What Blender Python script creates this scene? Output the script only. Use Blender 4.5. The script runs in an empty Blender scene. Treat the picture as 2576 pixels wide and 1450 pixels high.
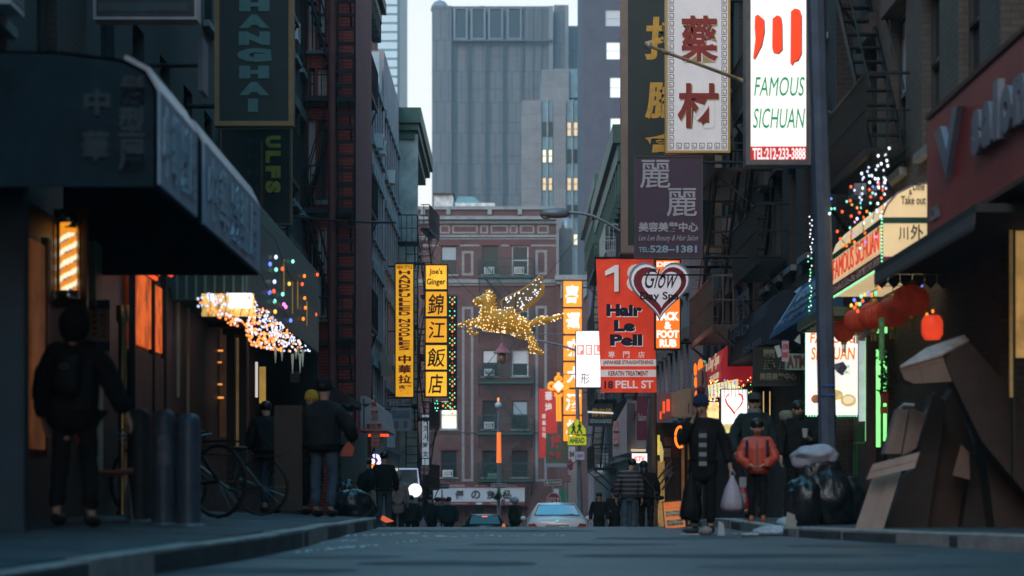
import bpy, math, random
from mathutils import Vector, Matrix
random.seed(11)
SC = bpy.context.scene
COL = SC.collection
R = math.radians
# ---------------------------------------------------------------- camera, sky, sun, exposure
F = 85 / 36 * 2576; U0 = 1288.0; V0 = 1250.0        # a level 85 mm lens, picture measured 2576 wide
def X(u, Y): return (u - U0) / F * Y
def Z(v, Y): return (V0 - v) / F * Y
def W(u, v, Y): return Vector((X(u, Y), Y, Z(v, Y)))
cd = bpy.data.cameras.new('camera'); cam = bpy.data.objects.new('camera', cd); COL.objects.link(cam)
cam.location = (0, 0, 0); cam.rotation_euler = (R(90), 0, 0)
cd.lens = 85; cd.sensor_width = 36; cd.shift_y = 525 / 2576; cd.clip_start = .1; cd.clip_end = 4000
cd.dof.use_dof = True; cd.dof.focus_distance = 54; cd.dof.aperture_fstop = 1.7; cd.dof.aperture_blades = 9
SC.camera = cam
SUN_EL, SUN_AZ = R(4), R(200)
wd = bpy.data.worlds.new('World'); SC.world = wd; wd.use_nodes = True
nt = wd.node_tree; nt.nodes.clear()
out = nt.nodes.new('ShaderNodeOutputWorld')
sky = nt.nodes.new('ShaderNodeTexSky'); sky.sky_type = 'NISHITA'; sky.sun_disc = False
sky.sun_elevation = SUN_EL; sky.sun_rotation = SUN_AZ; sky.air_density = 1.0; sky.dust_density = 2.0
b1 = nt.nodes.new('ShaderNodeBackground'); b1.inputs['Strength'].default_value = .05
nt.links.new(sky.outputs[0], b1.inputs[0])
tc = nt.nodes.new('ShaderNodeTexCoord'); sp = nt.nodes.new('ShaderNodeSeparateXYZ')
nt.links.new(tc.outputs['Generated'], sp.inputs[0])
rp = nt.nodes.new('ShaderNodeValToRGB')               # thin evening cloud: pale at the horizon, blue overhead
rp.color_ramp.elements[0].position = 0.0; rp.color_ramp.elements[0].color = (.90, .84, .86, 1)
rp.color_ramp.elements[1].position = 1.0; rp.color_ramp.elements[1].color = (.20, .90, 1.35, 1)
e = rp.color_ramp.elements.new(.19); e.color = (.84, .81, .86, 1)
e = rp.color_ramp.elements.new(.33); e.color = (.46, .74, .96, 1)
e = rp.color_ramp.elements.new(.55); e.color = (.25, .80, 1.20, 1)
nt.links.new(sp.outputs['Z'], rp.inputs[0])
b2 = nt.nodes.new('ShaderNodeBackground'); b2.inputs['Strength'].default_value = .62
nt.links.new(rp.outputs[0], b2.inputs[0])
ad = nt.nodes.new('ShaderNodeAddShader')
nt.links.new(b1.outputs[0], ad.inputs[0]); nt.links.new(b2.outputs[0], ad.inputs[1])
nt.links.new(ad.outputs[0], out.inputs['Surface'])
sd = bpy.data.lights.new('sun', 'SUN'); sd.energy = 1.0; sd.angle = R(40); sd.color = (1, .93, .90)
so = bpy.data.objects.new('sun', sd); COL.objects.link(so)
so.rotation_euler = (R(90) - SUN_EL - R(26), 0, R(180) - SUN_AZ + R(0))
SC.view_settings.view_transform = 'Standard'; SC.view_settings.look = 'None'
SC.view_settings.exposure = .85; SC.view_settings.gamma = 1
SC.cycles.max_bounces = 6; SC.cycles.diffuse_bounces = 3; SC.cycles.glossy_bounces = 3
SC.cycles.transmission_bounces = 4; SC.cycles.volume_bounces = 0
SC.cycles.sample_clamp_indirect = 4; SC.cycles.use_denoising = True
SC.cycles.caustics_reflective = False; SC.cycles.caustics_refractive = False

# ---------------------------------------------------------------- materials
_M = {}
def lin(c):
    return tuple((x / 12.92 if x <= .04045 else ((x + .055) / 1.055) ** 2.4) for x in c)
def mat(name, c, rough=.75, metal=0.0, noise=.25, scale=3.0, bump=0.0, emit=0.0, coat=0.0, spec=.4, bscale=None):
    """plain painted / cloth / stone surface with fine variation; emit>0 for lamps, lit signs and glow added to other surfaces"""
    if name in _M: return _M[name]
    m = bpy.data.materials.new(name); m.use_nodes = True; t = m.node_tree
    b = t.nodes['Principled BSDF']
    b.inputs['Roughness'].default_value = rough; b.inputs['Metallic'].default_value = metal
    b.inputs['Specular IOR Level'].default_value = spec
    b.inputs['Coat Weight'].default_value = coat
    if noise > 0:
        o = t.nodes.new('ShaderNodeTexCoord'); n = t.nodes.new('ShaderNodeTexNoise')
        n.inputs['Scale'].default_value = scale; n.inputs['Detail'].default_value = 6
        n.inputs['Roughness'].default_value = .65
        t.links.new(o.outputs['Object'], n.inputs['Vector'])
        r = t.nodes.new('ShaderNodeValToRGB')
        r.color_ramp.elements[0].position = .3; r.color_ramp.elements[1].position = .72
        r.color_ramp.elements[0].color = (*[x * (1 - noise) for x in c], 1)
        r.color_ramp.elements[1].color = (*[min(1, x * (1 + noise)) for x in c], 1)
        t.links.new(n.outputs['Fac'], r.inputs[0]); t.links.new(r.outputs[0], b.inputs['Base Color'])
        if emit: t.links.new(r.outputs[0], b.inputs['Emission Color'])
        if bump:
            n2 = t.nodes.new('ShaderNodeTexNoise'); n2.inputs['Scale'].default_value = bscale or scale * 8
            n2.inputs['Detail'].default_value = 5
            t.links.new(o.outputs['Object'], n2.inputs['Vector'])
            bp = t.nodes.new('ShaderNodeBump'); bp.inputs['Strength'].default_value = bump
            bp.inputs['Distance'].default_value = .02
            t.links.new(n2.outputs['Fac'], bp.inputs['Height']); t.links.new(bp.outputs[0], b.inputs['Normal'])
    else:
        b.inputs['Base Color'].default_value = (*c, 1); b.inputs['Emission Color'].default_value = (*c, 1)
    b.inputs['Emission Strength'].default_value = emit * .58
    _M[name] = m
    return m
def glow(name, c, s, noise=0.0, scale=4.0, sample=True):
    m = mat(name, c, .5, 0, noise, scale, 0, s)
    if not sample: m.cycles.emission_sampling = 'NONE'
    return m
def brick(name, c1, c2, mortar, bw=.22, bh=.075, ms=.012, rough=.9, bump=.6, stain=.35):
    if name in _M: return _M[name]
    m = bpy.data.materials.new(name); m.use_nodes = True; t = m.node_tree; b = t.nodes['Principled BSDF']
    o = t.nodes.new('ShaderNodeTexCoord'); s = t.nodes.new('ShaderNodeSeparateXYZ'); k = t.nodes.new('ShaderNodeCombineXYZ')
    ad = t.nodes.new('ShaderNodeMath'); ad.operation = 'ADD'
    t.links.new(o.outputs['Object'], s.inputs[0]); t.links.new(s.outputs['X'], ad.inputs[0]); t.links.new(s.outputs['Y'], ad.inputs[1])
    t.links.new(ad.outputs[0], k.inputs['X']); t.links.new(s.outputs['Z'], k.inputs['Y'])
    br = t.nodes.new('ShaderNodeTexBrick'); br.inputs['Scale'].default_value = 1
    br.inputs['Brick Width'].default_value = bw; br.inputs['Row Height'].default_value = bh
    br.inputs['Mortar Size'].default_value = ms; br.inputs['Color1'].default_value = (*c1, 1)
    br.inputs['Color2'].default_value = (*c2, 1); br.inputs['Mortar'].default_value = (*mortar, 1)
    t.links.new(k.outputs[0], br.inputs['Vector'])
    n = t.nodes.new('ShaderNodeTexNoise'); n.inputs['Scale'].default_value = .7; n.inputs['Detail'].default_value = 8
    n.inputs['Roughness'].default_value = .7
    t.links.new(o.outputs['Object'], n.inputs['Vector'])
    r = t.nodes.new('ShaderNodeValToRGB'); r.color_ramp.elements[0].position = .3; r.color_ramp.elements[1].position = .7
    r.color_ramp.elements[0].color = (1 - stain,) * 3 + (1,); r.color_ramp.elements[1].color = (1, 1, 1, 1)
    t.links.new(n.outputs['Fac'], r.inputs[0])
    mx = t.nodes.new('ShaderNodeMix'); mx.data_type = 'RGBA'; mx.blend_type = 'MULTIPLY'; mx.inputs[0].default_value = 1
    t.links.new(br.outputs['Color'], mx.inputs[6]); t.links.new(r.outputs[0], mx.inputs[7])
    t.links.new(mx.outputs[2], b.inputs['Base Color']); b.inputs['Roughness'].default_value = rough
    bp = t.nodes.new('ShaderNodeBump'); bp.inputs['Strength'].default_value = bump; bp.inputs['Distance'].default_value = .01
    t.links.new(br.outputs['Fac'], bp.inputs['Height']); bp.invert = True; t.links.new(bp.outputs[0], b.inputs['Normal'])
    _M[name] = m
    return m

# ---------------------------------------------------------------- mesh helpers
class MB:
    def __init__(s): s.v = []; s.f = []; s.m = []; s.smooth = set()
    def add(s, vs, fs, m=0, sm=False):
        n = len(s.v); s.v += [tuple(p) for p in vs]
        for f in fs:
            if sm: s.smooth.add(len(s.f))
            s.f.append(tuple(i + n for i in f)); s.m.append(m)
        return s
    def box(s, x0, x1, y0, y1, z0, z1, m=0):
        return s.add([(x0,y0,z0),(x1,y0,z0),(x1,y1,z0),(x0,y1,z0),(x0,y0,z1),(x1,y0,z1),(x1,y1,z1),(x0,y1,z1)],
                     [(3,2,1,0),(4,5,6,7),(0,1,5,4),(1,2,6,5),(2,3,7,6),(3,0,4,7)], m)
    def prism(s, pts, y0, y1, m=0):                    # outline (x,z), counter-clockwise seen from -y
        n = len(pts)
        vs = [(x, y0, z) for x, z in pts] + [(x, y1, z) for x, z in pts]
        fs = [tuple(range(n)), tuple(reversed(range(n, 2 * n)))] + [(i, i + n, (i + 1) % n + n, (i + 1) % n) for i in range(n)]
        return s.add(vs, fs, m)
    def slab(s, pts, z0, z1, m=0):                     # outline (x,y) counter-clockwise from above
        n = len(pts)
        vs = [(x, y, z0) for x, y in pts] + [(x, y, z1) for x, y in pts]
        fs = [tuple(reversed(range(n))), tuple(range(n, 2 * n))] + [(i, (i + 1) % n, (i + 1) % n + n, i + n) for i in range(n)]
        return s.add(vs, fs, m)
    def tube(s, pts, rad, n=6, m=0, closed=False):
        pts = [Vector(p) for p in pts]; N = len(pts)
        if not hasattr(rad, '__len__'): rad = [rad] * N
        vs = []; up = None
        for i, p in enumerate(pts):
            d = (pts[min(i + 1, N - 1)] - pts[max(i - 1, 0)])
            if d.length < 1e-9: d = Vector((0, 0, 1))
            d.normalize()
            if up is None:
                up = Vector((0, 0, 1)) if abs(d.z) < .9 else Vector((0, 1, 0))
            a = d.cross(up)
            if a.length < 1e-4: a = d.cross(Vector((1, 0, 0)))
            a.normalize(); b = d.cross(a).normalized(); up = -b if False else up
            for k in range(n):
                t = 2 * math.pi * k / n
                vs.append(p + (a * math.cos(t) + b * math.sin(t)) * rad[i])
        fs = []
        for i in range(N - 1):
            for k in range(n):
                fs.append((i * n + k, (i + 1) * n + k, (i + 1) * n + (k + 1) % n, i * n + (k + 1) % n))
        s.add(vs, fs, m, n > 6)
        s.add([vs[k] for k in range(n)], [tuple(range(n))], m); s.add([vs[(N - 1) * n + k] for k in range(n)], [tuple(reversed(range(n)))], m)
        return s
    def ball(s, c, r, n=8, k=6, m=0, jit=0, rnd=None):
        rx, ry, rz = r if hasattr(r, '__len__') else (r, r, r)
        vs = [(c[0], c[1], c[2] + rz)]
        for j in range(1, k):
            a = math.pi * j / k
            for i in range(n):
                b = 2 * math.pi * i / n; q = 1 + (rnd.uniform(-jit, jit) if rnd else 0)
                vs.append((c[0] + rx * math.sin(a) * math.cos(b) * q, c[1] + ry * math.sin(a) * math.sin(b) * q, c[2] + rz * math.cos(a) * q))
        vs.append((c[0], c[1], c[2] - rz)); L = len(vs) - 1; fs = []
        for i in range(n):
            fs.append((0, 1 + i, 1 + (i + 1) % n)); fs.append((L, L - n + (i + 1) % n, L - n + i))
        for j in range(k - 2):
            for i in range(n):
                a = 1 + j * n
                fs.append((a + i, a + n + i, a + n + (i + 1) % n, a + (i + 1) % n))
        return s.add(vs, fs, m, True)
    def lathe(s, prof, c=(0, 0, 0), n=16, m=0, sm=True):   # prof (r,z) from bottom to top
        vs = [(c[0] + r * math.cos(2 * math.pi * i / n), c[1] + r * math.sin(2 * math.pi * i / n), c[2] + z) for r, z in prof for i in range(n)]
        fs = []
        for j in range(len(prof) - 1):
            for i in range(n): fs.append((j * n + i, j * n + (i + 1) % n, (j + 1) * n + (i + 1) % n, (j + 1) * n + i))
        s.add(vs, fs, m, sm)
        s.add(vs[:n], [tuple(reversed(range(n)))], m); s.add(vs[-n:], [tuple(range(n))], m)
        return s
    def sheet(s, pts, z=None, m=0): return s.add(pts, [tuple(range(len(pts)))], m)
    def mesh(s, name, mats):
        me = bpy.data.meshes.new(name); me.from_pydata(s.v, [], s.f)
        mats = mats if isinstance(mats, (list, tuple)) else [mats]
        for q in mats: me.materials.append(q)
        me.polygons.foreach_set('material_index', s.m)
        if s.smooth: me.polygons.foreach_set('use_smooth', [i in s.smooth for i in range(len(s.f))])
        me.update(); return me
    def build(s, name, mats, parent=None, loc=(0, 0, 0), rot=(0, 0, 0)):
        return put(name, s.mesh(name, mats), parent, loc, rot)
def put(name, me, parent=None, loc=(0, 0, 0), rot=(0, 0, 0), scale=None):
    o = bpy.data.objects.new(name, me); COL.objects.link(o); o.parent = parent
    o.location = loc; o.rotation_euler = rot
    if scale: o.scale = scale
    return o
def thing(name, label, cat, loc=(0, 0, 0), rz=0, group=None):
    o = bpy.data.objects.new(name, None); COL.objects.link(o); o.empty_display_size = .1
    o.location = loc; o.rotation_euler = (0, 0, rz); o['label'] = label; o['category'] = cat
    if group: o['group'] = group
    return o
def tag(o, label, cat, group=None, kind=None):
    o['label'] = label; o['category'] = cat
    if group: o['group'] = group
    if kind: o['kind'] = kind
    return o
def struct(o): o['kind'] = 'structure'; return o
def copy_tree(o, parent=None):
    c = o.copy(); COL.objects.link(c); c.parent = parent
    for ch in list(o.children): copy_tree(ch, c)
    return c
# lettering: a font curve turned into a mesh and fitted into a rectangle of the sign's face
_T = {}
def text_raw(s, bold, ext, shear):
    k = (s, bold, ext, shear)
    if k in _T: return _T[k]
    cu = bpy.data.curves.new('lettering', 'FONT'); cu.body = s; cu.align_x = 'LEFT'; cu.offset = bold
    cu.extrude = ext; cu.shear = shear; cu.resolution_u = 3; cu.space_line = 1.0
    ob = bpy.data.objects.new('lettering', cu)
    me = bpy.data.meshes.new_from_object(ob)
    vs = [tuple(v.co) for v in me.vertices]; fs = [tuple(p.vertices) for p in me.polygons]
    bpy.data.objects.remove(ob); bpy.data.curves.remove(cu); bpy.data.meshes.remove(me)
    _T[k] = (vs, fs)
    return _T[k]
def text(s, parent, x0, z0, x1, z1, y, material, bold=.02, ext=.02, shear=0, keep=False, th=.012, rot90=False, name='lettering'):
    """fits s in [x0,x1]x[z0,z1] of the parent's xz plane, front towards -y at depth y"""
    vs, fs = text_raw(s, bold, ext, shear)
    if not vs: print('EMPTY TEXT', s); return None
    if rot90: vs = [(v[1], -v[0], v[2]) for v in vs]
    ax = min(v[0] for v in vs); bx = max(v[0] for v in vs); ay = min(v[1] for v in vs); by = max(v[1] for v in vs)
    az = min(v[2] for v in vs); bz = max(v[2] for v in vs)
    sx = (x1 - x0) / max(bx - ax, 1e-6); sy = (z1 - z0) / max(by - ay, 1e-6)
    ox, oz = x0, z0
    if keep:
        q = min(sx, sy); ox += ((x1 - x0) - q * (bx - ax)) / 2; oz += ((z1 - z0) - q * (by - ay)) / 2; sx = sy = q
    st = th / max(bz - az, 1e-6)
    me = bpy.data.meshes.new(name)
    me.from_pydata([(ox + (v[0] - ax) * sx, y - (v[2] - az) * st, oz + (v[1] - ay) * sy) for v in vs], [], fs)
    me.materials.append(material)
    return put(name, me, parent)
class Sign:
    """a board: local x right, z up, its face at y=0 looking to -y; made from picture corners at a true distance, or at a place and size"""
    def __init__(s, name, label, cat, u0=0, v0=0, u1=0, v1=0, Y=0, loc=None, w=None, h=None, rz=0, face=None, frame=None, fw=.04, t=.14, group=None):
        if loc is None:
            loc = (X(u0, Y), Y, Z(v1, Y)); w = X(u1, Y) - X(u0, Y); h = Z(v0, Y) - Z(v1, Y)
        s.loc = Vector(loc); s.w = w; s.h = h; s.Y = Y; s.o = thing(name, label, cat, loc, rz, group)
        if face: MB().box(fw * .5 if frame else 0, w - (fw * .5 if frame else 0), 0, t, fw * .5 if frame else 0, h - (fw * .5 if frame else 0)).build('panel', face, s.o)
        if frame:
            f = MB(); a = -.018; b = t + .01
            f.box(0, fw, a, b, 0, h); f.box(w - fw, w, a, b, 0, h); f.box(fw, w - fw, a, b, 0, fw); f.box(fw, w - fw, a, b, h - fw, h)
            f.build('frame', frame, s.o)
    def px(s, u, v): return X(u, s.Y) - s.loc.x, Z(v, s.Y) - s.loc.z
    def tp(s, st, u0, v0, u1, v1, m, **k):            # by picture corners
        a, b = s.px(u0, v1); c, d = s.px(u1, v0); return text(st, s.o, a, b, c, d, k.pop('y', -.001), m, **k)
    def t(s, st, fx0, fz0, fx1, fz1, m, **k):         # by fractions of the board
        return text(st, s.o, fx0 * s.w, fz0 * s.h, fx1 * s.w, fz1 * s.h, k.pop('y', -.001), m, **k)
    def plate(s, fx0, fz0, fx1, fz1, m, y=-.006, name='panel'):
        return MB().box(fx0 * s.w, fx1 * s.w, y, .01, fz0 * s.h, fz1 * s.h).build(name, m, s.o)
    def arm(s, zz, x_to, r=.025, y=.07):             # bracket running to the wall at world x
        a = x_to - s.loc.x; b = s.w if a > 0 else 0
        return MB().tube([(b - (.05 if a > 0 else -.05), y, zz), (a, y, zz)], r, 6).build('bracket', mat('black iron', (.022, .024, .026), .55), s.o)
# ================================================================ SETTING: ground, road, pavements
_RZ = [(-40, -1.2), (0, -.70), (10, -.63), (14, -.60), (17.7, -.53), (20, -.49), (25, -.45), (29, -.437), (33, -.43), (36, -.45), (42, -.62), (50, -.90), (60, -1.25), (71, -1.60), (100, -2.25), (130, -2.75), (150, -3.0), (500, -5), (2500, -8)]
def interp(t, Y):
    for a, b in zip(t, t[1:]):
        if Y <= b[0]: return tuple(p + (q - p) * (Y - a[0]) / (b[0] - a[0]) for p, q in zip(a[1:], b[1:]))
    return t[-1][1:]
def RZ(Y): return interp(_RZ, Y)[0]
asphalt = mat('worn asphalt', (.036, .054, .068), .5, 0, .6, .8, 1.0, spec=.6, bscale=38)
concrete = mat('grey concrete paving', (.058, .076, .090), .8, 0, .4, 1.3, .8, bscale=30)
kerbstone = mat('granite kerb', (.30, .30, .30), .7, 0, .3, 4, .3)
paint_white = mat('worn white road paint', (.62, .64, .66), .7, 0, .4, 2.5, .2)
earth = mat('city ground', (.06, .06, .06), .9, 0, .2, .1)
def strip(name, xs, ys, m, zoff=0, amp=0):
    b = MB(); vs = []; nx = len(xs)
    rnd = random.Random(3)
    for Y in ys:
        for x in xs: vs.append((x, Y, RZ(Y) + zoff + (rnd.uniform(-amp, amp))))
    fs = [(j * nx + i, j * nx + i + 1, (j + 1) * nx + i + 1, (j + 1) * nx + i) for j in range(len(ys) - 1) for i in range(nx - 1)]
    b.add(vs, fs, 0, True); return struct(b.build(name, m))
yy = [-40, 0, 6, 10, 12] + [12 + k for k in range(1, 36)] + [50, 55, 60, 65, 71, 80, 90, 100, 115, 130, 150, 170]
strip('ground', [-900, -60, -12, 0, 12, 60, 900], yy + [300, 500, 2500], earth, -.28)
strip('road', [-6 + .5 * k for k in range(27)], yy, asphalt, 0, .003)
strip('cross_street_road', [-60, -20, -9, 0, 9, 20, 60], [135, 140, 147], asphalt, .006)
LK = [(5, -3.8, -.50), (11, -3.3, -.48), (14.4, -3.05, -.45), (17.7, -2.35, -.35), (20, -2.03, -.315), (22.5, -1.93, -.30), (25, -1.9, -.29), (29, -1.87, -.288), (33, -1.84, -.286), (36, -2.05, -.32), (42, -2.3, -.47), (50, -2.4, -.75), (71, -2.5, -1.46), (100, -2.8, -2.11), (133, -3.4, -2.66)]
RK = [(5, 5.2, -.45), (14, 4.9, -.40), (18, 4.75, -.36), (21, 4.42, -.335), (23.5, 3.85, -.335), (25.5, 3.25, -.335), (27.5, 2.98, -.335), (33, 2.9, -.30), (36, 2.9, -.32), (42, 3.0, -.48), (50, 3.05, -.76), (71, 3.1, -1.47), (100, 3.1, -2.11), (133, 3.3, -2.66)]
def pavement(name, K, side, xw):
    """concrete pavement with separate kerb stones and paving slabs near the camera, one sheet beyond"""
    base = struct(thing(name, '', '')); del base['label']; del base['category']
    def top(x, Y):
        kx, kz = interp(K, Y); return kz + .02 * abs(x - kx) * (2.0 if side < 0 else .4)
    # body beyond the slabs and a bed below them
    b = MB(); vs = []; ys = sorted(set([k[0] for k in K] + list(range(8, 44, 2))))
    for Y in ys:
        kx, kz = interp(K, Y); lo = -.03 if Y <= 40 else 0
        vs += [(kx, Y, kz - .35), (kx, Y, kz + lo), (kx + side * .16, Y, top(kx + side * .16, Y) + lo), (xw, Y, top(xw, Y) + lo), (xw, Y, kz - .35)]
    fs = []
    for j in range(len(ys) - 1):
        for i in range(4):
            q = (j * 5 + i, j * 5 + i + 1, (j + 1) * 5 + i + 1, (j + 1) * 5 + i); fs.append(q if side > 0 else tuple(reversed(q)))
    b.add(vs, fs); struct(b.build('pavement_bed', concrete, base))
    rnd = random.Random(5)
    Y = 8.0
    while Y < 40:
        L = rnd.uniform(1.05, 1.5); a = Y; c = min(Y + L - .014, 40); dz = rnd.uniform(-.006, .006)
        (xa, za), (xc, zc) = interp(K, a), interp(K, c); s = side * .155; g = rnd.uniform(-.008, .008)
        kb = MB(); kb.add([(xa + g, a, za - .32), (xa + g, a, za + dz - .012), (xa + g + side * .012, a, za + dz), (xa + s, a, za + dz), (xa + s, a, za - .32),
                           (xc + g, c, zc - .32), (xc + g, c, zc + dz - .012), (xc + g + side * .012, c, zc + dz), (xc + s, c, zc + dz), (xc + s, c, zc - .32)],
                          [(0, 1, 6, 5), (1, 2, 7, 6), (2, 3, 8, 7), (3, 4, 9, 8), (4, 3, 2, 1, 0), (5, 6, 7, 8, 9)])
        kb.build('kerb_stone', kerbstone, base); Y += L
    Y = 8.0; row = 0
    while Y < 40:
        L = 1.45
        for i in range(4):
            q = []
            for (yy_, t) in ((Y + .01, 0), (Y + .01, 1), (Y + L, 1), (Y + L, 0)):
                kx, kz = interp(K, yy_); d0 = .17 + 1.15 * i; d1 = .17 + 1.15 * (i + 1) - .014
                x = kx + side * (d1 if t else d0); q.append((x, yy_, top(x, yy_)))
            if abs(q[0][0]) > abs(xw) or side * q[1][0] > side * xw + .5: continue
            dz = rnd.uniform(-.004, .004)
            s_ = MB(); vs = [(x, y, z + dz) for x, y, z in q] + [(x, y, z - .05) for x, y, z in q]
            s_.add(vs, [(0, 1, 2, 3), (0, 4, 5, 1), (1, 5, 6, 2), (2, 6, 7, 3), (3, 7, 4, 0)]); s_.build('paving_slab', concrete, base)
        Y += L + .01
    return top
LTOP = pavement('left_pavement', LK, -1, -6.5)
RTOP = pavement('right_pavement', RK, 1, 6.8)
# worn crossing paint across the near road
def marking(u0, u1, va, vb, th, seed):
    rnd = random.Random(seed); b = MB(); n = 34
    for i in range(n):
        t = i / n; u = u0 + (u1 - u0) * t; v = va + (vb - va) * t + rnd.uniform(-1.5, 1.5)
        if rnd.random() < .3: continue
        du = (u1 - u0) / n * rnd.uniform(.5, 1.15); dv = th * rnd.uniform(.3, 1.3)
        q = []
        for (uu, v_) in ((u, v + dv), (u + du, v + dv + rnd.uniform(-1, 1)), (u + du, v - dv), (u, v - dv + rnd.uniform(-1, 1))):
            Y = 24.0
            for _ in range(12): Y = -RZ(Y) * F / (v_ - V0)
            q.append((X(uu, Y), Y, RZ(Y) + .006))
        b.sheet(q)
    struct(b.build('road_marking', paint_white))
def tar_patch(u0, u1, va, vb, m, seed):
    rnd = random.Random(seed); q = []; n = 9
    for (va_, vb_, sgn) in ((vb, vb, 1), (va, va, -1)):
        for i in range(n + 1):
            t = i / n if sgn > 0 else 1 - i / n; v_ = va_ + rnd.uniform(-.6, .6); Y = 24.0; v_ = (va + vb) / 2 + (va_ - (va + vb) / 2) * (.25 + .75 * math.sin(math.pi * t) ** .5) + rnd.uniform(-.4, .4)
            for _ in range(14): Y = -RZ(Y) * F / (v_ - V0)
            q.append((X(u0 + (u1 - u0) * t + rnd.uniform(-3, 3), Y), Y, RZ(Y) + .003))
    struct(MB().sheet(q).build('tar_patch', m))
tar_d = mat('fresh dark tar patch', (.033, .050, .063), .6, 0, .4, 1.2, 1.0, spec=.5, bscale=45); tar_l = mat('dusty old asphalt patch', (.039, .057, .071), .7, 0, .4, 1.2, 1.0, bscale=45)
for k, (u0, u1, va, vb, m_) in enumerate(((880, 1500, 1334.5, 1337, tar_l), (1500, 1930, 1352, 1357, tar_d), (620, 1010, 1396, 1406, tar_d), (1180, 1700, 1368, 1373, tar_l), (1420, 2300, 1394, 1404, tar_l), (900, 1350, 1412, 1424, tar_l), (1750, 2450, 1418, 1436, tar_d), (300, 900, 1430, 1444, tar_l), (1100, 1420, 1383, 1387, tar_d), (1980, 2400, 1371, 1377, tar_d))): tar_patch(u0, u1, va, vb, m_, k)
marking(742, 1050, 1391, 1362, 1.6, 1); marking(860, 1075, 1349, 1343, 1.2, 2); marking(1040, 1420, 1352, 1347, .7, 4)
marking(700, 900, 1372, 1360, 1.0, 5)

# ================================================================ BUILDINGS
pane_dark = mat('dark window glass', (.016, .024, .032), .22, 0, 0, spec=.35)
pane_blind = mat('window with pale blind', (.46, .48, .52), .5, 0, .12, 8)
pane_lace = mat('window with lace curtain', (.26, .32, .37), .6, 0, .35, 14)
pane_lit = glow('lit window', (.92, .82, .62), .75, .25, 2)
pane_white = glow('white lit office window', (.55, .62, .60), .95, .12, 1)
pane_litdim = glow('dim lit window', (.85, .62, .38), .45, .2, 2)
frame_dark = mat('dark window frame', (.035, .038, .04), .5)
frame_white = mat('white window frame', (.50, .54, .58), .5)
stone_pale = mat('pale trim stone', (.21, .225, .24), .8, 0, .3, 2, .2)
iron = mat('black iron', (.014, .016, .018), .6, spec=.2)
iron_red = mat('dark red iron', (.075, .028, .030), .6)
iron_green = mat('dark green iron', (.018, .060, .052), .55)
white_metal = mat('white enamelled metal', (.55, .57, .60), .4, 0, .08)
grey_metal = mat('galvanised grey metal', (.22, .24, .27), .45, .5, .15)
_WM = {}
def win_mesh(w, h, fr, thick=.06):
    k = ('f', round(w, 3), round(h, 3), fr.name)
    if k not in _WM:
        b = MB(); t = thick
        b.box(0, t, 0, .08, 0, h); b.box(w - t, w, 0, .08, 0, h); b.box(t, w - t, 0, .08, 0, t); b.box(t, w - t, 0, .08, h - t, h)
        b.box(t, w - t, -.01, .07, h * .5 - t * .4, h * .5 + t * .4)
        _WM[k] = b.mesh('window', fr)
    return _WM[k]
def rect_mesh(name, w, h, m):
    k = (name, round(w, 3), round(h, 3), m.name)
    if k not in _WM: _WM[k] = MB().box(0, w, 0, .012, 0, h).mesh(name, m)
    return _WM[k]
def ac_mesh():
    if 'ac' not in _WM:
        b = MB(); b.box(0, .62, -.35, .05, 0, .42)
        for k in range(7): b.box(.06, .44, -.358, -.35, .06 + k * .045, .08 + k * .045, 1)
        b.box(.47, .59, -.358, -.35, .05, .36, 1)
        _WM['ac'] = b.mesh('air_conditioner', [white_metal, mat('grille grey', (.12, .13, .14), .5)])
    return _WM['ac']
def window(par, x, z, w, h, style='dark', fr=None, y=.12, sill=True, ac=False, sm=None):
    fr = fr or frame_dark
    o = put('window', win_mesh(w, h, fr), par, (x, y, z))
    p = {'dark': pane_dark, 'blind': pane_dark, 'lace': pane_dark, 'lit': pane_lit, 'dim': pane_litdim, 'pale': pane_blind, 'white': pane_white}[style]
    put('pane', rect_mesh('pane', w - .1, h - .1, p), o, (.05, .045, .05))
    if style in ('blind', 'lace'):
        put('blind', rect_mesh('blind', w - .16, (h - .1) * .46, pane_blind if style == 'blind' else pane_lace), o, (.08, .028, .05 + (h - .1) * .52))
    if sill: MBs = put('sill', _WM.setdefault(('s', round(w, 2), (sm or stone_pale).name), MB().box(-.1, w + .1, -.22, .0, -.1, 0).mesh('sill', sm or stone_pale)), o, (0, 0, 0))
    if ac: put('air_conditioner', ac_mesh(), o, (w * .12, -.02, .02))
    return o
def wall_holes(b, w, h, holes, depth=.22, m=0):
    xs = sorted(set([0, w] + [q for o in holes for q in (o[0], o[0] + o[2])])); zs = sorted(set([0, h] + [q for o in holes for q in (o[1], o[1] + o[3])]))
    xs = [x for x in xs if 0 <= x <= w]; zs = [z for z in zs if 0 <= z <= h]
    for i in range(len(xs) - 1):
        for j in range(len(zs) - 1):
            cx, cz = (xs[i] + xs[i + 1]) / 2, (zs[j] + zs[j + 1]) / 2
            if any(o[0] < cx < o[0] + o[2] and o[1] < cz < o[1] + o[3] for o in holes): continue
            b.sheet([(xs[i], 0, zs[j]), (xs[i + 1], 0, zs[j]), (xs[i + 1], 0, zs[j + 1]), (xs[i], 0, zs[j + 1])], m=m)
    for x, z, a, c in holes:
        b.add([(x, 0, z), (x + a, 0, z), (x + a, 0, z + c), (x, 0, z + c), (x, depth, z), (x + a, depth, z), (x + a, depth, z + c), (x, depth, z + c)],
              [(0, 4, 5, 1), (1, 5, 6, 2), (2, 6, 7, 3), (3, 7, 4, 0)], m)
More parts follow.
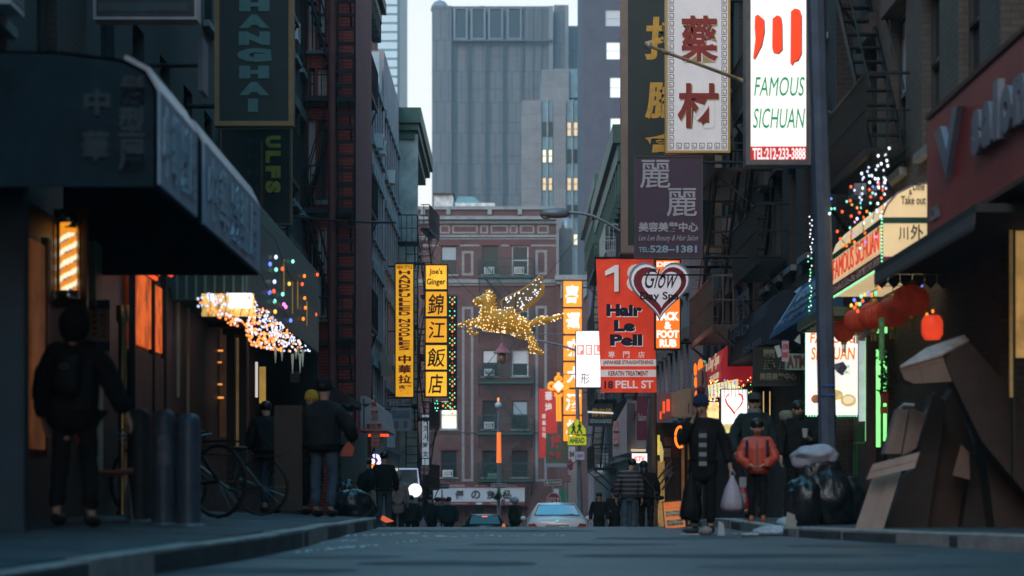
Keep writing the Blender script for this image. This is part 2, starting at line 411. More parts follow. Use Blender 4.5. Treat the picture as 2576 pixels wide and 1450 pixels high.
def bldg(name, label, p0, p1, ztop, wm, holes=(), zbase=None, depth=8, cat='building', roof=None, side=None):
    """facade from p0 to p1 as seen from the street, holes in local metres measured from z=zbase"""
    (x0, y0), (x1, y1) = p0, p1; w = math.hypot(x1 - x0, y1 - y0); rz = math.atan2(y1 - y0, x1 - x0)
    zb = zbase if zbase is not None else RZ((y0 + y1) / 2) - .6
    o = thing(name, label, cat, (x0, y0, zb), rz); h = ztop - zb
    b = MB(); wall_holes(b, w, h, holes)
    sm_ = 1 if side else 0
    b.add([(0, 0, 0), (0, .22, 0), (0, .22, h), (0, 0, h)], [(0, 1, 2, 3)], sm_); b.add([(w, 0, 0), (w, .22, 0), (w, .22, h), (w, 0, h)], [(0, 1, 2, 3)], sm_)
    b.sheet([(0, 0, h), (w, 0, h), (w, .22, h), (0, .22, h)])
    b.box(0, w, .221, depth, 0, h, 1 if side else 0)
    b.build('wall', [wm, side] if side else wm, o)
    return o, w, h
def fire_escape(label, loc, rz, x0, x1, levels, m, dep=.9, stair=True, group='fire escapes on the house fronts', rail=.95, bal=.16, flip=0):
    o = thing('fire_escape', label, 'fire escape', loc, rz, group); g = .012
    for i, z in enumerate(levels):
        b = MB(); b.box(x0, x1, -dep, -dep + .05, z - .12, z); b.box(x0, x1, -.08, -.03, z - .12, z)
        n = max(3, int((x1 - x0) / .17))
        for k in range(n): xx = x0 + (x1 - x0) * k / (n - 1); b.box(xx - .015, xx + .015, -dep + .05, -.08, z - .03, z - .005)
        b.build('platform', m, o)
        b = MB(); b.tube([(x0, -.03, z + rail), (x0, -dep, z + rail), (x1, -dep, z + rail), (x1, -.03, z + rail)], .022, 5)
        b.tube([(x0, -.03, z + rail * .5), (x0, -dep, z + rail * .5), (x1, -dep, z + rail * .5), (x1, -.03, z + rail * .5)], .014, 4)
        n = int((x1 - x0) / bal)
        for k in range(n + 1): xx = x0 + (x1 - x0) * k / n; b.box(xx - g, xx + g, -dep - g, -dep + g, z, z + rail)
        for k in range(1, int(dep / bal)):
            for xx in (x0, x1): b.box(xx - g, xx + g, -k * bal - g, -k * bal + g, z, z + rail)
        b.build('railing', m, o)
        for xx in (x0 + .1, x1 - .1): MB().tube([(xx, -dep + .05, z - .1), (xx, -.02, z - .9)], .025, 5).build('bracket', m, o)
        if stair and i + 1 < len(levels):
            z2 = levels[i + 1]; a, c = (x0 + .35, x1 - .35) if (i + flip) % 2 == 0 else (x1 - .35, x0 + .35)
            b = MB()
            for yy_ in (-dep + .12, -dep + .55):
                b.tube([(a, yy_, z), (c, yy_, z2)], .035, 4)
                b.tube([(a, yy_, z + .8), (c, yy_, z2 + .8)], .014, 4)
            n = int((z2 - z) / .24)
            for k in range(1, n): t = k / n; xx = a + (c - a) * t; b.box(xx - .09, xx + .09, -dep + .12, -dep + .55, z + (z2 - z) * t - .012, z + (z2 - z) * t + .012)
            b.build('stair', m, o)
    return o
brick_red = brick('red brick', (.135, .036, .032), (.075, .024, .024), (.18, .135, .135), stain=.45)
brick_dark = brick('dark brown brick', (.055, .036, .033), (.038, .028, .027), (.06, .055, .052))
brick_purple = brick('purple grey brick', (.075, .058, .088), (.045, .042, .068), (.12, .105, .135), .24, .09, .02)
brick_tan = brick('grey tan brick', (.14, .115, .10), (.105, .09, .08), (.09, .08, .075))
brick_pink = brick('weathered pink brick', (.44, .31, .33), (.36, .25, .27), (.44, .37, .39), stain=.5)
brick_rust = brick('deep red painted brick', (.56, .085, .070), (.44, .07, .058), (.16, .05, .045), bump=.8)
plaster_dark = mat('dark painted plaster', (.030, .034, .036), .8, 0, .3, 1.2)

# ---- left side houses, near to far
rnd = random.Random(21)
def left_house(label, x, Y0, Y1, ztop, wm, z0=3.6, dz=3.3, ww=1.0, wh=1.9, pitch=2.0, styles=('dark', 'dark', 'blind'), fr=None, lint=None, x1=None, side=None, side_m=None, name='brick_house', ac=.1):
    p0, p1 = ((x, Y0), (x if x1 is None else x1, Y1))
    L = math.hypot(p1[0] - p0[0], p1[1] - p0[1]); zb = RZ((Y0 + Y1) / 2) - .6
    n = max(1, int(L / pitch)); mg = (L - (n - 1) * pitch - ww) / 2; holes = []; z = z0
    while z + wh < ztop - .4:
        for i in range(n): holes.append((mg + i * pitch, z - zb, ww, wh))
        z += dz
    if p1[1] < p0[1]: pass
    o, w, h = bldg(name, label, p0, p1, ztop, wm, holes, side=side_m)
    for q in holes:
        window(o, q[0], q[1], q[2], q[3], rnd.choice(styles), fr, ac=rnd.random() < ac)
        if lint: put('lintel', _WM.setdefault(('l', ww, lint.name), MB().box(-.12, ww + .12, -.07, .0, 0, .24).mesh('lintel', lint)), o, (q[0], 0, q[1] + wh + .01))
    return o, w, h, holes
def cornice(par, w, z, proj, h, m, back=.0, step=1.2, ret=True):
    b = MB(); b.box(-proj * .6, w + proj * .6, -proj, back, z + h * .72, z + h); b.box(-proj * .35, w + proj * .35, -proj * .72, back, z + h * .45, z + h * .715)
    b.box(0, w, -proj * .28, back, z, z + h * .445); c = b.build('cornice', m, par)
    n = max(2, int(w / step))
    me = MB().prism([(0, 0), (.16, 0), (.16, h * .5), (0, h * .5)], 0, proj * .55).mesh('bracket', m)
    for i in range(n + 1): put('bracket', me, c, (i * (w - .16) / n, -proj * .7, z - h * .06))
stone_dark = mat('dark brownstone', (.075, .06, .055), .8, 0, .3, 3, .2)
stone_mid = mat('grey brown stone', (.13, .115, .11), .8, 0, .25, 3, .2)
tin_dark = mat('dark pressed tin', (.05, .045, .048), .6, 0, .25, 2)
tin_green = mat('green painted tin', (.020, .060, .048), .6, 0, .3, 2)
h0, *_ = left_house('dark brick house over the nearest barber shop awning', -4.75, -14, 27, 17, brick_dark, 4.4, 3.3, 1.1, 2.0, 2.6, ('dark',), lint=stone_dark, name='dark_brick_house')
h1, *_ = left_house('dark brick house behind the tall green hanging sign with letters', -4.85, 27, 43, 17, plaster_dark, 4.2, 3.3, 1.0, 1.9, 2.4, ('dark', 'dark', 'blind'), name='dark_plaster_house')
h2, *_ = left_house('brown brick house with pale window strips behind black fire escape', -4.75, 43, 56, 18, brick_dark, 3.2, 3.2, 1.15, 2.1, 1.75, ('pale', 'dark', 'blind', 'pale'), frame_white, stone_mid, ac=.2)
h3, *_ = left_house('house with deep red side wall and overhanging dark cornice', -4.1, 63, 70, 13.2, brick_pink, 2.4, 2.9, .9, 1.9, 1.35, ('dark',), None, None, side_m=brick_rust)
cornice(h3, 7.0, 13.2 - (RZ(66.5) - .6), .45, 1.1, tin_dark, .3, .8)
h4, *_ = left_house('low weathered pink brick house between corniced and chimneyed ones', -4.1, 70, 77.5, 12.7, brick_pink, 2.0, 2.8, .85, 1.85, 1.3, ('dark',), None, stone_pale)
h5, *_ = left_house('pink brick house with a brick stair head on its roof', -4.1, 77.5, 88, 14.3, brick_pink, 1.6, 2.9, .9, 1.9, 1.45, ('dark', 'blind'), None, stone_pale)
MB().box(-.0, 1.6, .3, 3, 0, 1.0).build('stair_head', brick_red, h5, (.2, 0, 14.3 - (RZ(82.7) - .6)))
MB().box(0, 1.4, .05, 2, 0, 1.2).build('water_tank', mat('pale blue grey tin', (.3, .36, .4), .6), h4, (5.6, 0, 12.7 - (RZ(73.7) - .6)))
# house with green cornice, standing forward
zb = RZ(94) - .6
plaster_pale = mat('pale grey green plaster', (.30, .37, .37), .85, 0, .4, 1.2, .2)
h6, w6, hh6 = bldg('corner_house', 'pale end walled house with broad green overhanging cornice', (-3.42, 88), (-4.05, 101), 13.2, brick_pink,
    [(1 + 2.0 * i, 3 + 2.9 * j, .95, 1.8) for i in range(6) for j in range(4)], side=plaster_pale)
for i in range(6):
    for j in range(4): window(h6, 1 + 2.0 * i, 3 + 2.9 * j, .95, 1.8, 'dark')
b = MB()
for (e0, z0_, z1_) in ((0, 13.55, 14.1), (.12, 13.3, 13.54), (.3, 13.0, 13.29)):
    b.slab([(-7, 87.55 + e0), (-3.30 - e0 * .8, 87.55 + e0), (-3.30 - e0, 101), (-7, 101)], z0_, z1_)
c_ = b.build('cornice', tin_green, h6); c_.matrix_parent_inverse = (Matrix.Translation(h6.location) @ Matrix.Rotation(h6.rotation_euler.z, 4, 'Z')).inverted()
MB().box(0, .35, 0, .35, 0, .6).build('chimney', brick_red, h6, (.6, 2.6, 13.9 - zb))
h7, *_ = left_house('low red brick house at the far end of the left row', -3.95, 101.3, 134, 8.6, brick_red, .6, 2.9, .9, 1.7, 2.1, ('dark', 'blind', 'dim'), None, stone_pale, x1=-5.6)

# ---- fire escapes on the left
fire_escape('black iron fire escape nearest the green hanging sign', (-4.75, 45.5, 0), R(90), .3, 3.4, [3.0, 6.3, 9.6], iron, .45)
YP = 56.0; zp = RZ(YP) - .6; hp2 = []
for (va, vb) in ((-60, 128), (172, 246), (300, 505), (570, 800)):
    for (ua, ub) in ((752, 768), (776, 793), (800, 822)): hp2.append((X(ua, YP) + 7.0, Z(vb, YP) - zp, X(ub, YP) - X(ua, YP), Z(va, YP) - Z(vb, YP)))
h2b, _, _ = bldg('red_brick_house', 'deep red brick house end facing the camera behind the big fire escape', (-7.0, YP), (X(893, YP), YP), 16.5, brick_rust, hp2, zbase=zp, depth=6.6)
for k_, q_ in enumerate(hp2): window(h2b, *q_, ('pale', 'blind', 'pale', 'dark', 'pale')[k_ % 5], frame_white if k_ % 2 else frame_dark, ac=False)
MB().box(X(848, YP) + 7, X(893, YP) + 7, -.05, 0, 0, 3.0).build('plinth', stone_dark, h2b)
fire_escape('big rusty black fire escape across the deep red house end', (X(738, YP), YP, 0), 0, 0, X(895, YP) - X(738, YP), [Z(860, YP), Z(535, YP), Z(258, YP), Z(-30, YP)], mat('rusty black iron', (.030, .022, .023), .7, 0, .4, 3), .95, bal=.24, flip=1)
fire_escape('iron fire escape under the dark overhanging cornice', (-4.1, 64, 0), R(90), .2, 3.4, [1.6, 4.6, 7.7, 10.8], iron, .36, flip=1)
b = MB()
for xx in (X(850, 54.9), X(893, 54.9)): b.tube([(xx, 0, -.4), (xx, 0, 11.8)], .025, 5)
lad = thing('wall_ladder', 'black iron rung ladder fixed over the deep red house end', 'ladder', (0, 54.9, 0)); b.build('rail', iron, lad)
me = MB().box(X(847, 54.9), X(895, 54.9), -.03, .03, 0, .075).mesh('rung', iron)
for k in range(38): put('rung', me, lad, (0, 0, -.3 + k * .32))
p_ = MB().tube([(X(836, 54.6), 54.6, -1.0), (X(834, 54.6), 54.6, 12.6)], .085, 10).build('drain_pipe', mat('rust brown iron', (.13, .04, .038), .7, 0, .3, 2))
tag(p_, 'thick rust brown vertical pipe on the fire escape house', 'pipe')
fire_escape('dark iron fire escape on the pale end wall under green cornice', (X(985, 87.6), 87.8, 0), 0, .0, .95, [3.3, 6.2, 9.2], iron, .7, stair=False)
b = thing('wall_ladder', 'tall dark ladder on the pale end wall below green cornice', 'ladder', (X(1022, 87), 86.9, 0)); m_ = MB()
for xx in (0, .42): m_.tube([(xx, 0, 1.0), (xx, 0, 9.2)], .022, 5)
m_.build('rail', iron, b); me = MB().box(0, .42, -.02, .02, 0, .03).mesh('rung', iron)
for k in range(27): put('rung', me, b, (0, 0, 1.2 + k * .3))
fire_escape('dark red iron fire escape beside the yellow lit sign column', (-3.85, 100.4, 0), R(86), .2, 4.4, [0.4, 3.0, 5.8, 8.4, 11.2], iron_red, .4)
fire_escape('red iron fire escape low behind the yellow noodle sign', (X(1020, 92), 92, 0), 0, .0, .95, [.5, 3.0, 5.4], iron_red, .6, flip=1)

# ---- red brick house closing the street
YB = 150.0
holes = []; zb = RZ(YB) - .6; ox = X(1030, YB)
def bx(u): return X(u, YB) - ox
def bz(v): return Z(v, YB) - zb
rows = [(619, 691), (750, 818), (880, 947), (1008, 1080), (1134, 1201)]
cols = [(1109, 1150), (1213, 1253), (1288, 1329)]
for (va, vb) in rows:
    for (ua, ub) in cols: holes.append((bx(ua), bz(vb), bx(ub) - bx(ua), bz(va) - bz(vb)))
shop_hole = (bx(1136), bz(1345), bx(1327) - bx(1136), bz(1276) - bz(1345)); holes.append(shop_hole)
fb, wB, hB = bldg('corner_brick_house', 'red brick house with white cornice closing the end of the street', (ox, YB), (X(1399, YB), YB), Z(520, YB), brick_red, holes, zbase=zb, depth=12)
k = 0
sty = [['lace', 'dark', 'dark'], ['dark', 'dark', 'dark'], ['dark', 'blind', 'blind'], ['lit', 'dark', 'lace'], ['dark', 'dark', 'dark']]
acs = {(0, 1), (0, 2), (2, 1), (3, 1), (4, 0)}
for r_, (va, vb) in enumerate(rows):
    for c_, (ua, ub) in enumerate(cols):
        wht = (c_ == 2 and r_ < 3) or (r_ == 3 and c_ == 0)
        wo = window(fb, bx(ua), bz(vb), bx(ub) - bx(ua), bz(va) - bz(vb), sty[r_][c_], frame_white if wht else frame_dark, ac=(r_, c_) in acs)
        if c_ == 0 or r_ == 0:
            nb = int((bx(ub) - bx(ua) + .5) / .085)
            me = MB().box(0, .06, -.03, .0, 0, .26).mesh('arch_brick', brick_red) if 'arch' not in _WM else _WM['arch']; _WM['arch'] = me
            lt = MB().box(bx(ua) - .22, bx(ub) + .22, -.012, 0, bz(va) + .02, bz(va) + .32).build('lintel', mat('deep red brick head', (.20, .06, .06), .85, 0, .3, 6), fb)
            for q in range(nb): put('brick', me, lt, (bx(ua) - .2 + q * .085, -.013, bz(va) + .04))
trim2_ = mat('grey white glazed brick', (.22, .215, .225), .8, 0, .3, 9, .2)
def band(v0, v1, y, m, u0=1030, u1=1399, nm='string_course'): return MB().box(bx(u0), bx(u1), -y, 0, bz(v1), bz(v0)).build(nm, m, fb)
band(520, 528, .14, stone_pale, nm='coping'); band(545.5, 554, .42, stone_pale, nm='cornice'); band(554.2, 557, .30, stone_dark, nm='cornice_board')
me = MB().box(0, .09, -.26, 0, 0, .12).mesh('dentil', stone_pale); dn = MB().box(bx(1030), bx(1399), -.2, 0, bz(564.5), bz(563.5)).build('dentil_course', stone_pale, fb)
for q in range(62): put('dentil', me, dn, (.1 + q * .146, 0, bz(562.5)))
band(640 - 12, 644 - 13, .0301, stone_pale, 1030, 1060) if False else None
band(592, 597.5, .12, stone_pale); band(600, 603, .06, trim2_); band(596 + 48, 596 + 54, 0, stone_pale) if False else None
band(618 - 25, 618 - 24, .1, stone_pale) if False else None
band(612.5, 613.0, .03, stone_pale) if False else None
[band(616, 620, .03, trim2_, a_, c_) for a_, c_ in ((1060, 1103), (1156, 1207), (1259, 1282), (1335, 1398))]
# ornamental band of framed panels, v 562-592 lies between cornice and heads in the photograph's third tier
def ring(u0, v0, u1, v1, wd, m, y=.04, nm='brick_frame'):
    g = MB(); a, c, d, e_ = bx(u0), bx(u1), bz(v1), bz(v0)
    g.box(a, a + wd, -y, 0, d, e_); g.box(c - wd, c, -y, 0, d, e_); g.box(a + wd, c - wd, -y, 0, d, d + wd); g.box(a + wd, c - wd, -y, 0, e_ - wd, e_)
    return g.build(nm, m, fb)
trim2 = mat('grey white glazed brick', (.22, .215, .225), .8, 0, .3, 9, .2)
for (a, c) in ((1078, 1098), (1106, 1132), (1138, 1202), (1208, 1228), (1234, 1278), (1282, 1302), (1308, 1344), (1352, 1380)): ring(a, 567, c, 588, .10, trim2)
ring(1162, 632, 1191, 694, .15, trim2); ring(1347, 630, 1376, 692, .15, trim2)
ring(1162, 772, 1191, 1212, .16, trim2); ring(1347, 770, 1376, 1212, .16, trim2)
band(704, 713, .22, stone_pale); band(713.3, 719, .10, trim2); band(760 - 3, 762 - 3, .05, trim2, 1125, 1165) if False else None
for u in (1064, 1128, 1232, 1308, 1390): MB().box(bx(u) - .13, bx(u) + .13, -.2, 0, bz(541), bz(521)).build('parapet_pier', stone_pale, fb)
for (va, vb) in ((1088, 1091),): band(va, vb, .06, stone_dark)
fb2 = None
fire_escape('dark green fire escape balconies on the red brick house', (ox, YB, zb), 0, bx(1202), bx(1341), [bz(1208), bz(1090), bz(962), bz(826), bz(697)], iron_green, 1.0, bal=.13, rail=1.05)
# rooftop shed and skylight
sh = MB(); sh.box(X(1092, 153), X(1140, 153), 153, 156, Z(522, 153), Z(490, 153)); sh_ = sh.build('roof_shed', mat('flaking white paint', (.5, .53, .56), .8, 0, .35, 3), fb)
MB().box(X(1090, 152.7), X(1143, 152.7), 152.7, 156.3, Z(490, 153) + .01, Z(487, 153)).build('roof', stone_dark, fb)
MB().prism([(X(1143, 153), Z(512, 153)), (X(1212, 153), Z(512, 153)), (X(1190, 153), Z(494, 153)), (X(1152, 153), Z(494, 153))], 153.2, 155).build('skylight', mat('teal roof glass', (.10, .25, .29), .3, 0, .1), fb)
MB().box(X(1145, 153), X(1245, 153), 152.6, 154.5, Z(521, 153), Z(513, 153)).build('roof_curb', mat('flaking white paint'  , (.5, .53, .56)), fb)
inv = (Matrix.Translation(fb.location)).inverted()
for c in fb.children:
    if c.name.split('.')[0] in ('roof_shed', 'roof', 'skylight', 'roof_curb'): c.matrix_parent_inverse = inv
# low wing to its right with white cornice
wg, ww_, wh_ = bldg('brick_wing', 'low brick wing with a bracketed white cornice beside the orange signs', (X(1400, 149), 149.4), (X(1480, 149), 149.4), Z(700, 149.4), brick_red, [], depth=6)
MB().box(-.1, ww_, -.5, 0, wh_ - .15, wh_ + .15).build('cornice', stone_pale, wg); MB().box(0, ww_, -.3, 0, wh_ - .4, wh_ - .17).build('frieze', stone_pale, wg)
for k in range(2): MB().prism([(0, -.9), (.22, -.6), (.22, 0), (0, 0)], -.25, 0).build('bracket', stone_pale, wg, (.25 + 1.4 * k, 0, wh_ - .42))
# chimney stack and vent behind
cs = thing('chimney_stack', 'grey plastered chimney stack behind the red brick house', 'chimney', (X(1408, 156), 156, zb)); 
MB().box(0, X(1440, 156) - X(1408, 156), 0, 2, 0, Z(575, 156) - zb).build('stack', mat('grey render', (.12, .125, .13), .9, 0, .3, 1), cs)
MB().lathe([(.3, 0), (.3, .7), (.1, .8), (.1, 1.0), (.45, 1.02), (.1, 1.25)], (.45, .8, Z(575, 156) - zb), 10).build('cowl', grey_metal, cs)

# ---- towers behind
def conc(name, c): return mat(name, c, .9, 0, .16, .12)
tw = brick('tower concrete panels', (.135, .138, .155), (.115, .118, .137), (.084, .090, .110), 1.15, 4.2, .09, bump=.2, stain=.2); tw_side = conc('tower concrete pale', (.16, .17, .21)); tw_rib = conc('tower joint', (.092, .105, .135))
T = thing('concrete_tower', 'tall windowless grey tower with four louvred openings near top', 'tower', (X(1087, 330), 330, -5)); tx = T.location.x
def tX(u, Y=330): return X(u, Y) - tx
def tZ(v, Y=330): return Z(v, Y) + 5
MB().box(0, tX(1390), 0, 30, 0, tZ(16)).build('shaft', tw, T)
MB().box(0, tX(1136), -.6, 0, 0, tZ(17)).build('corner_bay', tw, T); MB().box(tX(1381), tX(1391.5), -.5, 0, 0, tZ(17)).build('corner_bay', tw_side, T)
bb = MB()
for u in (1137, 1141, 1145, 1176, 1180, 1184, 1220, 1224, 1228, 1264, 1268, 1272, 1312, 1316, 1340, 1361):
    bb.box(tX(u), tX(u + 1.9), -.35, 0, 0, tZ(112 if u < 1312 else 20))
bb = bb.build('rib', tw_rib, T); bb['kind'] = 'stuff'
bb = MB()
for v in range(140, 700, 84): bb.box(0, tX(1389), -.06, -.001, tZ(v + .5), tZ(v))
bb = bb.build('panel_joint', tw_rib, T); bb['kind'] = 'stuff'
lv = mat('dark louvre', (.022, .035, .05), .6)
for (a, c) in ((1146, 1172), (1189, 1217), (1233, 1261), (1280, 1308)):
    fr = MB(); fr.box(tX(a) - .25, tX(c) + .25, -.9, -.36, tZ(100) - .3, tZ(99)); fr.box(tX(a) - .25, tX(a), -.9, -.36, tZ(99) + .01, tZ(26)); fr.box(tX(c), tX(c) + .25, -.9, -.36, tZ(99) + .01, tZ(26)); fr.box(tX(a) - .25, tX(c) + .25, -.9, -.36, tZ(26) + .01, tZ(24))
    fo = fr.build('louvre_frame', tw_side, T); MB().box(tX(a) + .01, tX(c) - .01, -.7, -.4, tZ(98.5), tZ(26.5)).build('louvre', lv, fo)
MB().box(tX(1136), tX(1390), -1.1, -.37, tZ(107), tZ(103)).build('ledge', tw, T)
MB().lathe([(1.3, 0), (1.2, .6), (.8, 1.2), (.1, 1.5)], (tX(1105), 3, tZ(17)), 12).build('roof_dome', tw_side, T)
MB().box(tX(1150), tX(1165), 2, 5, tZ(16), tZ(9)).build('roof_plant', tw_side, T)
MB().prism([(tX(1195), tZ(16)), (tX(1230), tZ(16)), (tX(1218), tZ(4)), (tX(1204), tZ(4))], 3, 8).build('roof_plant', tw_side, T)
MB().box(tX(1285), tX(1375), 2, 5, tZ(16), tZ(12)).build('roof_plant', tw_side, T)
T2 = thing('concrete_tower', 'stepped grey tower blocks right of the windowless tower', 'tower', (X(1385, 340), 332, -5)); tx = T2.location.x
MB().box(tX(1391, 340), tX(1418, 340), 0, 20, 0, tZ(42, 340)).build('block', tw, T2); MB().box(tX(1418, 340), tX(1427, 340), 0, 20, 0, tZ(42, 340)).build('block', tw_side, T2)
MB().box(tX(1427, 345), tX(1500, 345), 5, 25, 0, tZ(93, 345)).build('block', tw, T2)
# pale stepped tower with lit windows
YD = 262; D = thing('stone_tower', 'pale stepped stone tower with vertical window strips, some lit', 'tower', (X(1312, YD), YD, -5)); tx = D.location.x
def dX(u): return X(u, YD) - tx
def dZ(v): return Z(v, YD) + 5
dst = brick('pale tower stone', (.26, .265, .285), (.225, .23, .26), (.16, .175, .205), 3.2, 1.6, .03, bump=.1, stain=.3); dsp = mat('teal spandrel panel', (.13, .23, .30), .5, 0, .25, 1.5); dmul = mat('steel mullion', (.33, .38, .43), .4)
MB().box(dX(1312), dX(1362), 0, 14, 0, dZ(253)).build('wall', dst, D); MB().box(dX(1392), dX(1424), 0, 14, 0, dZ(253)).build('wall', dst, D)
MB().box(dX(1456), dX(1500), 0, 14, 0, dZ(248)).build('wall', dst, D); MB().box(dX(1362), dX(1456), .5, 14, 0, dZ(250)).build('wall', dst, D)
MB().box(dX(1363), dX(1432), 1, 14, dZ(250), dZ(172)).build('upper_block', dst, D); MB().box(dX(1395), dX(1500), 4, 14, dZ(249), dZ(157)).build('upper_block', dst, D)
MB().box(dX(1432.5), dX(1456), 1.5, 4, dZ(240), dZ(170)).build('spandrel', dsp, D)
for i, (a, c) in enumerate(((1363, 1391), (1425, 1455))):
    MB().box(dX(a), dX(c), .3, .49, 0, dZ(254)).build('spandrel', dsp, D)
    MB().box(dX((a + c) / 2 - 1), dX((a + c) / 2 + 1), .0, .29, 0, dZ(248)).build('mullion', dmul, D)
    rws = [(306, 343, 'dark'), (375, 410, 'lit'), (446, 480, 'dim')] if i == 0 else [(306, 343, 'dim'), (375, 410, 'dark'), (446, 480, 'dim'), (515, 548, 'dark'), (588, 617, 'lit')]
    for (v0, v1, s_) in rws:
        for (p, q) in ((a + 1, (a + c) / 2 - 2), ((a + c) / 2 + 2, c - 1)):
            window(D, dX(p), dZ(v1), dX(q) - dX(p), dZ(v0) - dZ(v1), s_, frame_dark, .2, False)
# tall glass office block far left
G_ = thing('office_tower', 'teal glass office tower with rows of pale windows', 'tower', (X(900, 420), 420, -6)); tx = G_.location.x
MB().box(0, X(998, 420) - tx, 0, 30, 0, 110).build('shaft', mat('blue grey cladding', (.11, .20, .26), .5, 0, .1, .1), G_)
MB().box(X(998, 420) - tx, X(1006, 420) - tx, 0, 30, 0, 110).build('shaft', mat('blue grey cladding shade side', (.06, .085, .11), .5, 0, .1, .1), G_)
wme = MB().box(0, .38, -.15, 0, 0, 1.15).mesh('window', mat('sky pale office glass', (.55, .68, .75), .25, 0, .1, .5))
for r_ in range(15):
    for c_ in range(17): put('window', wme, G_, (X(924, 420) - tx + c_ * .30 * 1.0 + .0 + c_ * .0, 0, Z(236, 420) + 6 + r_ * 1.55)) if c_ % 1 == 0 and c_ < 17 else None
# brick tower right
YT = 235; BT = [(X(a, YT) - X(1467, YT), Z(v1, YT) + 5, X(b_, YT) - X(a, YT), Z(v0, YT) - Z(v1, YT)) for (a, b_, v0, v1) in
     ((1523, 1560, 25, 66), (1525, 1560, 106, 150), (1534, 1572, 195, 246), (1535, 1572, 297, 348), (1535, 1572, 398, 450))]
bt, _, _ = bldg('brick_tower', 'tall purple brown brick tower with pale lit windows', (X(1467, YT), YT), (X(1467, YT) + 24, YT), 54, brick_purple, BT, zbase=-5, depth=20)
for i, q in enumerate(BT): window(bt, q[0], q[1], q[2], q[3], ['pale', 'white', 'white', 'white', 'white'][i], frame_white, .1, False)
# ---- right side houses, far to near
def right_house(label, x, Y0, Y1, ztop, wm, **k):     # Y0 near, Y1 far; drawn from far to near
    L = Y1 - Y0; zb = RZ((Y0 + Y1) / 2) - .6
    z0, dz, ww, wh, pitch = k.get('z0', 3.4), k.get('dz', 3.2), k.get('ww', 1.0), k.get('wh', 1.9), k.get('pitch', 2.1)
    n = max(1, int(L / pitch)); mg = (L - (n - 1) * pitch - ww) / 2; holes = []; z = z0
    while z + wh < ztop - .4:
        for i in range(n): holes.append((mg + i * pitch, z - zb, ww, wh))
        z += dz
    o, w, h = bldg(k.get('name', 'brick_house'), label, (x, Y1), (x, Y0), ztop, wm, holes, side=k.get('side'))
    for q in holes:
        window(o, *q, rnd.choice(k.get('styles', ('dark',))), k.get('fr'), ac=rnd.random() < k.get('ac', .1))
        if k.get('lint'): put('lintel', _WM.setdefault(('l2', ww, k['lint'].name), MB().box(-.14, ww + .14, -.12, .0, 0, .30).mesh('lintel', k['lint'])), o, (q[0], 0, q[1] + wh + .01))
    return o, w, h
q1, w1, H1 = right_house('far right brick house with the lower green cornice', 4.55, 112, 134, 13.0, brick_tan, z0=1.2, styles=('dark', 'dim'), side=brick_tan)
cornice(q1, w1, H1 - .4, .75, 2.3, tin_green, .2, 1.6)
q2, w2, H2 = right_house('brick house with big bracketed dark green cornice right of lamp', 4.3, 88, 112, 12.0, brick_tan, z0=1.5, styles=('dark',), side=brick_tan)
cornice(q2, w2, H2 - .9, .65, 2.4, tin_green, .2, 1.8)
for (yy_, ll) in ((92, 'pale'),):
    pass
q3, *_ = right_house('pink brick house behind the orange hair banner', 4.6, 62, 88, 16, brick_pink, z0=2.2, styles=('dark', 'blind', 'dim'), lint=stone_mid)
q4, *_ = right_house('dark brick house behind the black sign with gold characters', 4.9, 48, 62, 18, brick_dark, z0=2.6, styles=('dark',), lint=stone_dark)
q5, *_ = right_house('dark red brown brick house behind the white lit vertical sign', 4.9, 36.5, 48, 18, brick_dark, z0=4.0, styles=('dark', 'dark', 'blind'), lint=stone_dark)
q6, *_ = right_house('grey tan brick house with heavy brown lintels above lit awning', 5.15, 25.5, 36.5, 18, brick_tan, z0=4.3, dz=3.4, ww=1.25, wh=2.2, pitch=2.5, styles=('dark', 'dark', 'blind'), lint=stone_dark)
q7, *_ = right_house('dark house behind the red salon sign', 5.45, -14, 25.5, 18, brick_dark, z0=4.9, dz=3.4, styles=('dark',), lint=stone_dark)
fire_escape('black iron fire escape over the pharmacy awning', (4.9, 47.5, 0), R(-90), .4, 5.0, [4.2, 7.3, 10.3], iron, .6)
fire_escape('black iron fire escape above the string of fairy lights', (5.15, 36.0, 0), R(-90), .3, 4.9, [4.5, 7.7], iron, .6, flip=1)
fire_escape('iron fire escape balcony with warm lit railing beside the heart shaped sign', (4.9, 53, 0), R(-90), 0, 6, [3.35, 6.4], mat('iron with painted warm light', (.10, .075, .065), .5, .2, .2), 1.0, bal=.2)  # warm light on the railing is put into the iron's colour
fire_escape('rusty fire escape behind the orange hair banner', (4.6, 84, 0), R(-90), .4, 7.5, [2.2, 5.2, 8.2], iron, 1.0)
fire_escape('thin black fire escape between orange column and hair banner', (4.3, 108, 0), R(-90), .4, 9, [1.2, 4.0, 6.8, 9.4], iron, .95)
fire_escape('pale grey fire escape stairs beneath the green cornice', (4.3, 97, 0), R(-90), .4, 6.0, [9.3], mat('pale grey iron', (.25, .27, .29), .5), .8)
# evening air
hz = MB().box(-62, 62, -25, 470, -9.5, 118).build('haze', None); hz['kind'] = 'stuff'; hz['label'] = 'thin blue evening haze along the street'; hz['category'] = 'haze'
m = bpy.data.materials.new('haze'); m.use_nodes = True; t = m.node_tree; t.nodes.clear(); o_ = t.nodes.new('ShaderNodeOutputMaterial'); pv = t.nodes.new('ShaderNodeVolumePrincipled')
pv.inputs['Color'].default_value = (.50, .88, 1, 1); pv.inputs['Density'].default_value = .0005; pv.inputs['Anisotropy'].default_value = .2
t.links.new(pv.outputs[0], o_.inputs['Volume']); hz.data.materials.clear(); hz.data.materials.append(m)
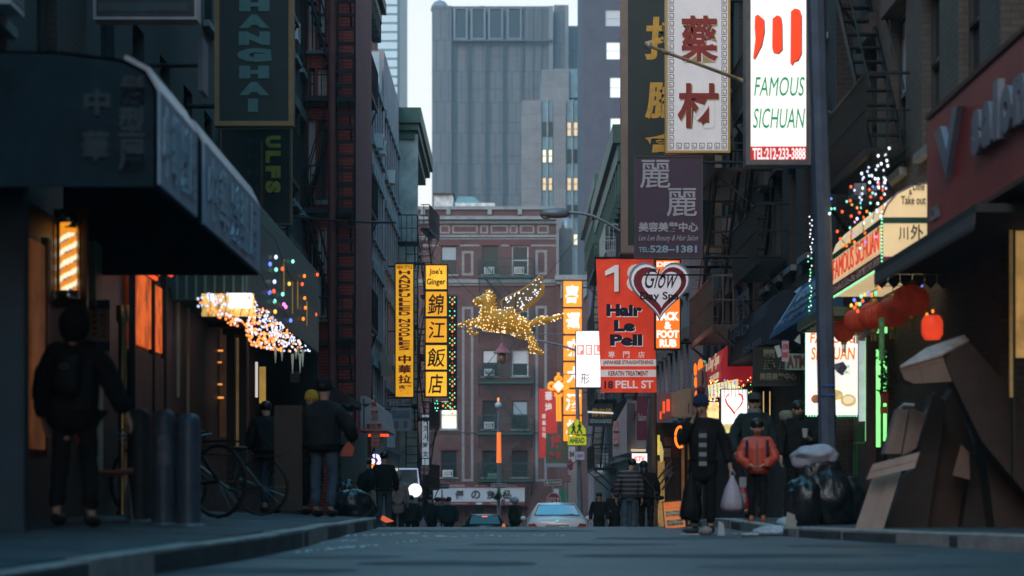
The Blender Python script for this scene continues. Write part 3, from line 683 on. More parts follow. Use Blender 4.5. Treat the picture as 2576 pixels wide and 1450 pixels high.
# ================================================================ helpers for things on the side walls
def Yat(u, x): return x * F / (u - U0)
def wrect(par, name, u0, u1, v0, v1, x, m, t=.04, out_=1, vy=None):
    """box lying on a side wall at world x between picture columns u0..u1 (v measured at the middle)"""
    a, c = sorted((Yat(u0, x), Yat(u1, x))); ym = (a + c) / 2 if vy is None else vy
    s = 1 if x < 0 else -1; L = par.location
    return MB().box(min(x, x + s * t) - L.x, max(x, x + s * t) - L.x, a - L.y, c - L.y, Z(v1, ym) - L.z, Z(v0, ym) - L.z).build(name, m, par)
def side_text(par, s, side, ya, yb, z0, z1, x, m, **k):
    """lettering on a street-facing side face between depths ya<yb"""
    L = par.location
    o = text(s, par, 0, 0, yb - ya, z1 - z0, 0, m, **k)
    if side < 0: o.location = (x - L.x, ya - L.y, z0 - L.z); o.rotation_euler = (0, 0, R(90))
    else: o.location = (x - L.x, yb - L.y, z0 - L.z); o.rotation_euler = (0, 0, R(-90))
    return o
def awning(label, side, prof, Y0, Y1, m, name='shop_awning', cat='awning', top=None, group=None):
    """prof: (x,z) outline in world from the bottom front corner up and back to the wall and down"""
    x0, z0 = prof[0]; o = thing(name, label, cat, (x0, Y0, z0), 0, group)
    p = [(x - x0, z - z0) for x, z in prof]
    if side < 0: p = p[::-1]
    MB().prism(p if side > 0 else p, 0, Y1 - Y0).build('canopy', m, o); return o
blue_dark = mat('dark navy awning cloth', (.022, .040, .054), .8, 0, .4, 2, .1, spec=.1)
blue_face = mat('grey blue awning face', (.36, .50, .66), .5, 0, .25, 3, .1)
rib_highlight = mat('ribs with painted highlight', (.55, .55, .62), .35, 0, .15, 3)  # sky highlight along the awning's curved top, painted as pale ribs
muted_txt = mat('faded blue grey lettering', (.045, .062, .078), .7, 0, .15)
muted_txt2 = mat('faded pale lettering', (.50, .58, .68), .7, 0, .15)
# ---- the two barber awnings
PA = [(-2.6, 2.27), (-2.6, 2.98), (-2.68, 3.12), (-2.84, 3.20), (-3.3, 3.26), (-4.6, 3.28), (-4.6, 2.27)]
for i, (a, c, lb) in enumerate(((17.7, 19.85, 'dark navy rounded shop awning nearest at top left with faint characters on its end'), (20.25, 24.8, 'long grey blue rounded awning behind the nearest one'))):
    PI_ = [(x + (-.02 if x > -4.5 else 0), z - .02) for x, z in PA[1:6]]
    aw = awning(lb, -1, PA[:6] + [(-4.6, 3.26)] + PI_[::-1][1:] + [(-2.62, 2.27)], a, c, blue_dark, group='rounded barber shop awnings')
    if i == 0: MB().prism([(x + 2.6, z - 2.27) for x, z in PA][::-1], .0, .02).build('end_panel', blue_dark, aw)
    else: MB().prism([(x + 2.6, z - 2.27) for x, z in PA][::-1], c - a - .02, c - a).build('end_panel', blue_dark, aw)
    MB().box(.001, .02, .03, c - a - .03, .02, .70).build('front_panel', blue_face, aw)
    me = MB().prism([(.0, .70), (.028, .70), (-.06, .88), (-.23, .97), (-.25, .945), (-.085, .855)], 0, .07).mesh('rib', rib_highlight)
    n = int((c - a) / .13)
    for k in range(n): put('rib', me, aw, (0, .03 + k * (c - a - .08) / n, 0))
    if i == 0:
        for (s, u0, v0, u1, v1) in (('中', 212, 225, 277, 290), ('華', 207, 330, 275, 405), ('髮', 302, 190, 365, 262), ('型', 298, 270, 365, 345), ('屋', 298, 350, 365, 430)):
            text(s, aw, X(u0, 17.7) + 2.6, Z(v1, 17.7) - 2.27, X(u1, 17.7) + 2.6, Z(v0, 17.7) - 2.27, -.002, muted_txt, bold=.03)
        for k, s in enumerate('中華髮屋'): side_text(aw, s, -1, 17.85 + k * .48, 18.2 + k * .48, 2.38, 2.9, -2.575, muted_txt2, bold=.03)
    else:
        for k, s in enumerate('中華髮型屋'): side_text(aw, s, -1, 20.5 + k * .82, 21.1 + k * .82, 2.36, 2.9, -2.575, muted_txt2, bold=.02)
# ---- nearest corner pillar and the little pale canopy on it
pl = thing('shop_pillar', 'plain blue grey pillar at the left edge of the street', 'pillar', (-4.3, 18.6, -.5))
MB().box(0, .545, 0, .2, .12, 3.4).build('shaft', mat('blue grey painted render', (.055, .075, .095), .8, 0, .25, 1.5), pl); MB().box(-.02, .57, -.03, .22, 0, .12).build('base', stone_dark, pl)
cp = thing('corner_canopy', 'small slanted pale blue canopy at left edge above the pillar', 'canopy', (-4.1, 17.6, 2.72))
MB().prism([(-.4, 0), (.24, 0), (.24, .22), (-.4, .52)], 0, 1.2).build('canopy', mat('dull blue canopy', (.07, .095, .125), .6, 0, .2), cp)
# ---- barber shop front under the awnings
bs = thing('barber_shop', 'dark barber shop front with brass column and red lit windows', 'shop front', (-4.3, 19, -.25))
black_panel = mat('black shop panel', (.018, .018, .018), .5, 0, .2)
wood_amber = mat('amber lit wood panel', (.30, .10, .03), .5, 0, .6, 2.5, 0, .20)
brass = mat('brass column', (.50, .36, .18), .25, .9, .2, 6)
red_glow = mat('red orange lit curtain', (.75, .09, .012), .6, 0, .8, 2.2, 0, .95)
neon_red = glow('red neon tube', (1, .09, .02), 1.1)
cream = mat('cream painted pilaster', (.42, .38, .25), .6, 0, .15, 4)
MB().box(-.5, -.03, .0, 23.5, 0, 2.9).build('shop_wall', black_panel, bs)
wrect(bs, 'wood_panel', 66, 100, 610, 1130, -4.3, wood_amber, .05); wrect(bs, 'wood_panel', 103, 112, 600, 1150, -4.3, mat('dark stained wood', (.12, .05, .02), .5, 0, .4), .06)
wrect(bs, 'pilaster', 216, 235, 612, 1200, -4.3, cream, .1)
wrect(bs, 'glass_bay', 325, 372, 690, 870, -4.3, red_glow, .04); wrect(bs, 'glass_bay', 378, 402, 720, 885, -4.3, red_glow, .03)
for u in (374, 404, 324): wrect(bs, 'mullion', u, u + 2, 640, 1180, -4.3, iron, .07)
wrect(bs, 'stall_riser', 326, 402, 890, 1180, -4.3, mat('dark red stall riser', (.10, .03, .02), .6, 0, .4), .05)
MB().lathe([(.07, 0), (.07, .08), (.045, .12), (.045, 2.1), (.07, 2.15), (.07, 2.3)], (.12, Yat(308, -4.18) - 19, 0), 14).build('brass_column', brass, bs)
for (u0, v0, u1, v1, r) in ((338, 668, 393, 702, .022), (357, 641, 430, 690, .035), (352, 650, 400, 692, .014)):
    y0, y1 = Yat(u0, -3.9), Yat(u1, -3.9)
    MB().tube([(.4, y0 - 19, Z(v0, y0) + .25), (.4, y1 - 19, Z(v1, y1) + .25)], r, 8).build('neon_tube', neon_red, bs)
for (u, a, c) in ((445, 700, 1000), (470, 690, 1050)): wrect(bs, 'door_edge', u, u + 1.5, a, c, -4.3, cream, .03)
# barber pole: glass tube with slanting stripes between chrome posts
bp = thing('barber_pole', 'lit barber pole with orange and white stripes between chrome rods', 'barber pole', W(172, 745, 22.9))
h = Z(549, 22.9) - Z(745, 22.9); rp_ = .078
seg = 28; lv_ = 40; vs = []; fs = []; ms = []
for j in range(lv_ + 1):
    for i in range(seg): a = 2 * math.pi * i / seg; vs.append((rp_ * math.cos(a), rp_ * math.sin(a), .05 + (h - .1) * j / lv_))
b = MB(); b.add(vs, [])
for j in range(lv_):
    for i in range(seg):
        ph = ((j + .5) / lv_ * 5.2 - ((i / seg + .25) % 1.0) * 1.0 * 2.0) % 1.0
        mi = 0 if ph < .42 else (1 if ph < .90 else 2)
        if j > 33: mi = 1 if j < 37 or ph < .5 else 3
        b.f.append((j * seg + i, j * seg + (i + 1) % seg, (j + 1) * seg + (i + 1) % seg, (j + 1) * seg + i)); b.m.append(mi)
b.build('striped_cylinder', [glow('warm white stripe', (1, .80, .52), 1.25), glow('orange stripe', (1, .30, .02), .95, .2, 5), glow('blue stripe', (.10, .10, .45), .4), mat('black stripe', (.02, .02, .02))], bp)
chrome = mat('chrome', (.6, .58, .5), .12, 1, 0)
MB().lathe([(.10, -.03), (.11, .0), (.10, .05)], n=20).build('lower_cap', chrome, bp); MB().lathe([(.10, 0), (.11, .05), (.09, .08)], (0, 0, h - .05), 20).build('upper_cap', chrome, bp)
for a in (-.125, .105): MB().tube([(a, -.02, -.03), (a, -.02, h + .04)], .012, 8).build('rod', chrome, bp)
MB().box(-.16, .16, .1, .16, -.1, h + .1).build('back_plate', mat('dark bronze', (.06, .04, .02), .4, .5), bp)
# poster board
ps = Sign('poster_board', 'white poster with red characters and blue bands beside the barber pole', 'poster', 226, 755, 276, 905, 24.3, face=mat('poster paper', (.42, .40, .30), .7, 0, .08), t=.03)
ps.plate(0, .85, 1, 1, mat('poster blue band', (.03, .06, .12), .6)); ps.plate(0, .14, 1, .30, mat('poster blue band', (.03, .06, .12)))
ps.t('界', .08, .87, .4, .985, mat('poster pale print', (.5, .5, .45)), y=-.008)
pr = mat('poster red print', (.35, .04, .03))
for k, s in enumerate('小姐理髮十元'): ps.t(s, .55, .80 - k * .088, .85, .87 - k * .088 - .01, pr, bold=.03)
for k, s in enumerate('理髮剪洗吹'): ps.t(s, .12, .79 - k * .1, .38, .86 - k * .1, pr, bold=.03)
# ---- top left dark board and slim lit edge
tb = Sign('projecting_board', 'dark grey projecting board with a bright steel edge at top left', 'sign', 235, -160, 496, 50, 27, face=mat('slate grey board', (.045, .05, .06), .6, 0, .3), frame=mat('steel edge', (.30, .32, .36), .35, .3), fw=.03, t=.3)
tb.arm(.5, -4.7); tb.plate(.05, .10, .9, .2, mat('slate panel line', (.075, .09, .105)), name='moulding')
tb2 = Sign('projecting_board', 'slim pale edged board hanging just below the steel edged one', 'sign', 498, 95, 510, 228, 28, face=mat('pale purple grey board', (.16, .16, .20), .5, 0, .3), t=.5); tb2.arm(.3, -4.8)
# ---- tall green sign with rotated block letters
gold_frame = mat('dull gold frame', (.26, .17, .085), .5, .2, .2, 4)
sg = Sign('hanging_sign', 'tall dark green hanging sign with blocky teal letters and gold frame', 'sign', 540, -300, 738, 317, 36, face=mat('dark green sign board', (.014, .034, .036), .6, 0, .2, 3), frame=gold_frame, fw=.07, t=.25)
teal = mat('teal letters', (.085, .20, .205), .6, 0, .15, 4)
for (s, a, c, u0, u1) in (('S', -48, -14, 602, 678), ('H', -5, 29, 602, 678), ('A', 38, 71, 602, 678), ('N', 80, 114, 601, 679), ('G', 122, 156, 596, 683), ('H', 166, 198, 602, 677), ('A', 207, 240, 602, 677), ('I', 249, 282, 624, 649)):
    sg.tp(s, u0, a, u1, c, teal, bold=.09)
sg.arm(2.2, -4.85, .04); sg.arm(.3, -4.85, .04)
yb = Sign('hanging_sign', 'dark sign with a column of yellow rotated letters below the green one', 'sign', 553, 322, 733, 566, 40, face=mat('black green board', (.016, .024, .024), .6, 0, .3), frame=mat('thin bronze frame', (.14, .10, .055), .5), fw=.03, t=.2)
yel = mat('dull yellow letters', (.38, .31, .05), .6, 0, .3, 5)
for k, s in enumerate(('U', 'L', 'F', 'S')): yb.tp(s, 668, 342 + k * 38, 706, 372 + k * 38, yel, bold=.07, rot90=True)
yb.plate((655 - 553) / 180, .2, (662 - 553) / 180, .87, mat('rust stripe', (.16, .07, .03)), name='stripe')
for k in range(4): yb.tp('H', 625, 350 + k * 38, 650, 366 + k * 38, mat('dim teal print', (.04, .06, .065)), bold=.01)
yb.arm(.6, -4.85)
# ---- ribbed teal canopy front with coloured bulbs
rc = thing('ribbed_canopy', 'teal ribbed metal canopy front hung with coloured bulbs', 'canopy', (-3.4, 30.8, 2.5))
MB().box(-1.0, 0, 0, 11.4, 0, 1.4).build('canopy', mat('dark teal sheet', (.022, .05, .052), .5, 0, .3), rc)
teal_rib = mat('teal ribbed metal', (.10, .21, .22), .35, .3, .3, 2)
me = MB().prism([(-.01, .02), (.03, .02), (.03, 1.40), (-.01, 1.40)], 0, .05).mesh('rib', teal_rib)
for k in range(90): put('rib', me, rc, (0, .02 + k * .1265, 0))
me2 = MB().box(0, .03, 0, .03, 0, 1.38).mesh('rib', teal_rib)
for k in range(8): put('rib', me2, rc, (-.04 - k * .12, -.03, .02))
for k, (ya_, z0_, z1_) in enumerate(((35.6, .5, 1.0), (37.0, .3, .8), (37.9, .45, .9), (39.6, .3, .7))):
    yy_ = ya_; MB().box(.031, .04, yy_ - 30.8, yy_ - 30.8 + .12, z0_, z1_).build('painted_reflection', glow('amber reflected strip', (.45, .26, .06), .35, .4, 3), rc)  # warm reflections on the ribs, painted as glowing strips
# ---- bulbs
bulb_mats = {k: glow('bulb ' + k, c, s, sample=False) for k, c, s in (('white', (.85, .9, 1), 1.6), ('blue', (.15, .25, 1), 1.6), ('red', (1, .12, .04), 1.5), ('green', (.1, 1, .45), 1.3),
    ('amber', (1, .30, .07), 2.0), ('cool', (.62, .70, 1), 1.5), ('yellow', (1, .6, .1), 1.3), ('teal', (.3, 1, .8), 1.3), ('pink', (1, .3, .75), 1.3), ('gold', (1, .72, .30), 2.4), ('led', (.25, 1, .5), 1.7), ('orange', (1, .25, .02), 1.5))}
_B = {}
def bulb_mesh(c, r):
    k = (c, round(r, 4))
    if k not in _B: _B[k] = MB().ball((0, 0, 0), (r, r, r * 1.25), 6, 4).mesh('bulb', bulb_mats[c])
    return _B[k]
def lights(label, pts, cat='string lights', name='string_lights', group=None, wire=True, wm=None, limit=300):
    """pts: (Vector, colour, radius); wire joins them in order"""
    o = thing(name, label, cat, pts[0][0], 0, group); L = o.location
    rest = {}
    for i, (p, c, r) in enumerate(pts):
        if i < limit: put('bulb', bulb_mesh(c, r), o, p - L)
        else: rest.setdefault(c, MB()).ball(p - L, r, 6, 4)
    for c, b_ in rest.items(): q = b_.build('bulb_cluster', bulb_mats[c], o); q['kind'] = 'stuff'
    if wire:
        b = MB()
        for w_ in (wire if isinstance(wire, list) else [[p for p, _, _ in pts]]): b.tube([p - L for p in w_], .006, 3)
        b.build('wire', wm or mat('dark wire', (.02, .03, .02), .6), o)
    return o
rl = random.Random(31)
def c2(x, y): return 478 + x * .2429, 629 + y * .2429
pts = []
for (x, y, c) in ((1065, 120, 'teal'), (890, 75, 'cool'), (830, 148, 'blue'), (892, 205, 'teal'), (957, 197, 'red'), (875, 330, 'cool'), (1028, 352, 'yellow'), (868, 428, 'red'), (825, 443, 'blue'), (960, 460, 'teal'), (877, 533, 'teal'), (972, 565, 'pink'), (992, 590, 'pink'), (882, 640, 'yellow'), (1043, 732, 'blue'), (1185, 272, 'orange'), (1245, 300, 'orange'), (1228, 198, 'orange'), (1320, 257, 'red'), (1272, 348, 'orange'), (1162, 355, 'red'), (1240, 418, 'red'), (1188, 500, 'orange'), (1255, 470, 'red'), (1232, 515, 'red'), (1258, 558, 'orange'), (1195, 600, 'orange'), (1220, 640, 'orange'), (1303, 670, 'red'), (1173, 715, 'orange'), (1215, 722, 'red'), (1280, 760, 'orange'), (1213, 853, 'orange'), (1240, 880, 'red'), (1238, 945, 'orange')):
    u, v = c2(x, y); Y = Yat(u, -3.32) if u < 770 else 41.5; pts.append((W(u, v, Y), c, .026))
lights('coloured bulbs scattered over the teal ribbed canopy front', pts, wire=[[W(650, 560, 31), W(690, 600, 33.5), W(730, 700, 36), W(780, 720, 41)], [W(655, 690, 31), W(690, 760, 33.5), W(720, 790, 36), W(778, 850, 41)]])
pts = []
def inpoly(u, v):
    top = (740 if u < 632 else 745 + (u - 632) * .92); bot = 772 + (u - 498) * .55 if u < 600 else (805 + (u - 600) * 1.9 if u < 635 else 872 + (u - 635) * .22)
    if u > 700 and v > 885: return False
    return top < v < bot
while len(pts) < 560:
    u = rl.uniform(498, 782); v = rl.uniform(738, 905)
    if not inpoly(u, v): continue
    if u < 620 and rl.random() < .55: continue
    top = (740 if u < 632 else 745 + (u - 632) * .92)
    c = 'amber' if rl.random() < (.75 if v > top + 55 or (u < 640 and v > 775) else .3) else ('cool' if rl.random() < .75 else 'white')
    Y = Yat(u, -3.3) + rl.uniform(-.3, .3); pts.append((W(u, v, Y), c, rl.uniform(.010, .016)))
wr = []
for k in range(14):
    u = 505 + k * 20; Y = Yat(u, -3.3); t_ = 740 if u < 632 else 745 + (u - 632) * .92; wr.append([W(u, t_, Y), W(u + 6, t_ + 30, Y), W(u - 3, t_ + 60, Y)])
lights('dense curtain of amber and cool white fairy lights over the doorway', pts, wire=wr)
ic_m = mat('clear plastic icicle', (.62, .66, .55), .2, 0, .2, 30, 0, .18)
for (x, a, c) in ((885, 1000, 1172), (952, 1010, 1152), (1062, 1078, 1282), (1140, 1075, 1275), (1167, 1035, 1212), (1098, 1030, 1130), (1120, 1010, 1090)):
    u, v0 = c2(x, a); _, v1 = c2(x, c); Y = Yat(u, -3.3); hh = Z(v0, Y) - Z(v1, Y)
    b = MB().lathe([(.004, 0), (.012, hh * .4), (.02, hh * .75), (.026, hh)], n=7, sm=False); q = b.build('hanging_icicle', ic_m, None, W(u, v1, Y))
    tag(q, 'clear plastic icicle %s below the amber fairy lights' % {885:'first from the left, hanging',952:'second from the left, hanging',1062:'longest and left of the long pair, hanging',1140:'longest and right of the long pair, hanging',1167:'at the right end, hanging',1098:'shorter, between the two long ones,',1120:'stubby, above the long pair,'}[x], 'icicle decoration', 'plastic icicles under the fairy lights')
# lit doorway behind the fairy lights
dw = thing('restaurant_entrance', 'dark restaurant entrance with amber ceiling and a bright white panel', 'shop front', (-4.25, 33.5, -.3)); L = dw.location
amber_ceil = glow('amber lit ceiling', (.85, .42, .12), .8, .7, 3)
def cam_rect(par, name, u0, v0, u1, v1, Y, m, t=.04):
    L = par.location; return MB().box(X(u0, Y) - L.x, X(u1, Y) - L.x, Y - L.y, Y - L.y + t, Z(v1, Y) - L.z, Z(v0, Y) - L.z).build(name, m, par)
cam_rect(dw, 'lit_ceiling', 507, 739, 638, 796, 30.6, amber_ceil); cam_rect(dw, 'lit_panel', 577, 738, 632, 775, 30.5, glow('white light panel', (1, .93, .90), 2.0), .05)
cam_rect(dw, 'door_head', 500, 797, 600, 823, 34.4, black_panel, .3); cam_rect(dw, 'door_head', 560, 824, 622, 842, 35.0, black_panel, .2)
for (a, c, t_, b_) in ((500, 507, 823, 1230), (570, 590, 842, 1230), (601, 620, 842, 1230)): cam_rect(dw, 'door_post', a, t_, c, b_, 34.6, black_panel, .2)
cam_rect(dw, 'door_edge', 594, 850, 600, 1130, 34.8, mat('gold lit edge', (.50, .34, .13), .4, .3, .3, 3, 0, .12)); cam_rect(dw, 'door_edge', 622, 845, 626, 1120, 35.4, mat('dim gold edge', (.22, .16, .08), .4))
cam_rect(dw, 'inner_wall', 505, 826, 568, 1100, 35.8, mat('brown lit interior', (.14, .075, .045), .6, 0, .5, 1.5, 0, .15)); cam_rect(dw, 'transom', 515, 822, 568, 828, 35.6, cream)
cam_rect(dw, 'curtain', 494, 820, 518, 905, 34.2, mat('hanging grey cloth', (.12, .13, .16), .8, 0, .2))
for (v, s) in ((880, 8), (965, 7), (998, 9), (910, 6)): cam_rect(dw, 'small_lamp', 548, v, 548 + s * 1.6, v + s * .6, 35.6, glow('small warm lamp', (1, .35, .08), .9), .03)
cam_rect(dw, 'white_tube', 642, 911, 648, 1000, 36.6, glow('pale tube light', (.85, .83, .75), .65)); cam_rect(dw, 'yellow_window', 652, 923, 668, 1015, 37, glow('amber window', (.60, .36, .08), .5, .3, 2))
cam_rect(dw, 'shutter_box', 730, 935, 752, 962, 40, mat('dull rose box', (.2, .12, .12), .6))
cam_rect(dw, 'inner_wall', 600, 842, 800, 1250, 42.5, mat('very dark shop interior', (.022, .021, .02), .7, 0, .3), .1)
cb = thing('doorway_board', 'plain brown board leaning between the two dark coated people', 'board', W(700, 1290, 31)); cam_rect(cb, 'board', 690, 1020, 760, 1283, 31.0, mat('brown board', (.065, .045, .034), .8, 0, .2), .04)
# ---- left street signs
sign_yel = glow('yellow sign face', (.80, .36, .012), .82, .12, 3); sign_red = mat('sign red print', (.42, .02, .02), .6, 0, .1)
black = mat('black sign print', (.012, .012, .014), .6, 0, 0); frame_blk = mat('black sign frame', (.022, .022, .024), .5)
ns = Sign('vertical_sign', 'narrow yellow vertical sign with red stacked letters for noodles', 'sign', 993, 663, 1042, 1001, 80, face=sign_yel, frame=frame_blk, fw=.035, t=.25)
ns.tp('NEW STYLE', 998, 668, 1037, 677, sign_red, bold=.03)
v = 681.0
for ch in 'HANDPULLED NOODLES':
    if ch != ' ': ns.tp(ch, 1003, v, 1032, v + 9.8, sign_red, bold=.035)
    v += 11.45 if ch != ' ' else 7
for k, s in enumerate('中華拉麵'): ns.tp(s, 1002, 893 + k * 25.3, 1034, 915 + k * 25.3, sign_red, bold=.035)
ns.arm(4.35, -4.1, .03); ns.arm(.1, -4.1, .03); ns.arm(2.2, -4.1, .02)
tl = Sign('phone_plate', 'white horizontal board with a phone number under the yellow noodle sign', 'sign', 964, 1002, 1037, 1023, 79.4, face=mat('white board', (.45, .43, .45), .6, 0, .1), frame=frame_blk, fw=.03, t=.12)
tl.tp('Tel: 212-285-0668', 968, 1006, 1034, 1019, mat('maroon print', (.10, .02, .03)), bold=.02); tl.arm(.15, -4.1, .02)
jm = [glow('amber yellow lit box', (.95, .46, .028), 1.0, .14, 3), glow('amber orange lit box', (.85, .36, .015), .9, .12, 3)]
jg = thing('vertical_sign', 'column of five lit amber boxes with black brush characters', 'sign', W(1069, 1000, 85)); L = jg.location
for i, (a, c, s, u0, u1, p, q) in enumerate(((668, 728, None, 0, 0, 0, 0), (734, 796, '錦', 1076, 1117, 740, 792), (802, 862, '江', 1078, 1119, 809, 852), (869, 930, '飯', 1075, 1121, 876, 924), (936, 997, '店', 1077, 1115, 941, 991))):
    bxx = cam_rect(jg, 'lit_box', 1071.5, a, 1123.5, c, 85, jm[1 if i in (1, 2) else 0], .3)
    fr = MB(); w0, w1, z0, z1 = X(1068, 85) - L.x, X(1127, 85) - L.x, Z(c + 3.2, 85) - L.z, Z(a - 3.2, 85) - L.z; g = .045
    fr.box(w0, w0 + g, -.03, .35, z0, z1); fr.box(w1 - g, w1, -.03, .35, z0, z1); fr.box(w0 + g, w1 - g, -.03, .35, z0, z0 + g); fr.box(w0 + g, w1 - g, -.03, .35, z1 - g, z1); fr.build('frame', frame_blk, jg)
    if s: text(s, jg, X(u0, 85) - L.x, Z(q, 85) - L.z, X(u1, 85) - L.x, Z(p, 85) - L.z, -.001, black, bold=.014, shear=.12)
for (s, u0, u1, p, q) in (("Joe's", 1080, 1113, 676, 694), ('Ginger', 1073.5, 1120.5, 701, 721)): text(s, jg, X(u0, 85) - L.x, Z(q, 85) - L.z, X(u1, 85) - L.x, Z(p, 85) - L.z, -.001, black, bold=.025)
b = MB(); b.tube([(0, .15, Z(663, 85) - L.z), (-4.1 - L.x, .15, Z(663, 85) - L.z)], .05, 6); b.build('bracket', iron, jg)
MB().tube([(0, .15, .2), (-4.1 - L.x, .15, .2)], .04, 6).build('bracket', iron, jg)
lc = thing('light_column', 'black hooked column of green and orange bulbs beside the amber boxes', 'lit sign', W(1127, 1036, 85)); L = lc.location
cam_rect(lc, 'panel', 1127.8, 744, 1150, 1032, 85, mat('black panel', (.015, .015, .017), .5), .2); cam_rect(lc, 'panel', 1094, 1012, 1127.5, 1032, 85, mat('black panel', (.015, .015, .017)), .2)
def c1(x, y): return 943.5 + x * .2603, 629 + y * .2603
dots = []
for k in range(9):
    y = 480 + 132 * k
    for dy in ((0, 45) if k != 1 else (45,)): dots.append((*c1(747, y + dy), 'orange', .034))
    for dy in (-20, 25): dots.append((*c1(723, y + dy), 'green', .022)); dots.append((*c1(769, y + dy), 'teal', .022))
    for dy in (85,): dots.append((*c1(746, y + dy), 'red', .012))
for (x, y, c, r) in ((1020, 178, 'orange', .034), (1067, 178, 'orange', .034), (1045, 155, 'green', .022), (1045, 198, 'green', .022), (960, 130, 'green', .022), (942, 155, 'green', .022), (967, 157, 'green', .022), (945, 200, 'teal', .022), (970, 200, 'teal', .022), (960, 226, 'teal', .022), (1090, 155, 'green', .022), (1090, 198, 'teal', .022)):
    dots.append((849 + x * .2603, 975 + y * .2603, c, r))
for (u, v, c, r) in dots: put('bulb', bulb_mesh(c, r), lc, (X(u, 84.95) - L.x, -.05, Z(v, 84.95) - L.z))
# low awnings and boards down the left pavement
aw = awning('black scalloped awning behind the man in jeans', -1, [(-3.05, 1.75), (-3.05, 1.88), (-3.55, 2.2), (-4.6, 2.25), (-4.6, 1.75)], 45.5, 49, mat('black maroon cloth', (.045, .018, .018), .8, 0, .3))
me = MB().prism([(0, 0), (.10, -.07), (.2, 0)], 0, .01).mesh('scallop', mat('dark teal scallop', (.03, .06, .065)))
for k in range(11): put('scallop', me, aw, (-1.5 + k * .17, -.012, .0)); 
wa = awning('white barber awning with red characters beyond the black one', -1, [(-3.02, 1.60), (-3.14, 2.15), (-3.5, 2.42), (-4.6, 2.45), (-4.6, 1.60)], 58, 63, mat('white awning vinyl', (.36, .37, .40), .5, 0, .15, 3)); 
for (s, u0, v0, u1, v1) in (('麗', 933, 1033, 951, 1058), ('髮型屋', 921, 1066, 960, 1079), ('美', 934, 1010, 948, 1024)): text(s, wa, X(u0, 58) + 3.02, Z(v1, 58) - 1.6, X(u1, 58) + 3.02, Z(v0, 58) - 1.6, -.002, sign_red, bold=.01)
MB().box(X(914, 58) + 3.02, X(917, 58) + 3.02, -.006, 0, .01, .75).build('seam', iron, wa)
MB().tube([(-.9, .3, -.12), (.05, .3, -.12)], .04, 6).build('red_tube', neon_red, wa)
gp = thing('utility_cabinet', 'plain grey metal cabinet on the left pavement behind the man in jeans', 'cabinet', W(858, 1290, 50)); cam_rect(gp, 'cabinet', 858, 1090, 922, 1288, 50, mat('grey green enamel', (.11, .125, .12), .6, 0, .15, 1), .6)
cam_rect(gp, 'notice', 872, 1040, 884, 1090, 49.9, mat('pale notice', (.35, .36, .33)), .04)
po = Sign('hanging_poster', 'grey white poster with small blue print under the phone number board', 'poster', 984, 1026, 1036, 1085, 77.5, face=mat('grey poster', (.26, .28, .30), .7, 0, .1), t=.05)
for k, s in enumerate(('hair & foot care', 'Professional', 'Massage')): po.t(s, .1, .80 - k * .12, .9, .88 - k * .12, mat('blue print', (.05, .08, .22)), bold=0)
for a in (.15, .6): po.plate(a, .12, a + .2, .42, mat('faded skin print', (.2, .14, .13)), name='picture')
po.arm(.7, -4.1, .02)
ns2 = Sign('parking_sign', 'small orange red parking sign below the white awning', 'road sign', 933, 1091, 956, 1126, 57.5, face=mat('sign orange red', (.42, .10, .06), .5, 0, .1), t=.02)
for k, s in enumerate(('NO STANDING', 'ANYTIME', '< >')): ns2.t(s, .1, .68 - k * .28, .9, .86 - k * .28, mat('pale sign print', (.5, .4, .35)), bold=.01)
MB().box(ns2.w * .45, ns2.w * .55, .02, .06, -1.9, ns2.h).build('post', grey_metal, ns2.o)
ws = Sign('vertical_sign', 'tall white vertical sign with red characters seen through the fire escape', 'sign', 1060, 1042, 1081, 1172, 97, face=glow('blue white sign face', (.42, .50, .58), .45, .1), frame=frame_blk, fw=.03)
for k, s in enumerate('黃文人時女'): ws.t(s, .18, .83 - k * .165, .82, .95 - k * .165, sign_red, bold=.02)
ws.arm(1.8, -4.2, .02)
# neon swirl, small lit sign, round white lamp sign, blue tube
nw = thing('neon_sign', 'round neon sign with a violet crescent and an orange lower curve', 'neon sign', W(943, 1180, 64)); L = nw.location
def arcpts(uc, vc, ru, rv, a0, a1, Y, n=14): return [W(uc + ru * math.cos(R(a0 + (a1 - a0) * k / n)), vc - rv * math.sin(R(a0 + (a1 - a0) * k / n)), Y) - L for k in range(n + 1)]
MB().tube(arcpts(944, 1159, 11, 12, 120, -60, 64), .05, 8).build('violet_crescent', glow('violet neon', (.62, .55, 1), 1.6), nw)
MB().ball(W(937, 1161, 64) - L, (.07, .03, .07)).build('white_spot', glow('pink white neon', (1, .75, .85), 1.6), nw)
MB().tube(arcpts(945, 1168, 8, 8, 190, 350, 64), .06, 8).build('orange_curve', glow('orange neon', (1, .27, .04), 1.5), nw)
MB().box(X(941, 64) - L.x, X(945, 64) - L.x, .05, .09, -.2, 1.3).build('hanger', iron, nw)
ls = Sign('lit_sign', 'small cream lit box sign above the white coated passer by', 'sign', 978, 1176, 1003, 1218, 74, face=glow('cream box', (.85, .72, .48), .7), frame=frame_blk, fw=.02)
for k, s in enumerate('中國'): ls.t(s, .3, .5 - k * .38, .7, .85 - k * .38, black)
ls.arm(.4, -4.1, .02)
rs = thing('round_sign', 'bright white round lit sign over the crowd on the left', 'sign', W(1044, 1250, 86)); L = rs.location
MB().lathe([(.02, -.06), (.235, -.06), (.245, -.03), (.245, .03), (.235, .06), (.02, .06)], n=28).build('disc', glow('white round lamp', (1, .93, .98), 1.15), rs, W(1044, 1234, 86) - L, (R(90), 0, 0))
MB().tube([W(1054, 1222, 86.2) - L, W(1050, 1180, 86.2) - L, W(1050, 1180, 86.2) - L + Vector((-.9, 0, 0))], .03, 6).build('arm', glow('blue white tube', (.45, .55, .75), .6), rs)
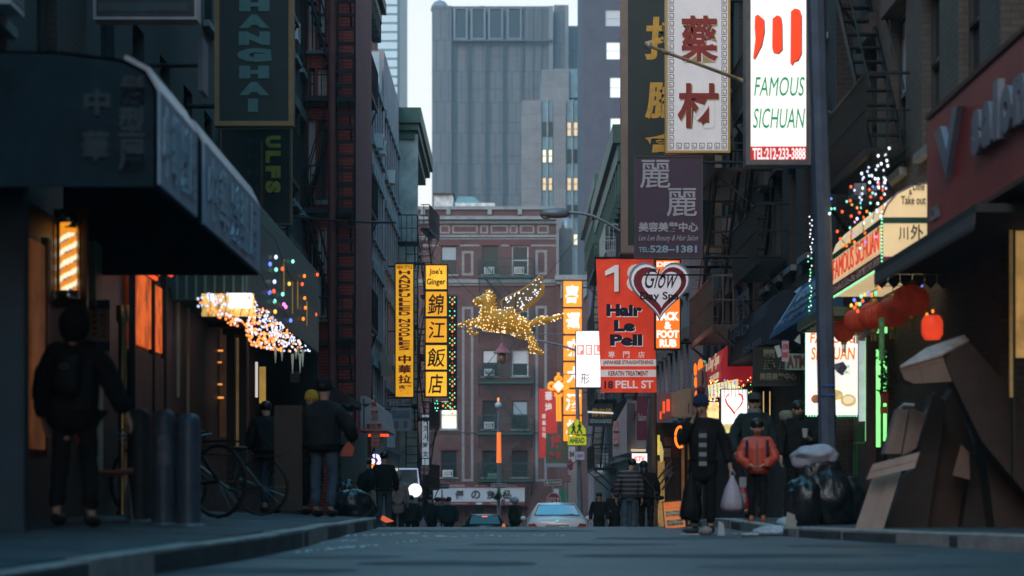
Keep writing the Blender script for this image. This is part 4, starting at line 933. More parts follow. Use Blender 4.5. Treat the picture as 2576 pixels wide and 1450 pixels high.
hut = thing('doorway_hood', 'dark maroon rounded hood at the end of the left pavement', 'hood', W(1063, 1330, 112)); cam_rect(hut, 'body', 1063, 1196, 1088, 1330, 112, mat('dark maroon', (.05, .02, .025), .7, 0, .2), 1.2)
MB().prism([(X(1063, 112) - hut.location.x + (X(1088, 112) - X(1063, 112)) * t, Z(1195.8 - 13 * math.sin(math.pi * t), 112) - hut.location.z) for t in [1 - k / 10 for k in range(11)]], 0, 1.2).build('arched_top', mat('dark maroon', (.05, .02, .025)), hut) if False else None
oc = thing('cloth_awning', 'pale buff sail shaped cloth hanging left of the yellow noodle sign', 'awning', W(958, 947, 74)); L = oc.location
b = MB(); P_ = [W(962, 855, 72.5) - L, W(958, 947, 73) - L, W(989, 945, 76) - L, W(984, 920, 76) - L]
b.add([P_[0], P_[1], P_[2], P_[3]] + [p + Vector((0, .05, 0)) for p in P_], [(0, 1, 2, 3), (7, 6, 5, 4), (0, 4, 5, 1), (1, 5, 6, 2), (2, 6, 7, 3), (3, 7, 4, 0)]); b.build('cloth', mat('buff cloth', (.34, .24, .18), .8, 0, .1), oc)

# ================================================================ RIGHT SIGNS
neon_or = glow('orange lit face', (1, .27, .018), 1.0, .10, 2.5); pinkwhite = glow('pale pink lit print', (1, .80, .74), .95)
oc_ = thing('vertical_sign', 'column of six bright orange lit boxes with pale brush characters', 'sign', W(1415, 1112, 134.5)); L = oc_.location
for (a, c, s, u0, u1, p, q) in ((708, 772, '喜', 1422, 1457, 718, 763), (777, 840, '運', 1423, 1459, 787, 832), (845, 907, '來', 1424, 1458, 853, 897), (912, 975, '大', 1425, 1459, 922, 965), (980, 1043, '酒', 1423, 1460, 990, 1034), (1047, 1110, '樓', 1424, 1460, 1056, 1102)):
    cam_rect(oc_, 'lit_box', 1417.5, a, 1463.5, c, 134.5, neon_or, .35); text(s, oc_, X(u0, 134.5) - L.x, Z(q, 134.5) - L.z, X(u1, 134.5) - L.x, Z(p, 134.5) - L.z, -.001, pinkwhite, bold=.035, shear=.08)
    fr = MB(); w0, w1, z0, z1 = X(1415, 134.5) - L.x, X(1465.5, 134.5) - L.x, Z(c + 2.4, 134.5) - L.z, Z(a - 2.4, 134.5) - L.z; g = .05
    fr.box(w0, w0 + g, -.03, .38, z0, z1); fr.box(w1 - g, w1, -.03, .38, z0, z1); fr.box(w0 + g, w1 - g, -.03, .38, z0, z0 + g); fr.box(w0 + g, w1 - g, -.03, .38, z1 - g, z1); fr.build('frame', frame_blk, oc_)
for zz in (.4, 8.6): MB().tube([(1.0, .2, zz), (4.5 - L.x, .2, zz)], .045, 6).build('bracket', iron, oc_)
pw = Sign('box_sign', 'bright white lit box sign with red outlined letters beside the hair banner', 'sign', 1448, 832, 1512, 976, 75, face=glow('white lit face', (1, .93, .94), 1.0, .03), frame=mat('grey violet edge', (.22, .20, .25), .5), fw=.02, t=.3)
rd = glow('pale red lit print', (1, .25, .20), .9)
for (s, a, c) in (('P', 1452, 1469), ('E', 1473, 1490), ('L', 1494, 1511)):
    x0, z0 = pw.px(a, 893); x1, z1 = pw.px(c, 868)
    MB().box(x0, x1, -.022, -.0195, z0, z1).build('letter_tile', rd, pw.o); pw.tp(s, a + 3, 871.5, c - 3.5, 890, glow('white lit face', (1, .93, .94), 1.0), bold=.06, y=-.0225)
pw.tp('形', 1460, 940, 1483, 966, mat('purple brush print', (.25, .12, .14)), bold=0, shear=.1); pw.arm(1.3, 4.55, .03)
# orange hair banner: cloth hung from a rod, gently rippled
hb = thing('cloth_banner', 'large orange red cloth banner with navy and white lettering', 'banner', W(1500, 988, 55)); L = hb.location
bor = mat('orange red banner cloth', (.58, .048, .022), .75, 0, .12, 3, .2, .55); nx, nz = 16, 30; vs = []; fs = []
def bpt(a, c, dy=0):
    u = (1499 + 14 * c) + ((1652 - 1513) + (6 * (1 - c))) * a + 0; v = 649 + 339 * c
    return Vector((X(u, 55) - L.x, .05 * math.sin(a * 7 + c * 3) * c + .02 * math.sin(a * 15 + c * 6) + dy, Z(v, 55) - L.z))
for dy in (0, .012):
    for j in range(nz + 1):
        for i in range(nx + 1): vs.append(bpt(i / nx, j / nz, dy))
N = (nx + 1) * (nz + 1)
for j in range(nz):
    for i in range(nx):
        a = j * (nx + 1) + i; fs.append((a, a + nx + 1, a + nx + 2, a + 1)); fs.append((a + N + 1, a + N + nx + 2, a + N + nx + 1, a + N))
MB().add(vs, fs, 0, True).build('cloth', bor, hb)
navy = mat('navy banner print', (.02, .025, .06), .7, 0, 0); bwhite = mat('white banner print', (.72, .68, .68), .7, 0, .05, 3, 0, .35)  # some glow is put into the white print to brighten it
def bt_(s, u0, v0, u1, v1, m, y=-.075, **k): return text(s, hb, X(u0, 55) - L.x, Z(v1, 55) - L.z, X(u1, 55) - L.x, Z(v0, 55) - L.z, y, m, **k)
[MB().prism([(X(u + dd, 55) - L.x, Z(v + dd, 55) - L.z) for u, v in ((1545, 735), (1556, 735), (1556, 668), (1547, 668), (1522, 683), (1522, 695), (1545, 686))], yy_, yy_ + .004).build('numeral', mm, hb) for dd, yy_, mm in ((0, -.078, bwhite), (2, -.07, navy))]; bt_('8', 1576, 666, 1624, 735, bwhite, bold=.05)
for (s, u0, v0, u1, v1) in (('Hair', 1525, 766, 1615, 797), ('Le', 1544, 806, 1597, 835), ('Pell', 1534, 842, 1615, 871)):
    bt_(s, u0 + 2.2, v0 + 2.2, u1 + 2.2, v1 + 2.2, bwhite, y=-.068, bold=.055); bt_(s, u0, v0, u1, v1, navy, bold=.055)
for s, u in zip('專門店', (1530, 1567, 1605)): bt_(s, u, 885, u + 16, 901, bwhite, bold=.01)
for (a, c) in ((905, 922), (931, 949)): MB().box(X(1511, 55) - L.x, X(1650, 55) - L.x, -.066, -.06, Z(c, 55) - L.z, Z(a, 55) - L.z).build('white_stripe', bwhite, hb)
bt_('JAPANESE STRAIGHTENING', 1517, 907.5, 1642, 919.5, sign_red, bold=.02); bt_('KERATIN TREATMENT', 1530, 934, 1630, 946, sign_red, bold=.02); bt_('18', 1520, 959, 1542, 978, navy, bold=.03); bt_('PELL ST', 1548, 958, 1643, 978, bwhite, bold=.025)
MB().tube([W(1495, 649, 55) - L, Vector((4.85 - L.x, 0, Z(649, 55) - L.z))], .03, 6).build('rod', iron, hb)
# heart shaped sign
def heart(cx, cz, w, h, n=40):
    P = []
    for k in range(n):
        t = 2 * math.pi * k / n; x = 16 * math.sin(t) ** 3; y = 13 * math.cos(t) - 5 * math.cos(2 * t) - 2 * math.cos(3 * t) - math.cos(4 * t)
        P.append((cx + x / 16 * w / 2, cz + (y + 2.5) / 14.5 * h / 2))
    return P[::-1]
hs = thing('heart_sign', 'heart shaped grey and red day spa sign hung on a rod', 'sign', W(1660, 808, 50)); L = hs.location
hz0 = Z(734, 50) - L.z; ww_ = X(1737, 50) - X(1582, 50); hh_ = Z(659, 50) - Z(808, 50); hx = X(1660, 50) - L.x
rim = mat('silver rim', (.30, .31, .35), .4, .2, .1); hred = mat('deep red heart band', (.32, .02, .035), .5, 0, .1); hgrey = mat('pale heart face', (.66, .62, .68), .5, 0, .08, 3, 0, .42)  # glow added to the pale face to lift its brightness
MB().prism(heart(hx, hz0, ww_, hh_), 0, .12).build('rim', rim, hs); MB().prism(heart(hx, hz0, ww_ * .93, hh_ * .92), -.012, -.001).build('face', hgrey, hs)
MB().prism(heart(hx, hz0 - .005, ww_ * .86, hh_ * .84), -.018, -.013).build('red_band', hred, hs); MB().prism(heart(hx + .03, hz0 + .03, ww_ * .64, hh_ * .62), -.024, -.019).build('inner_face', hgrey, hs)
text('Glow', hs, X(1622, 50) - L.x, Z(726, 50) - L.z, X(1705, 50) - L.x, Z(676, 50) - L.z, -.026, mat('dark script print', (.03, .03, .05)), bold=.0, shear=.5)
text('Day Spa', hs, X(1610, 50) - L.x, Z(760, 50) - L.z, X(1708, 50) - L.x, Z(735, 50) - L.z, -.026, black, bold=.02)
MB().tube([W(1620, 692, 49.9) - L, Vector((4.95 - L.x, -.1, Z(692, 49.9) - L.z))], .02, 6).build('rod', iron, hs)
fr_ = Sign('box_sign', 'bright orange box sign with white letters behind the heart sign', 'sign', 1647, 652, 1713, 880, 52.5, face=glow('hot orange lit face', (1, .17, .015), 1.0, .08), frame=frame_blk, fw=.03, t=.3)
fw_ = glow('warm white lit letters', (1, .86, .78), 1.0)
for (s, a, p, c, q) in (('DEEP', 1652, 659, 1706, 672), ('BACK', 1652, 785, 1708, 807), ('&', 1671, 809, 1690, 829), ('FOOT', 1652, 831, 1708, 851), ('RUB', 1659, 854, 1702, 874)): fr_.tp(s, a, p, c, q, fw_, bold=.06)
fr_.arm(.15, 4.9, .03); fr_.arm(1.8, 4.9, .03)
# tall black sign with gold characters
gs = Sign('vertical_sign', 'tall black sign with gold characters and brown metal frame', 'sign', 1562, -300, 1816, 636, 52, face=mat('black green sign face', (.012, .022, .020), .5, 0, .2), frame=mat('brown painted frame', (.23, .155, .12), .5, 0, .2, 3), fw=.15, t=.35)
gold = mat('gold characters', (.58, .30, .04), .45, .1, .2, 8)
for (s, a, c) in (('按', 42, 152), ('腳', 205, 300), ('會', 334, 384), ('金', -90, 0)): gs.tp(s, 1622, a, 1738, c, gold, bold=.03, shear=.06)
gs.arm(2.5, 4.9, .04); gs.arm(6, 4.9, .04)
yc = Sign('vertical_sign', 'white sign with two large red characters and a key pattern border', 'sign', 1674, -260, 1837, 385, 46, face=mat('aged white sign face', (.56, .53, .54), .5, 0, .08, 2, 0, .42), frame=mat('yellow gold frame', (.50, .32, .10), .4, .2, .1), fw=.045, t=.3)  # the white face gets an added glow so it reads brighter
rb = mat('brushed red characters', (.30, .018, .012), .45, 0, .35, 9); sh = mat('ochre shadow print', (.48, .34, .14), .6)
for (s, a, p, c, q) in (('藥', 1711, 40, 1806, 156), ('材', 1704, 210, 1807, 322), ('參', 1711, -120, 1806, -20)):
    yc.tp(s, a + 2.5, p + 3, c + 2.5, q + 3, sh, bold=.03, y=-.0005); yc.tp(s, a, p, c, q, rb, bold=.022, y=-.012)
b = MB(); g = .012
for (x0, x1, z0, z1) in ((0, .1, 0, g), (0, g, 0, .12), (0, .1, .12 - g, .12), (.1 - g, .1, .03, .12), (.03, .1, .03, .03 + g), (.03, .03 + g, .03, .08)): b.box(x0, x1, -.004, 0, z0, z1)
kt = b.mesh('key_tile', mat('dark key print', (.09, .085, .10), .6))
for k in range(23):
    for xx in (.062, yc.w - .165): put('key_tile', kt, yc.o, (xx, 0, .07 + k * .145), scale=(1, 1, 1))
for k in range(6): put('key_tile', kt, yc.o, (.21 + k * .145, 0, .07))
yc.arm(.05, 4.9, .03); yc.arm(2.9, 4.9, .03)
ll = Sign('hanging_sign', 'plum coloured salon sign with two large pale characters', 'sign', 1596, 393, 1768, 650, 44, face=mat('plum sign face', (.060, .028, .060), .5, 0, .15, 3), frame=mat('dark steel frame', (.05, .055, .06), .4), fw=.02, t=.2)
pv_ = mat('pale violet print', (.46, .42, .46), .6, 0, .1, 5); pb = mat('pale blue print', (.30, .42, .48), .6, 0, .05)
for (s, a, p, c, q, k) in (('麗', 1610, 403, 1686, 474, .004), ('麗', 1677, 474, 1753, 545, .004), ('美容美髮中心', 1606, 559, 1756, 584, .03)): ll.tp(s, a, p, c, q, pv_, bold=k)
ll.tp('Lee Lee Beauty & Hair Salon', 1606, 592, 1756, 610, pv_, bold=0, shear=.4); ll.tp('TEL:', 1607, 622, 1633, 635, pb, bold=.02); ll.tp('528–1381', 1635, 618, 1753, 636, pb, bold=.03); ll.arm(1.75, 4.9, .03); ll.arm(.03, 4.9, .03)
fs_ = Sign('vertical_sign', 'bright white lit vertical sign with three red strokes and green lettering', 'sign', 1876, -320, 2040, 415, 35, face=glow('warm white lit face', (.95, .88, .84), .86, .03), frame=mat('grey steel sign box', (.12, .115, .12), .45, .3), fw=.07, t=.4)
red_lit = glow('vivid red lit print', (1, .045, .01), 1.0)
for poly in (((1899, 42), (1906, 37), (1921, 50), (1922, 80), (1915, 115), (1898, 148), (1894, 148), (1900, 100), (1898, 70)), ((1943, 48), (1955, 39), (1963, 43), (1966, 60), (1967, 125), (1957, 135), (1945, 133), (1942, 120)), ((1989, 30), (1999, 22), (2010, 25), (2015, 40), (2015, 135), (2007, 152), (1996, 156), (1992, 165), (1988, 160))):
    q = [(fs_.px(u + 2.5, v + 2)) for u, v in poly][::-1]; MB().prism(q, -.012, -.001).build('stroke_shadow', black, fs_.o)
    q = [fs_.px(u, v) for u, v in poly][::-1]; MB().prism(q, -.022, -.0125).build('stroke', red_lit, fs_.o)
grn = glow('green lit print', (.0, .30, .13), .55)
fs_.tp('FAMOUS', 1897, 194, 2024, 242, grn, bold=0, shear=.22); fs_.tp('SICHUAN', 1894, 273, 2025, 323, grn, bold=0, shear=.22)
x0, z0 = fs_.px(1888, 406); x1, z1 = fs_.px(2030, 369); MB().box(x0, x1, -.006, -.001, z0, z1).build('red_strip', glow('red lit strip', (.55, .03, .03), .5), fs_.o)
fs_.tp('TEL:212-233-3888', 1893, 373, 2026, 402, glow('white lit print', (.9, .85, .85), .8), bold=.02, y=-.008); fs_.arm(.1, 5.15, .05); fs_.arm(3.0, 5.15, .05)
fp = thing('flagpole', 'pale wooden flagpole with ball end sloping across the white sign', 'flagpole', W(1632, 115, 34)); L = fp.location
a_, c_ = W(1640, 119, 34) - L, W(2130, 300, 37.5) - L
MB().tube([a_, c_], [.022, .034], 10).build('pole', mat('pale varnished wood', (.45, .33, .20), .4, 0, .15, 8), fp); MB().ball((0, 0, 0), .055, 14, 10).build('ball', mat('tarnished silver ball', (.42, .34, .33), .35, .4, .1), fp)
MB().tube([a_ + (c_ - a_) * .045, a_ + (c_ - a_) * .075], .034, 10).build('collar', mat('pale varnished wood', (.45, .33, .20)), fp)
# ================================================================ right side awnings and shops
led = bulb_mats['led']
def oblique_sign(name, label, cat, x, ya, yb, z0, z1, face, t=.1, frame=None, group=None):
    """board on the right wall facing the street, far end first"""
    return Sign(name, label, cat, loc=(x, yb, z0), w=yb - ya, h=z1 - z0, rz=R(-90), face=face, frame=frame, t=t, fw=.03, group=group)
vs_ = oblique_sign('shop_sign', 'large dark red sign with raised grey blue letters at upper right', 'sign', 4.6, 18.5, 26.8, 2.88, 4.17, mat('dark red sign board', (.36, .045, .038), .45, 0, .25, 1.2), .35)
steel_l = mat('brushed grey blue letters', (.17, .20, .27), .4, .3, .15, 6)
MB().prism([(.80, .93), (1.20, .93), (1.36, .62), (1.60, 1.05), (2.15, 1.07), (1.62, .42), (1.48, .38)][::-1] if False else [(.85, 1.02), (1.55, .46), (2.2, 1.10), (1.9, 1.12), (1.60, .72), (1.22, 1.04)], -.07, -.001).build('letter', steel_l, vs_.o)
x = 2.95
for ch, w_ in zip('salon', (.42, .48, .22, .5, .5)):
    text(ch, vs_.o, x, .46, x + w_, (1.02 if ch == 'l' else .90), -.001, steel_l, bold=.05, th=.07); x += w_ + .09
vs_.t('TEL: 212-555', .03, .07, .13, .15, mat('dim sign print', (.12, .12, .15)), bold=0) if False else vs_.t('TC PELL ST.', .025, .10, .10, .21, mat('dim sign print', (.14, .15, .19)), bold=0)
MB().box(0, vs_.w, -.02, .36, -.05, -.002).build('bottom_trim', mat('brown trim', (.10, .04, .03)), vs_.o); vs_.plate(0, 1.0, 1, 1.04, mat('brown trim', (.10, .04, .03)), -.02, 'top_trim')
# lit cream restaurant awning
PS = [(4.45, 2.78), (4.45, 3.36), (4.50, 3.50), (4.62, 3.64), (4.82, 3.74), (5.14, 3.78), (5.14, 2.78)]
creamlit = mat('cream vinyl awning lit from inside', (.72, .52, .28), .5, 0, .14, 1.5, 0, .75)
fa = awning('cream rounded restaurant awning lit from inside with red lettering', 1, PS, 29, 33.6, creamlit)
agreen = mat('green awning band', (.01, .09, .055), .5); amaroon = mat('maroon awning band', (.22, .03, .04), .5, 0, .1, 3, 0, .05)
MB().box(-.012, -.001, .02, 4.58, .50, .57).build('green_band', agreen, fa); MB().box(.0, .69, -.012, -.001, .50, .57).build('green_band', agreen, fa)
MB().box(-.012, -.001, .02, 4.58, .0, .15).build('maroon_band', amaroon, fa); MB().box(0, .69, -.012, -.001, 0, .10).build('maroon_band', amaroon, fa)
side_text(fa, 'FAMOUS', 1, 31.35, 33.35, 2.98, 3.25, 4.435, glow('red lit awning print', (.75, .07, .03), .5), bold=-.012); side_text(fa, 'SICHUAN', 1, 29.2, 31.15, 2.98, 3.25, 4.435, glow('red lit awning print', (.75, .07, .03), .5), bold=-.012)
side_text(fa, 'Dine In & Take Out  TEL:212-233-3888', 1, 29.2, 33.3, 2.80, 2.89, 4.436, mat('pale rose print', (.5, .35, .3)), bold=0)
dk = mat('dark green print', (.012, .035, .03), .6)
for (s, u0, v0, u1, v1) in (('Dine', 2296, 460, 2325, 480), ('&', 2286, 478, 2294, 491), ('Take out', 2266, 494, 2328, 515), ('川', 2260, 572, 2284, 604), ('外', 2290, 566, 2322, 603), ('川', 2330, 572, 2352, 604)): text(s, fa, X(u0, 29) - 4.45, Z(v1, 29) - 2.78, X(u1, 29) - 4.45, Z(v0, 29) - 2.78, -.014, dk, bold=.01)
MB().tube([(-.01, 0, 0), (-.01, 0, .58), (.05, 0, .72), (.17, 0, .86), (.37, 0, .96), (.69, 0, 1.0)], .012, 5).build('edge_trim', mat('violet grey trim', (.22, .18, .24)), fa)
# dark striped scalloped valance under the red sign
va = thing('scalloped_awning', 'dark striped scalloped awning edge below the cream lit awning', 'awning', (4.32, 22.5, 2.55)); me = MB().prism([(0, .0), (.07, -.07), (.14, 0), (.14, .10), (0, .10)], -.01, 0).mesh('scallop', mat('striped grey awning cloth', (.11, .095, .10), .8, 0, .4, 18))
MB().box(.0, .9, 0, 6.3, .10, .18).build('canopy', mat('dark awning cloth', (.03, .03, .033), .8, 0, .3), va)
for k in range(43): put('scallop', me, va, (0, 6.28 - k * .145, 0), (0, 0, R(-90)))
for k in range(6): put('scallop', me, va, (.02 + k * .145, 6.33, 0))
# pharmacy and salon awnings
navy_aw = mat('blue pharmacy awning cloth', (.032, .095, .19), .7, 0, .2, 2, .1)
pa = awning('sloping navy blue pharmacy awning with pale lettering', 1, [(4.35, 2.66), (4.36, 2.72), (4.88, 3.55), (4.88, 2.66)], 35.6, 40.9, navy_aw)
navy2 = mat('dark navy salon awning cloth', (.015, .022, .038), .75, 0, .25, 2, .1)
pa2 = awning('rounded dark navy awning with faint characters left of the pharmacy one', 1, [(4.33, 2.62), (4.34, 3.1), (4.42, 3.36), (4.6, 3.52), (4.88, 3.58), (4.88, 2.62)], 41.4, 48.6, navy2)
pbl = mat('pale blue awning print', (.26, .40, .54), .7, 0, .1); pbl2 = mat('dim blue awning print', (.15, .22, .30), .7)
def slope_text(s, ya, yb, t0, t1, m, bold=.0):
    o = text(s, pa, 0, 0, yb - ya, (t1 - t0) * .98, 0, m, bold=bold); o.location = (4.335 - 4.35 + (t0 * .53), yb - 35.6, .06 + t0 * .83); o.rotation_euler = (R(-32), 0, R(-90)); return o
slope_text('新時代西藥房', 35.8, 39.6, .52, .80, pbl, .02); slope_text('N.E.W.GEN PHARMACY INC.', 35.8, 39.8, .30, .42, pbl2); slope_text('批發參茸', 36.2, 38.4, .06, .2, pbl2); slope_text('TEL 212', 38.9, 40.6, .08, .18, pbl2)
b = MB(); b.box(0, .42, -.01, 0, 0, .08); b.box(.1, .32, -.01, 0, .081, .13); b.prism([(.12, .13), (.30, .13), (.34, .5), (.28, .62), (.14, .62), (.08, .5)], -.01, 0); b.lathe([(.06, 0), (.03, .08), (.012, .14)], (.21, -.01, .62), 8)
lo = b.build('capitol_emblem', pbl, pa, (.09, 5.0, .2), (R(-32), 0, R(-90)))
for (s, u0, v0, u1, v1) in (('麗', 1854, 738, 1887, 808), ('中心', 1841, 822, 1886, 851), ('528-1381', 1872, 864, 1917, 882)):
    Y1_, Y0_ = Yat(u0, 4.33), Yat(u1, 4.33); ym = (Y0_ + Y1_) / 2
    side_text(pa2, s, 1, Y0_, Y1_, Z(v1, ym), Z(v0, ym), 4.315, mat('grey violet print', (.10, .105, .13)), bold=.02)
MB().prism([(.32 + .32 * math.cos(a * math.pi / 8), .35 + .32 * math.sin(a * math.pi / 8)) for a in range(16)], -.012, -.001).build('round_emblem', mat('dim round print', (.04, .045, .055)), pa2, (-.01, 6.9, .05), (0, 0, R(-90)))
# red day spa awning and steel board with neon
pd = awning('bright red curved day spa awning with cream script', 1, [(4.25, 2.35), (4.22, 2.7), (4.3, 3.0), (4.45, 3.12), (4.88, 3.18), (4.88, 2.35)], 48.9, 52.4, mat('crimson awning', (.48, .02, .035), .5, 0, .12, 2, 0, .35))  # red cloth brightened by a glow in its material
cr = mat('cream script', (.72, .60, .42), .5, 0, 0, 1, 0, .5)
side_text(pd, 'n Day Spa', 1, 49.0, 52.3, 2.62, 2.95, 4.20, cr, bold=0, shear=.3); side_text(pd, '212-732-2882', 1, 49.1, 51.2, 2.42, 2.54, 4.20, cr, bold=.0)
sb = oblique_sign('steel_board', 'grey steel shop board with maroon letters and a big orange neon', 'sign', 4.2, 52.8, 56.5, 1.7, 2.85, mat('brushed steel board', (.28, .29, .34), .35, .5, .2, 1.5), .15)
for (s, fx, fz) in (('B', .84, .66), ('R', .84, .30)): sb.t(s, fx, fz, fx + .12, fz + .27, mat('maroon letters', (.20, .03, .05)), bold=.06)
sb.t('212-964', .4, .03, .98, .12, mat('pale sign print', (.5, .4, .35)), bold=.02)
nb = thing('neon_sign', 'cluster of orange neon strokes standing out from the steel board', 'neon sign', (X(1752, 55), 55, Z(1010, 55))); L = nb.location
no = glow('strong orange neon', (1, .16, .015), 1.5, .2, 6)
for (u, v, ru, rv) in ((1762, 925, 7, 22), (1764, 965, 8, 24), (1749, 930, 4, 16), (1750, 962, 4, 14), (1752, 995, 5, 12), (1766, 1000, 6, 12)): MB().ball(W(u, v, 55) - L, (ru / F * 55, .05, rv / F * 55), 12, 8).build('neon_tube', no, nb)
for (u, v) in ((1779, 921), (1781, 978)): MB().lathe([(.03, -.13), (.15, -.13), (.15, .13), (.03, .13)], n=16).build('brass_drum', brass, nb, W(u, v, 55) - L + Vector((0, .3, 0)), (0, R(90), 0))
MB().tube([W(1764, 965, 55) - L + Vector((0, .05, 0)), (4.3 - L.x, .2, Z(965, 55) - L.z)], .03).build('bracket', iron, nb)
# lit scalloped valance with heart poster
lv2 = thing('lit_canopy', 'cream yellow lit ribbed canopy above the heart poster', 'canopy', (X(1785, 48), 47.6, Z(1000, 48))); L = lv2.location
ly = glow('yellow lit vinyl', (.82, .66, .36), .85, .3, 5)
vs = []; fs = []; n = 18
for k in range(n + 1):
    u = 1783 + k * 4.2; rr = .03 * abs(math.sin(k * 1.2)); vt = 968 - 16 * (k / n); vb = 1003 - 22 * (k / n) ** 1.5 + 3 * math.sin(k * 2.0)
    for (v, dy) in ((vt, .25), ((vt + vb) / 2, .05 - rr), (vb, .0 - rr), (vb + 1, .08)): vs.append(W(u, v, 47.6 - .0) + Vector((0, dy, 0)) - L)
for k in range(n):
    for j in range(3): fs.append((k * 4 + j, k * 4 + j + 1, (k + 1) * 4 + j + 1, (k + 1) * 4 + j))
MB().add(vs, fs, 0, True).build('canopy', ly, lv2)
cam_rect(lv2, 'lit_side', 1772, 1012, 1808, 1085, 50, glow('orange yellow lit shop glass', (1, .50, .20), 1.4, .5, 5), .05); cam_rect(lv2, 'lit_side', 1882, 1000, 1893, 1085, 50, glow('orange yellow lit shop glass', (1, .52, .22), .9), .05)
hp = Sign('lit_poster', 'white lit poster with a red heart outline beyond the standing man', 'poster', 1812, 978, 1882, 1092, 47, face=glow('white lit poster', (1, .92, .86), 1.1, .03), frame=mat('grey poster frame', (.2, .19, .18)), fw=.02, t=.12)
P = heart(hp.w * .5, hp.h * .66, hp.w * .62, hp.h * .45, 28)
MB().tube([(x, -.012, z) for x, z in P[3:24]], [.006 + .012 * abs(math.sin(k * .25)) for k in range(21)], 5).build('heart_outline', glow('lit red print', (.75, .06, .05), .6), hp.o)
hp.plate(.05, .0, .5, .22, glow('lit amber picture', (.9, .62, .25), .8, .4, 12), name='picture'); hp.plate(.5, .05, .95, .16, glow('pale lit picture', (.95, .8, .6), .9, .3, 9), name='picture')
pts = []; rl = random.Random(8)
for k in range(150):
    u = rl.uniform(1783, 1890); v = rl.uniform(958, 1010) - (u - 1783) * .08 if rl.random() < .8 else rl.uniform(985, 1040)
    if u > 1812 and u < 1882 and v > 985: continue
    pts.append((W(u, v, 47.2 + rl.uniform(-.2, .1)), rl.choice(['gold', 'gold', 'amber', 'amber', 'green', 'blue', 'red']), rl.uniform(.010, .018)))
lights('small warm coloured fairy lights hanging over the heart poster', pts, wire=[[W(1785 + k * 9, 960, 47), W(1787 + k * 9, 1000, 47)] for k in range(11)])
# atm and salon plates
at = Sign('atm_sign', 'green white sign reading ATM under the navy awnings', 'sign', 1975, 890, 2028, 931, 37.5, face=mat('green white lit board', (.14, .24, .18), .5, 0, .1, 3, 0, .04), t=.08)
at.t('ATM', .08, .1, .98, .9, mat('dark red brown print', (.10, .03, .04)), bold=.05); at.arm(.2, 4.95, .02)
at2 = Sign('paper_notice', 'small pink notice reading ATM inside in front of the green board', 'notice', 1967, 858, 1984, 910, 37, face=mat('pink notice', (.33, .24, .30), .6, 0, .1), t=.02)
at2.t('ATM', .1, .6, .9, .85, sign_red, bold=.03); at2.t('INSIDE', .08, .2, .92, .45, sign_red, bold=.02)
for i, (p) in enumerate((((1948, 872), (1960, 868), (1967, 896), (1957, 900)), ((2005, 848), (2012, 840), (2013, 866), (1998, 858)))):
    q = [W(u, v, 37) for u, v in p]; c0 = q[0].copy(); b = MB(); b.add([a - c0 for a in q] + [a - c0 + Vector((0.01, .03, 0)) for a in q], [(3, 2, 1, 0), (4, 5, 6, 7), (0, 1, 5, 4), (1, 2, 6, 5), (2, 3, 7, 6), (3, 0, 4, 7)])
    tag(b.build('paper_flag', mat('pale green grey paper', (.30, .35, .34), .7, 0, .1), None, c0), ['grey paper flag fluttering left of the pink notice', 'white paper flag fluttering above the green ATM board'][i], 'flag')
lp = Sign('shop_plate', 'dark board with gold grey salon characters below the navy awning', 'sign', 1895, 875, 2015, 972, 40, face=mat('black brown board', (.020, .022, .020), .6, 0, .2), frame=mat('thin dark frame', (.04, .04, .035)), fw=.03, t=.12)
gg = mat('faded gold grey print', (.24, .23, .15), .6, 0, .15)
lp.tp('麗', 1918, 880, 1950, 930, gg, bold=.02); lp.tp('麗', 1955, 880, 1990, 930, gg, bold=.02); lp.tp('美容美髮中心', 1911, 938, 2003, 957, gg, bold=.03); lp.arm(.5, 4.9, .03)
# dark shop front columns right of heart poster
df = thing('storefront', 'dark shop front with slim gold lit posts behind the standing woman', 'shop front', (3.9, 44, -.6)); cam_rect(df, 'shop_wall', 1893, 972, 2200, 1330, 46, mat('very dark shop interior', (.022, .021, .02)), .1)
for (u, a, c) in ((1920, 985, 1060), (1936, 985, 1075)): cam_rect(df, 'door_edge', u, a, u + 2.2, c, 44, glow('gold lit edge strip', (.9, .55, .2), .5), .05)
# lit menu board with led edge
ms_ = Sign('menu_sign', 'white lit menu sign with orange lettering and green led edge', 'sign', 2029, 826, 2158, 1044, 36, face=glow('cool white lit face', (1, .94, .90), .98, .04), t=.15)
orl = glow('orange brush letters', (.95, .30, .05), .75)
for (s, u0, v0, u1, v1) in (('FAMOUS', 2037, 838, 2150, 864), ('SICHUAN', 2040, 874, 2151, 906)): ms_.tp(s, u0, v0, u1, v1, orl, bold=.02, shear=.1)
for k, s in enumerate('川菜'): ms_.tp(s, 2058 + k * 62, 918, 2078 + k * 62, 945, glow('pale green lit print', (.45, .6, .35), .5), bold=0)
ms_.tp('Authentic Chinese Cuisine', 2045, 968, 2145, 977, glow('pale brown lit print', (.8, .55, .4), .7), bold=0)
food = glow('printed golden loaf', (.95, .60, .25), .75, .35, 20); ft = glow('printed brown dish', (.45, .18, .07), .5, .5, 25)
def disc(par, cx, cz, rx, rz_, y, m, nm): return MB().prism([(cx + rx * math.cos(k * math.pi / 9), cz + rz_ * math.sin(k * math.pi / 9)) for k in range(18)], y, y + .004).build(nm, m, par)
for (u, v, ru, rv, m_, y) in ((2134, 1008, 20, 16, food, -.008), (2104, 994, 17, 13, food, -.012), (2052, 1004, 12, 11, ft, -.008), (2134, 1006, 13, 9, glow('printed pale crust', (1, .85, .6), .85), -.013)):
    a, c = ms_.px(u, v); disc(ms_.o, a, c, ru / F * 36, rv / F * 36, y, m_, 'food_picture')
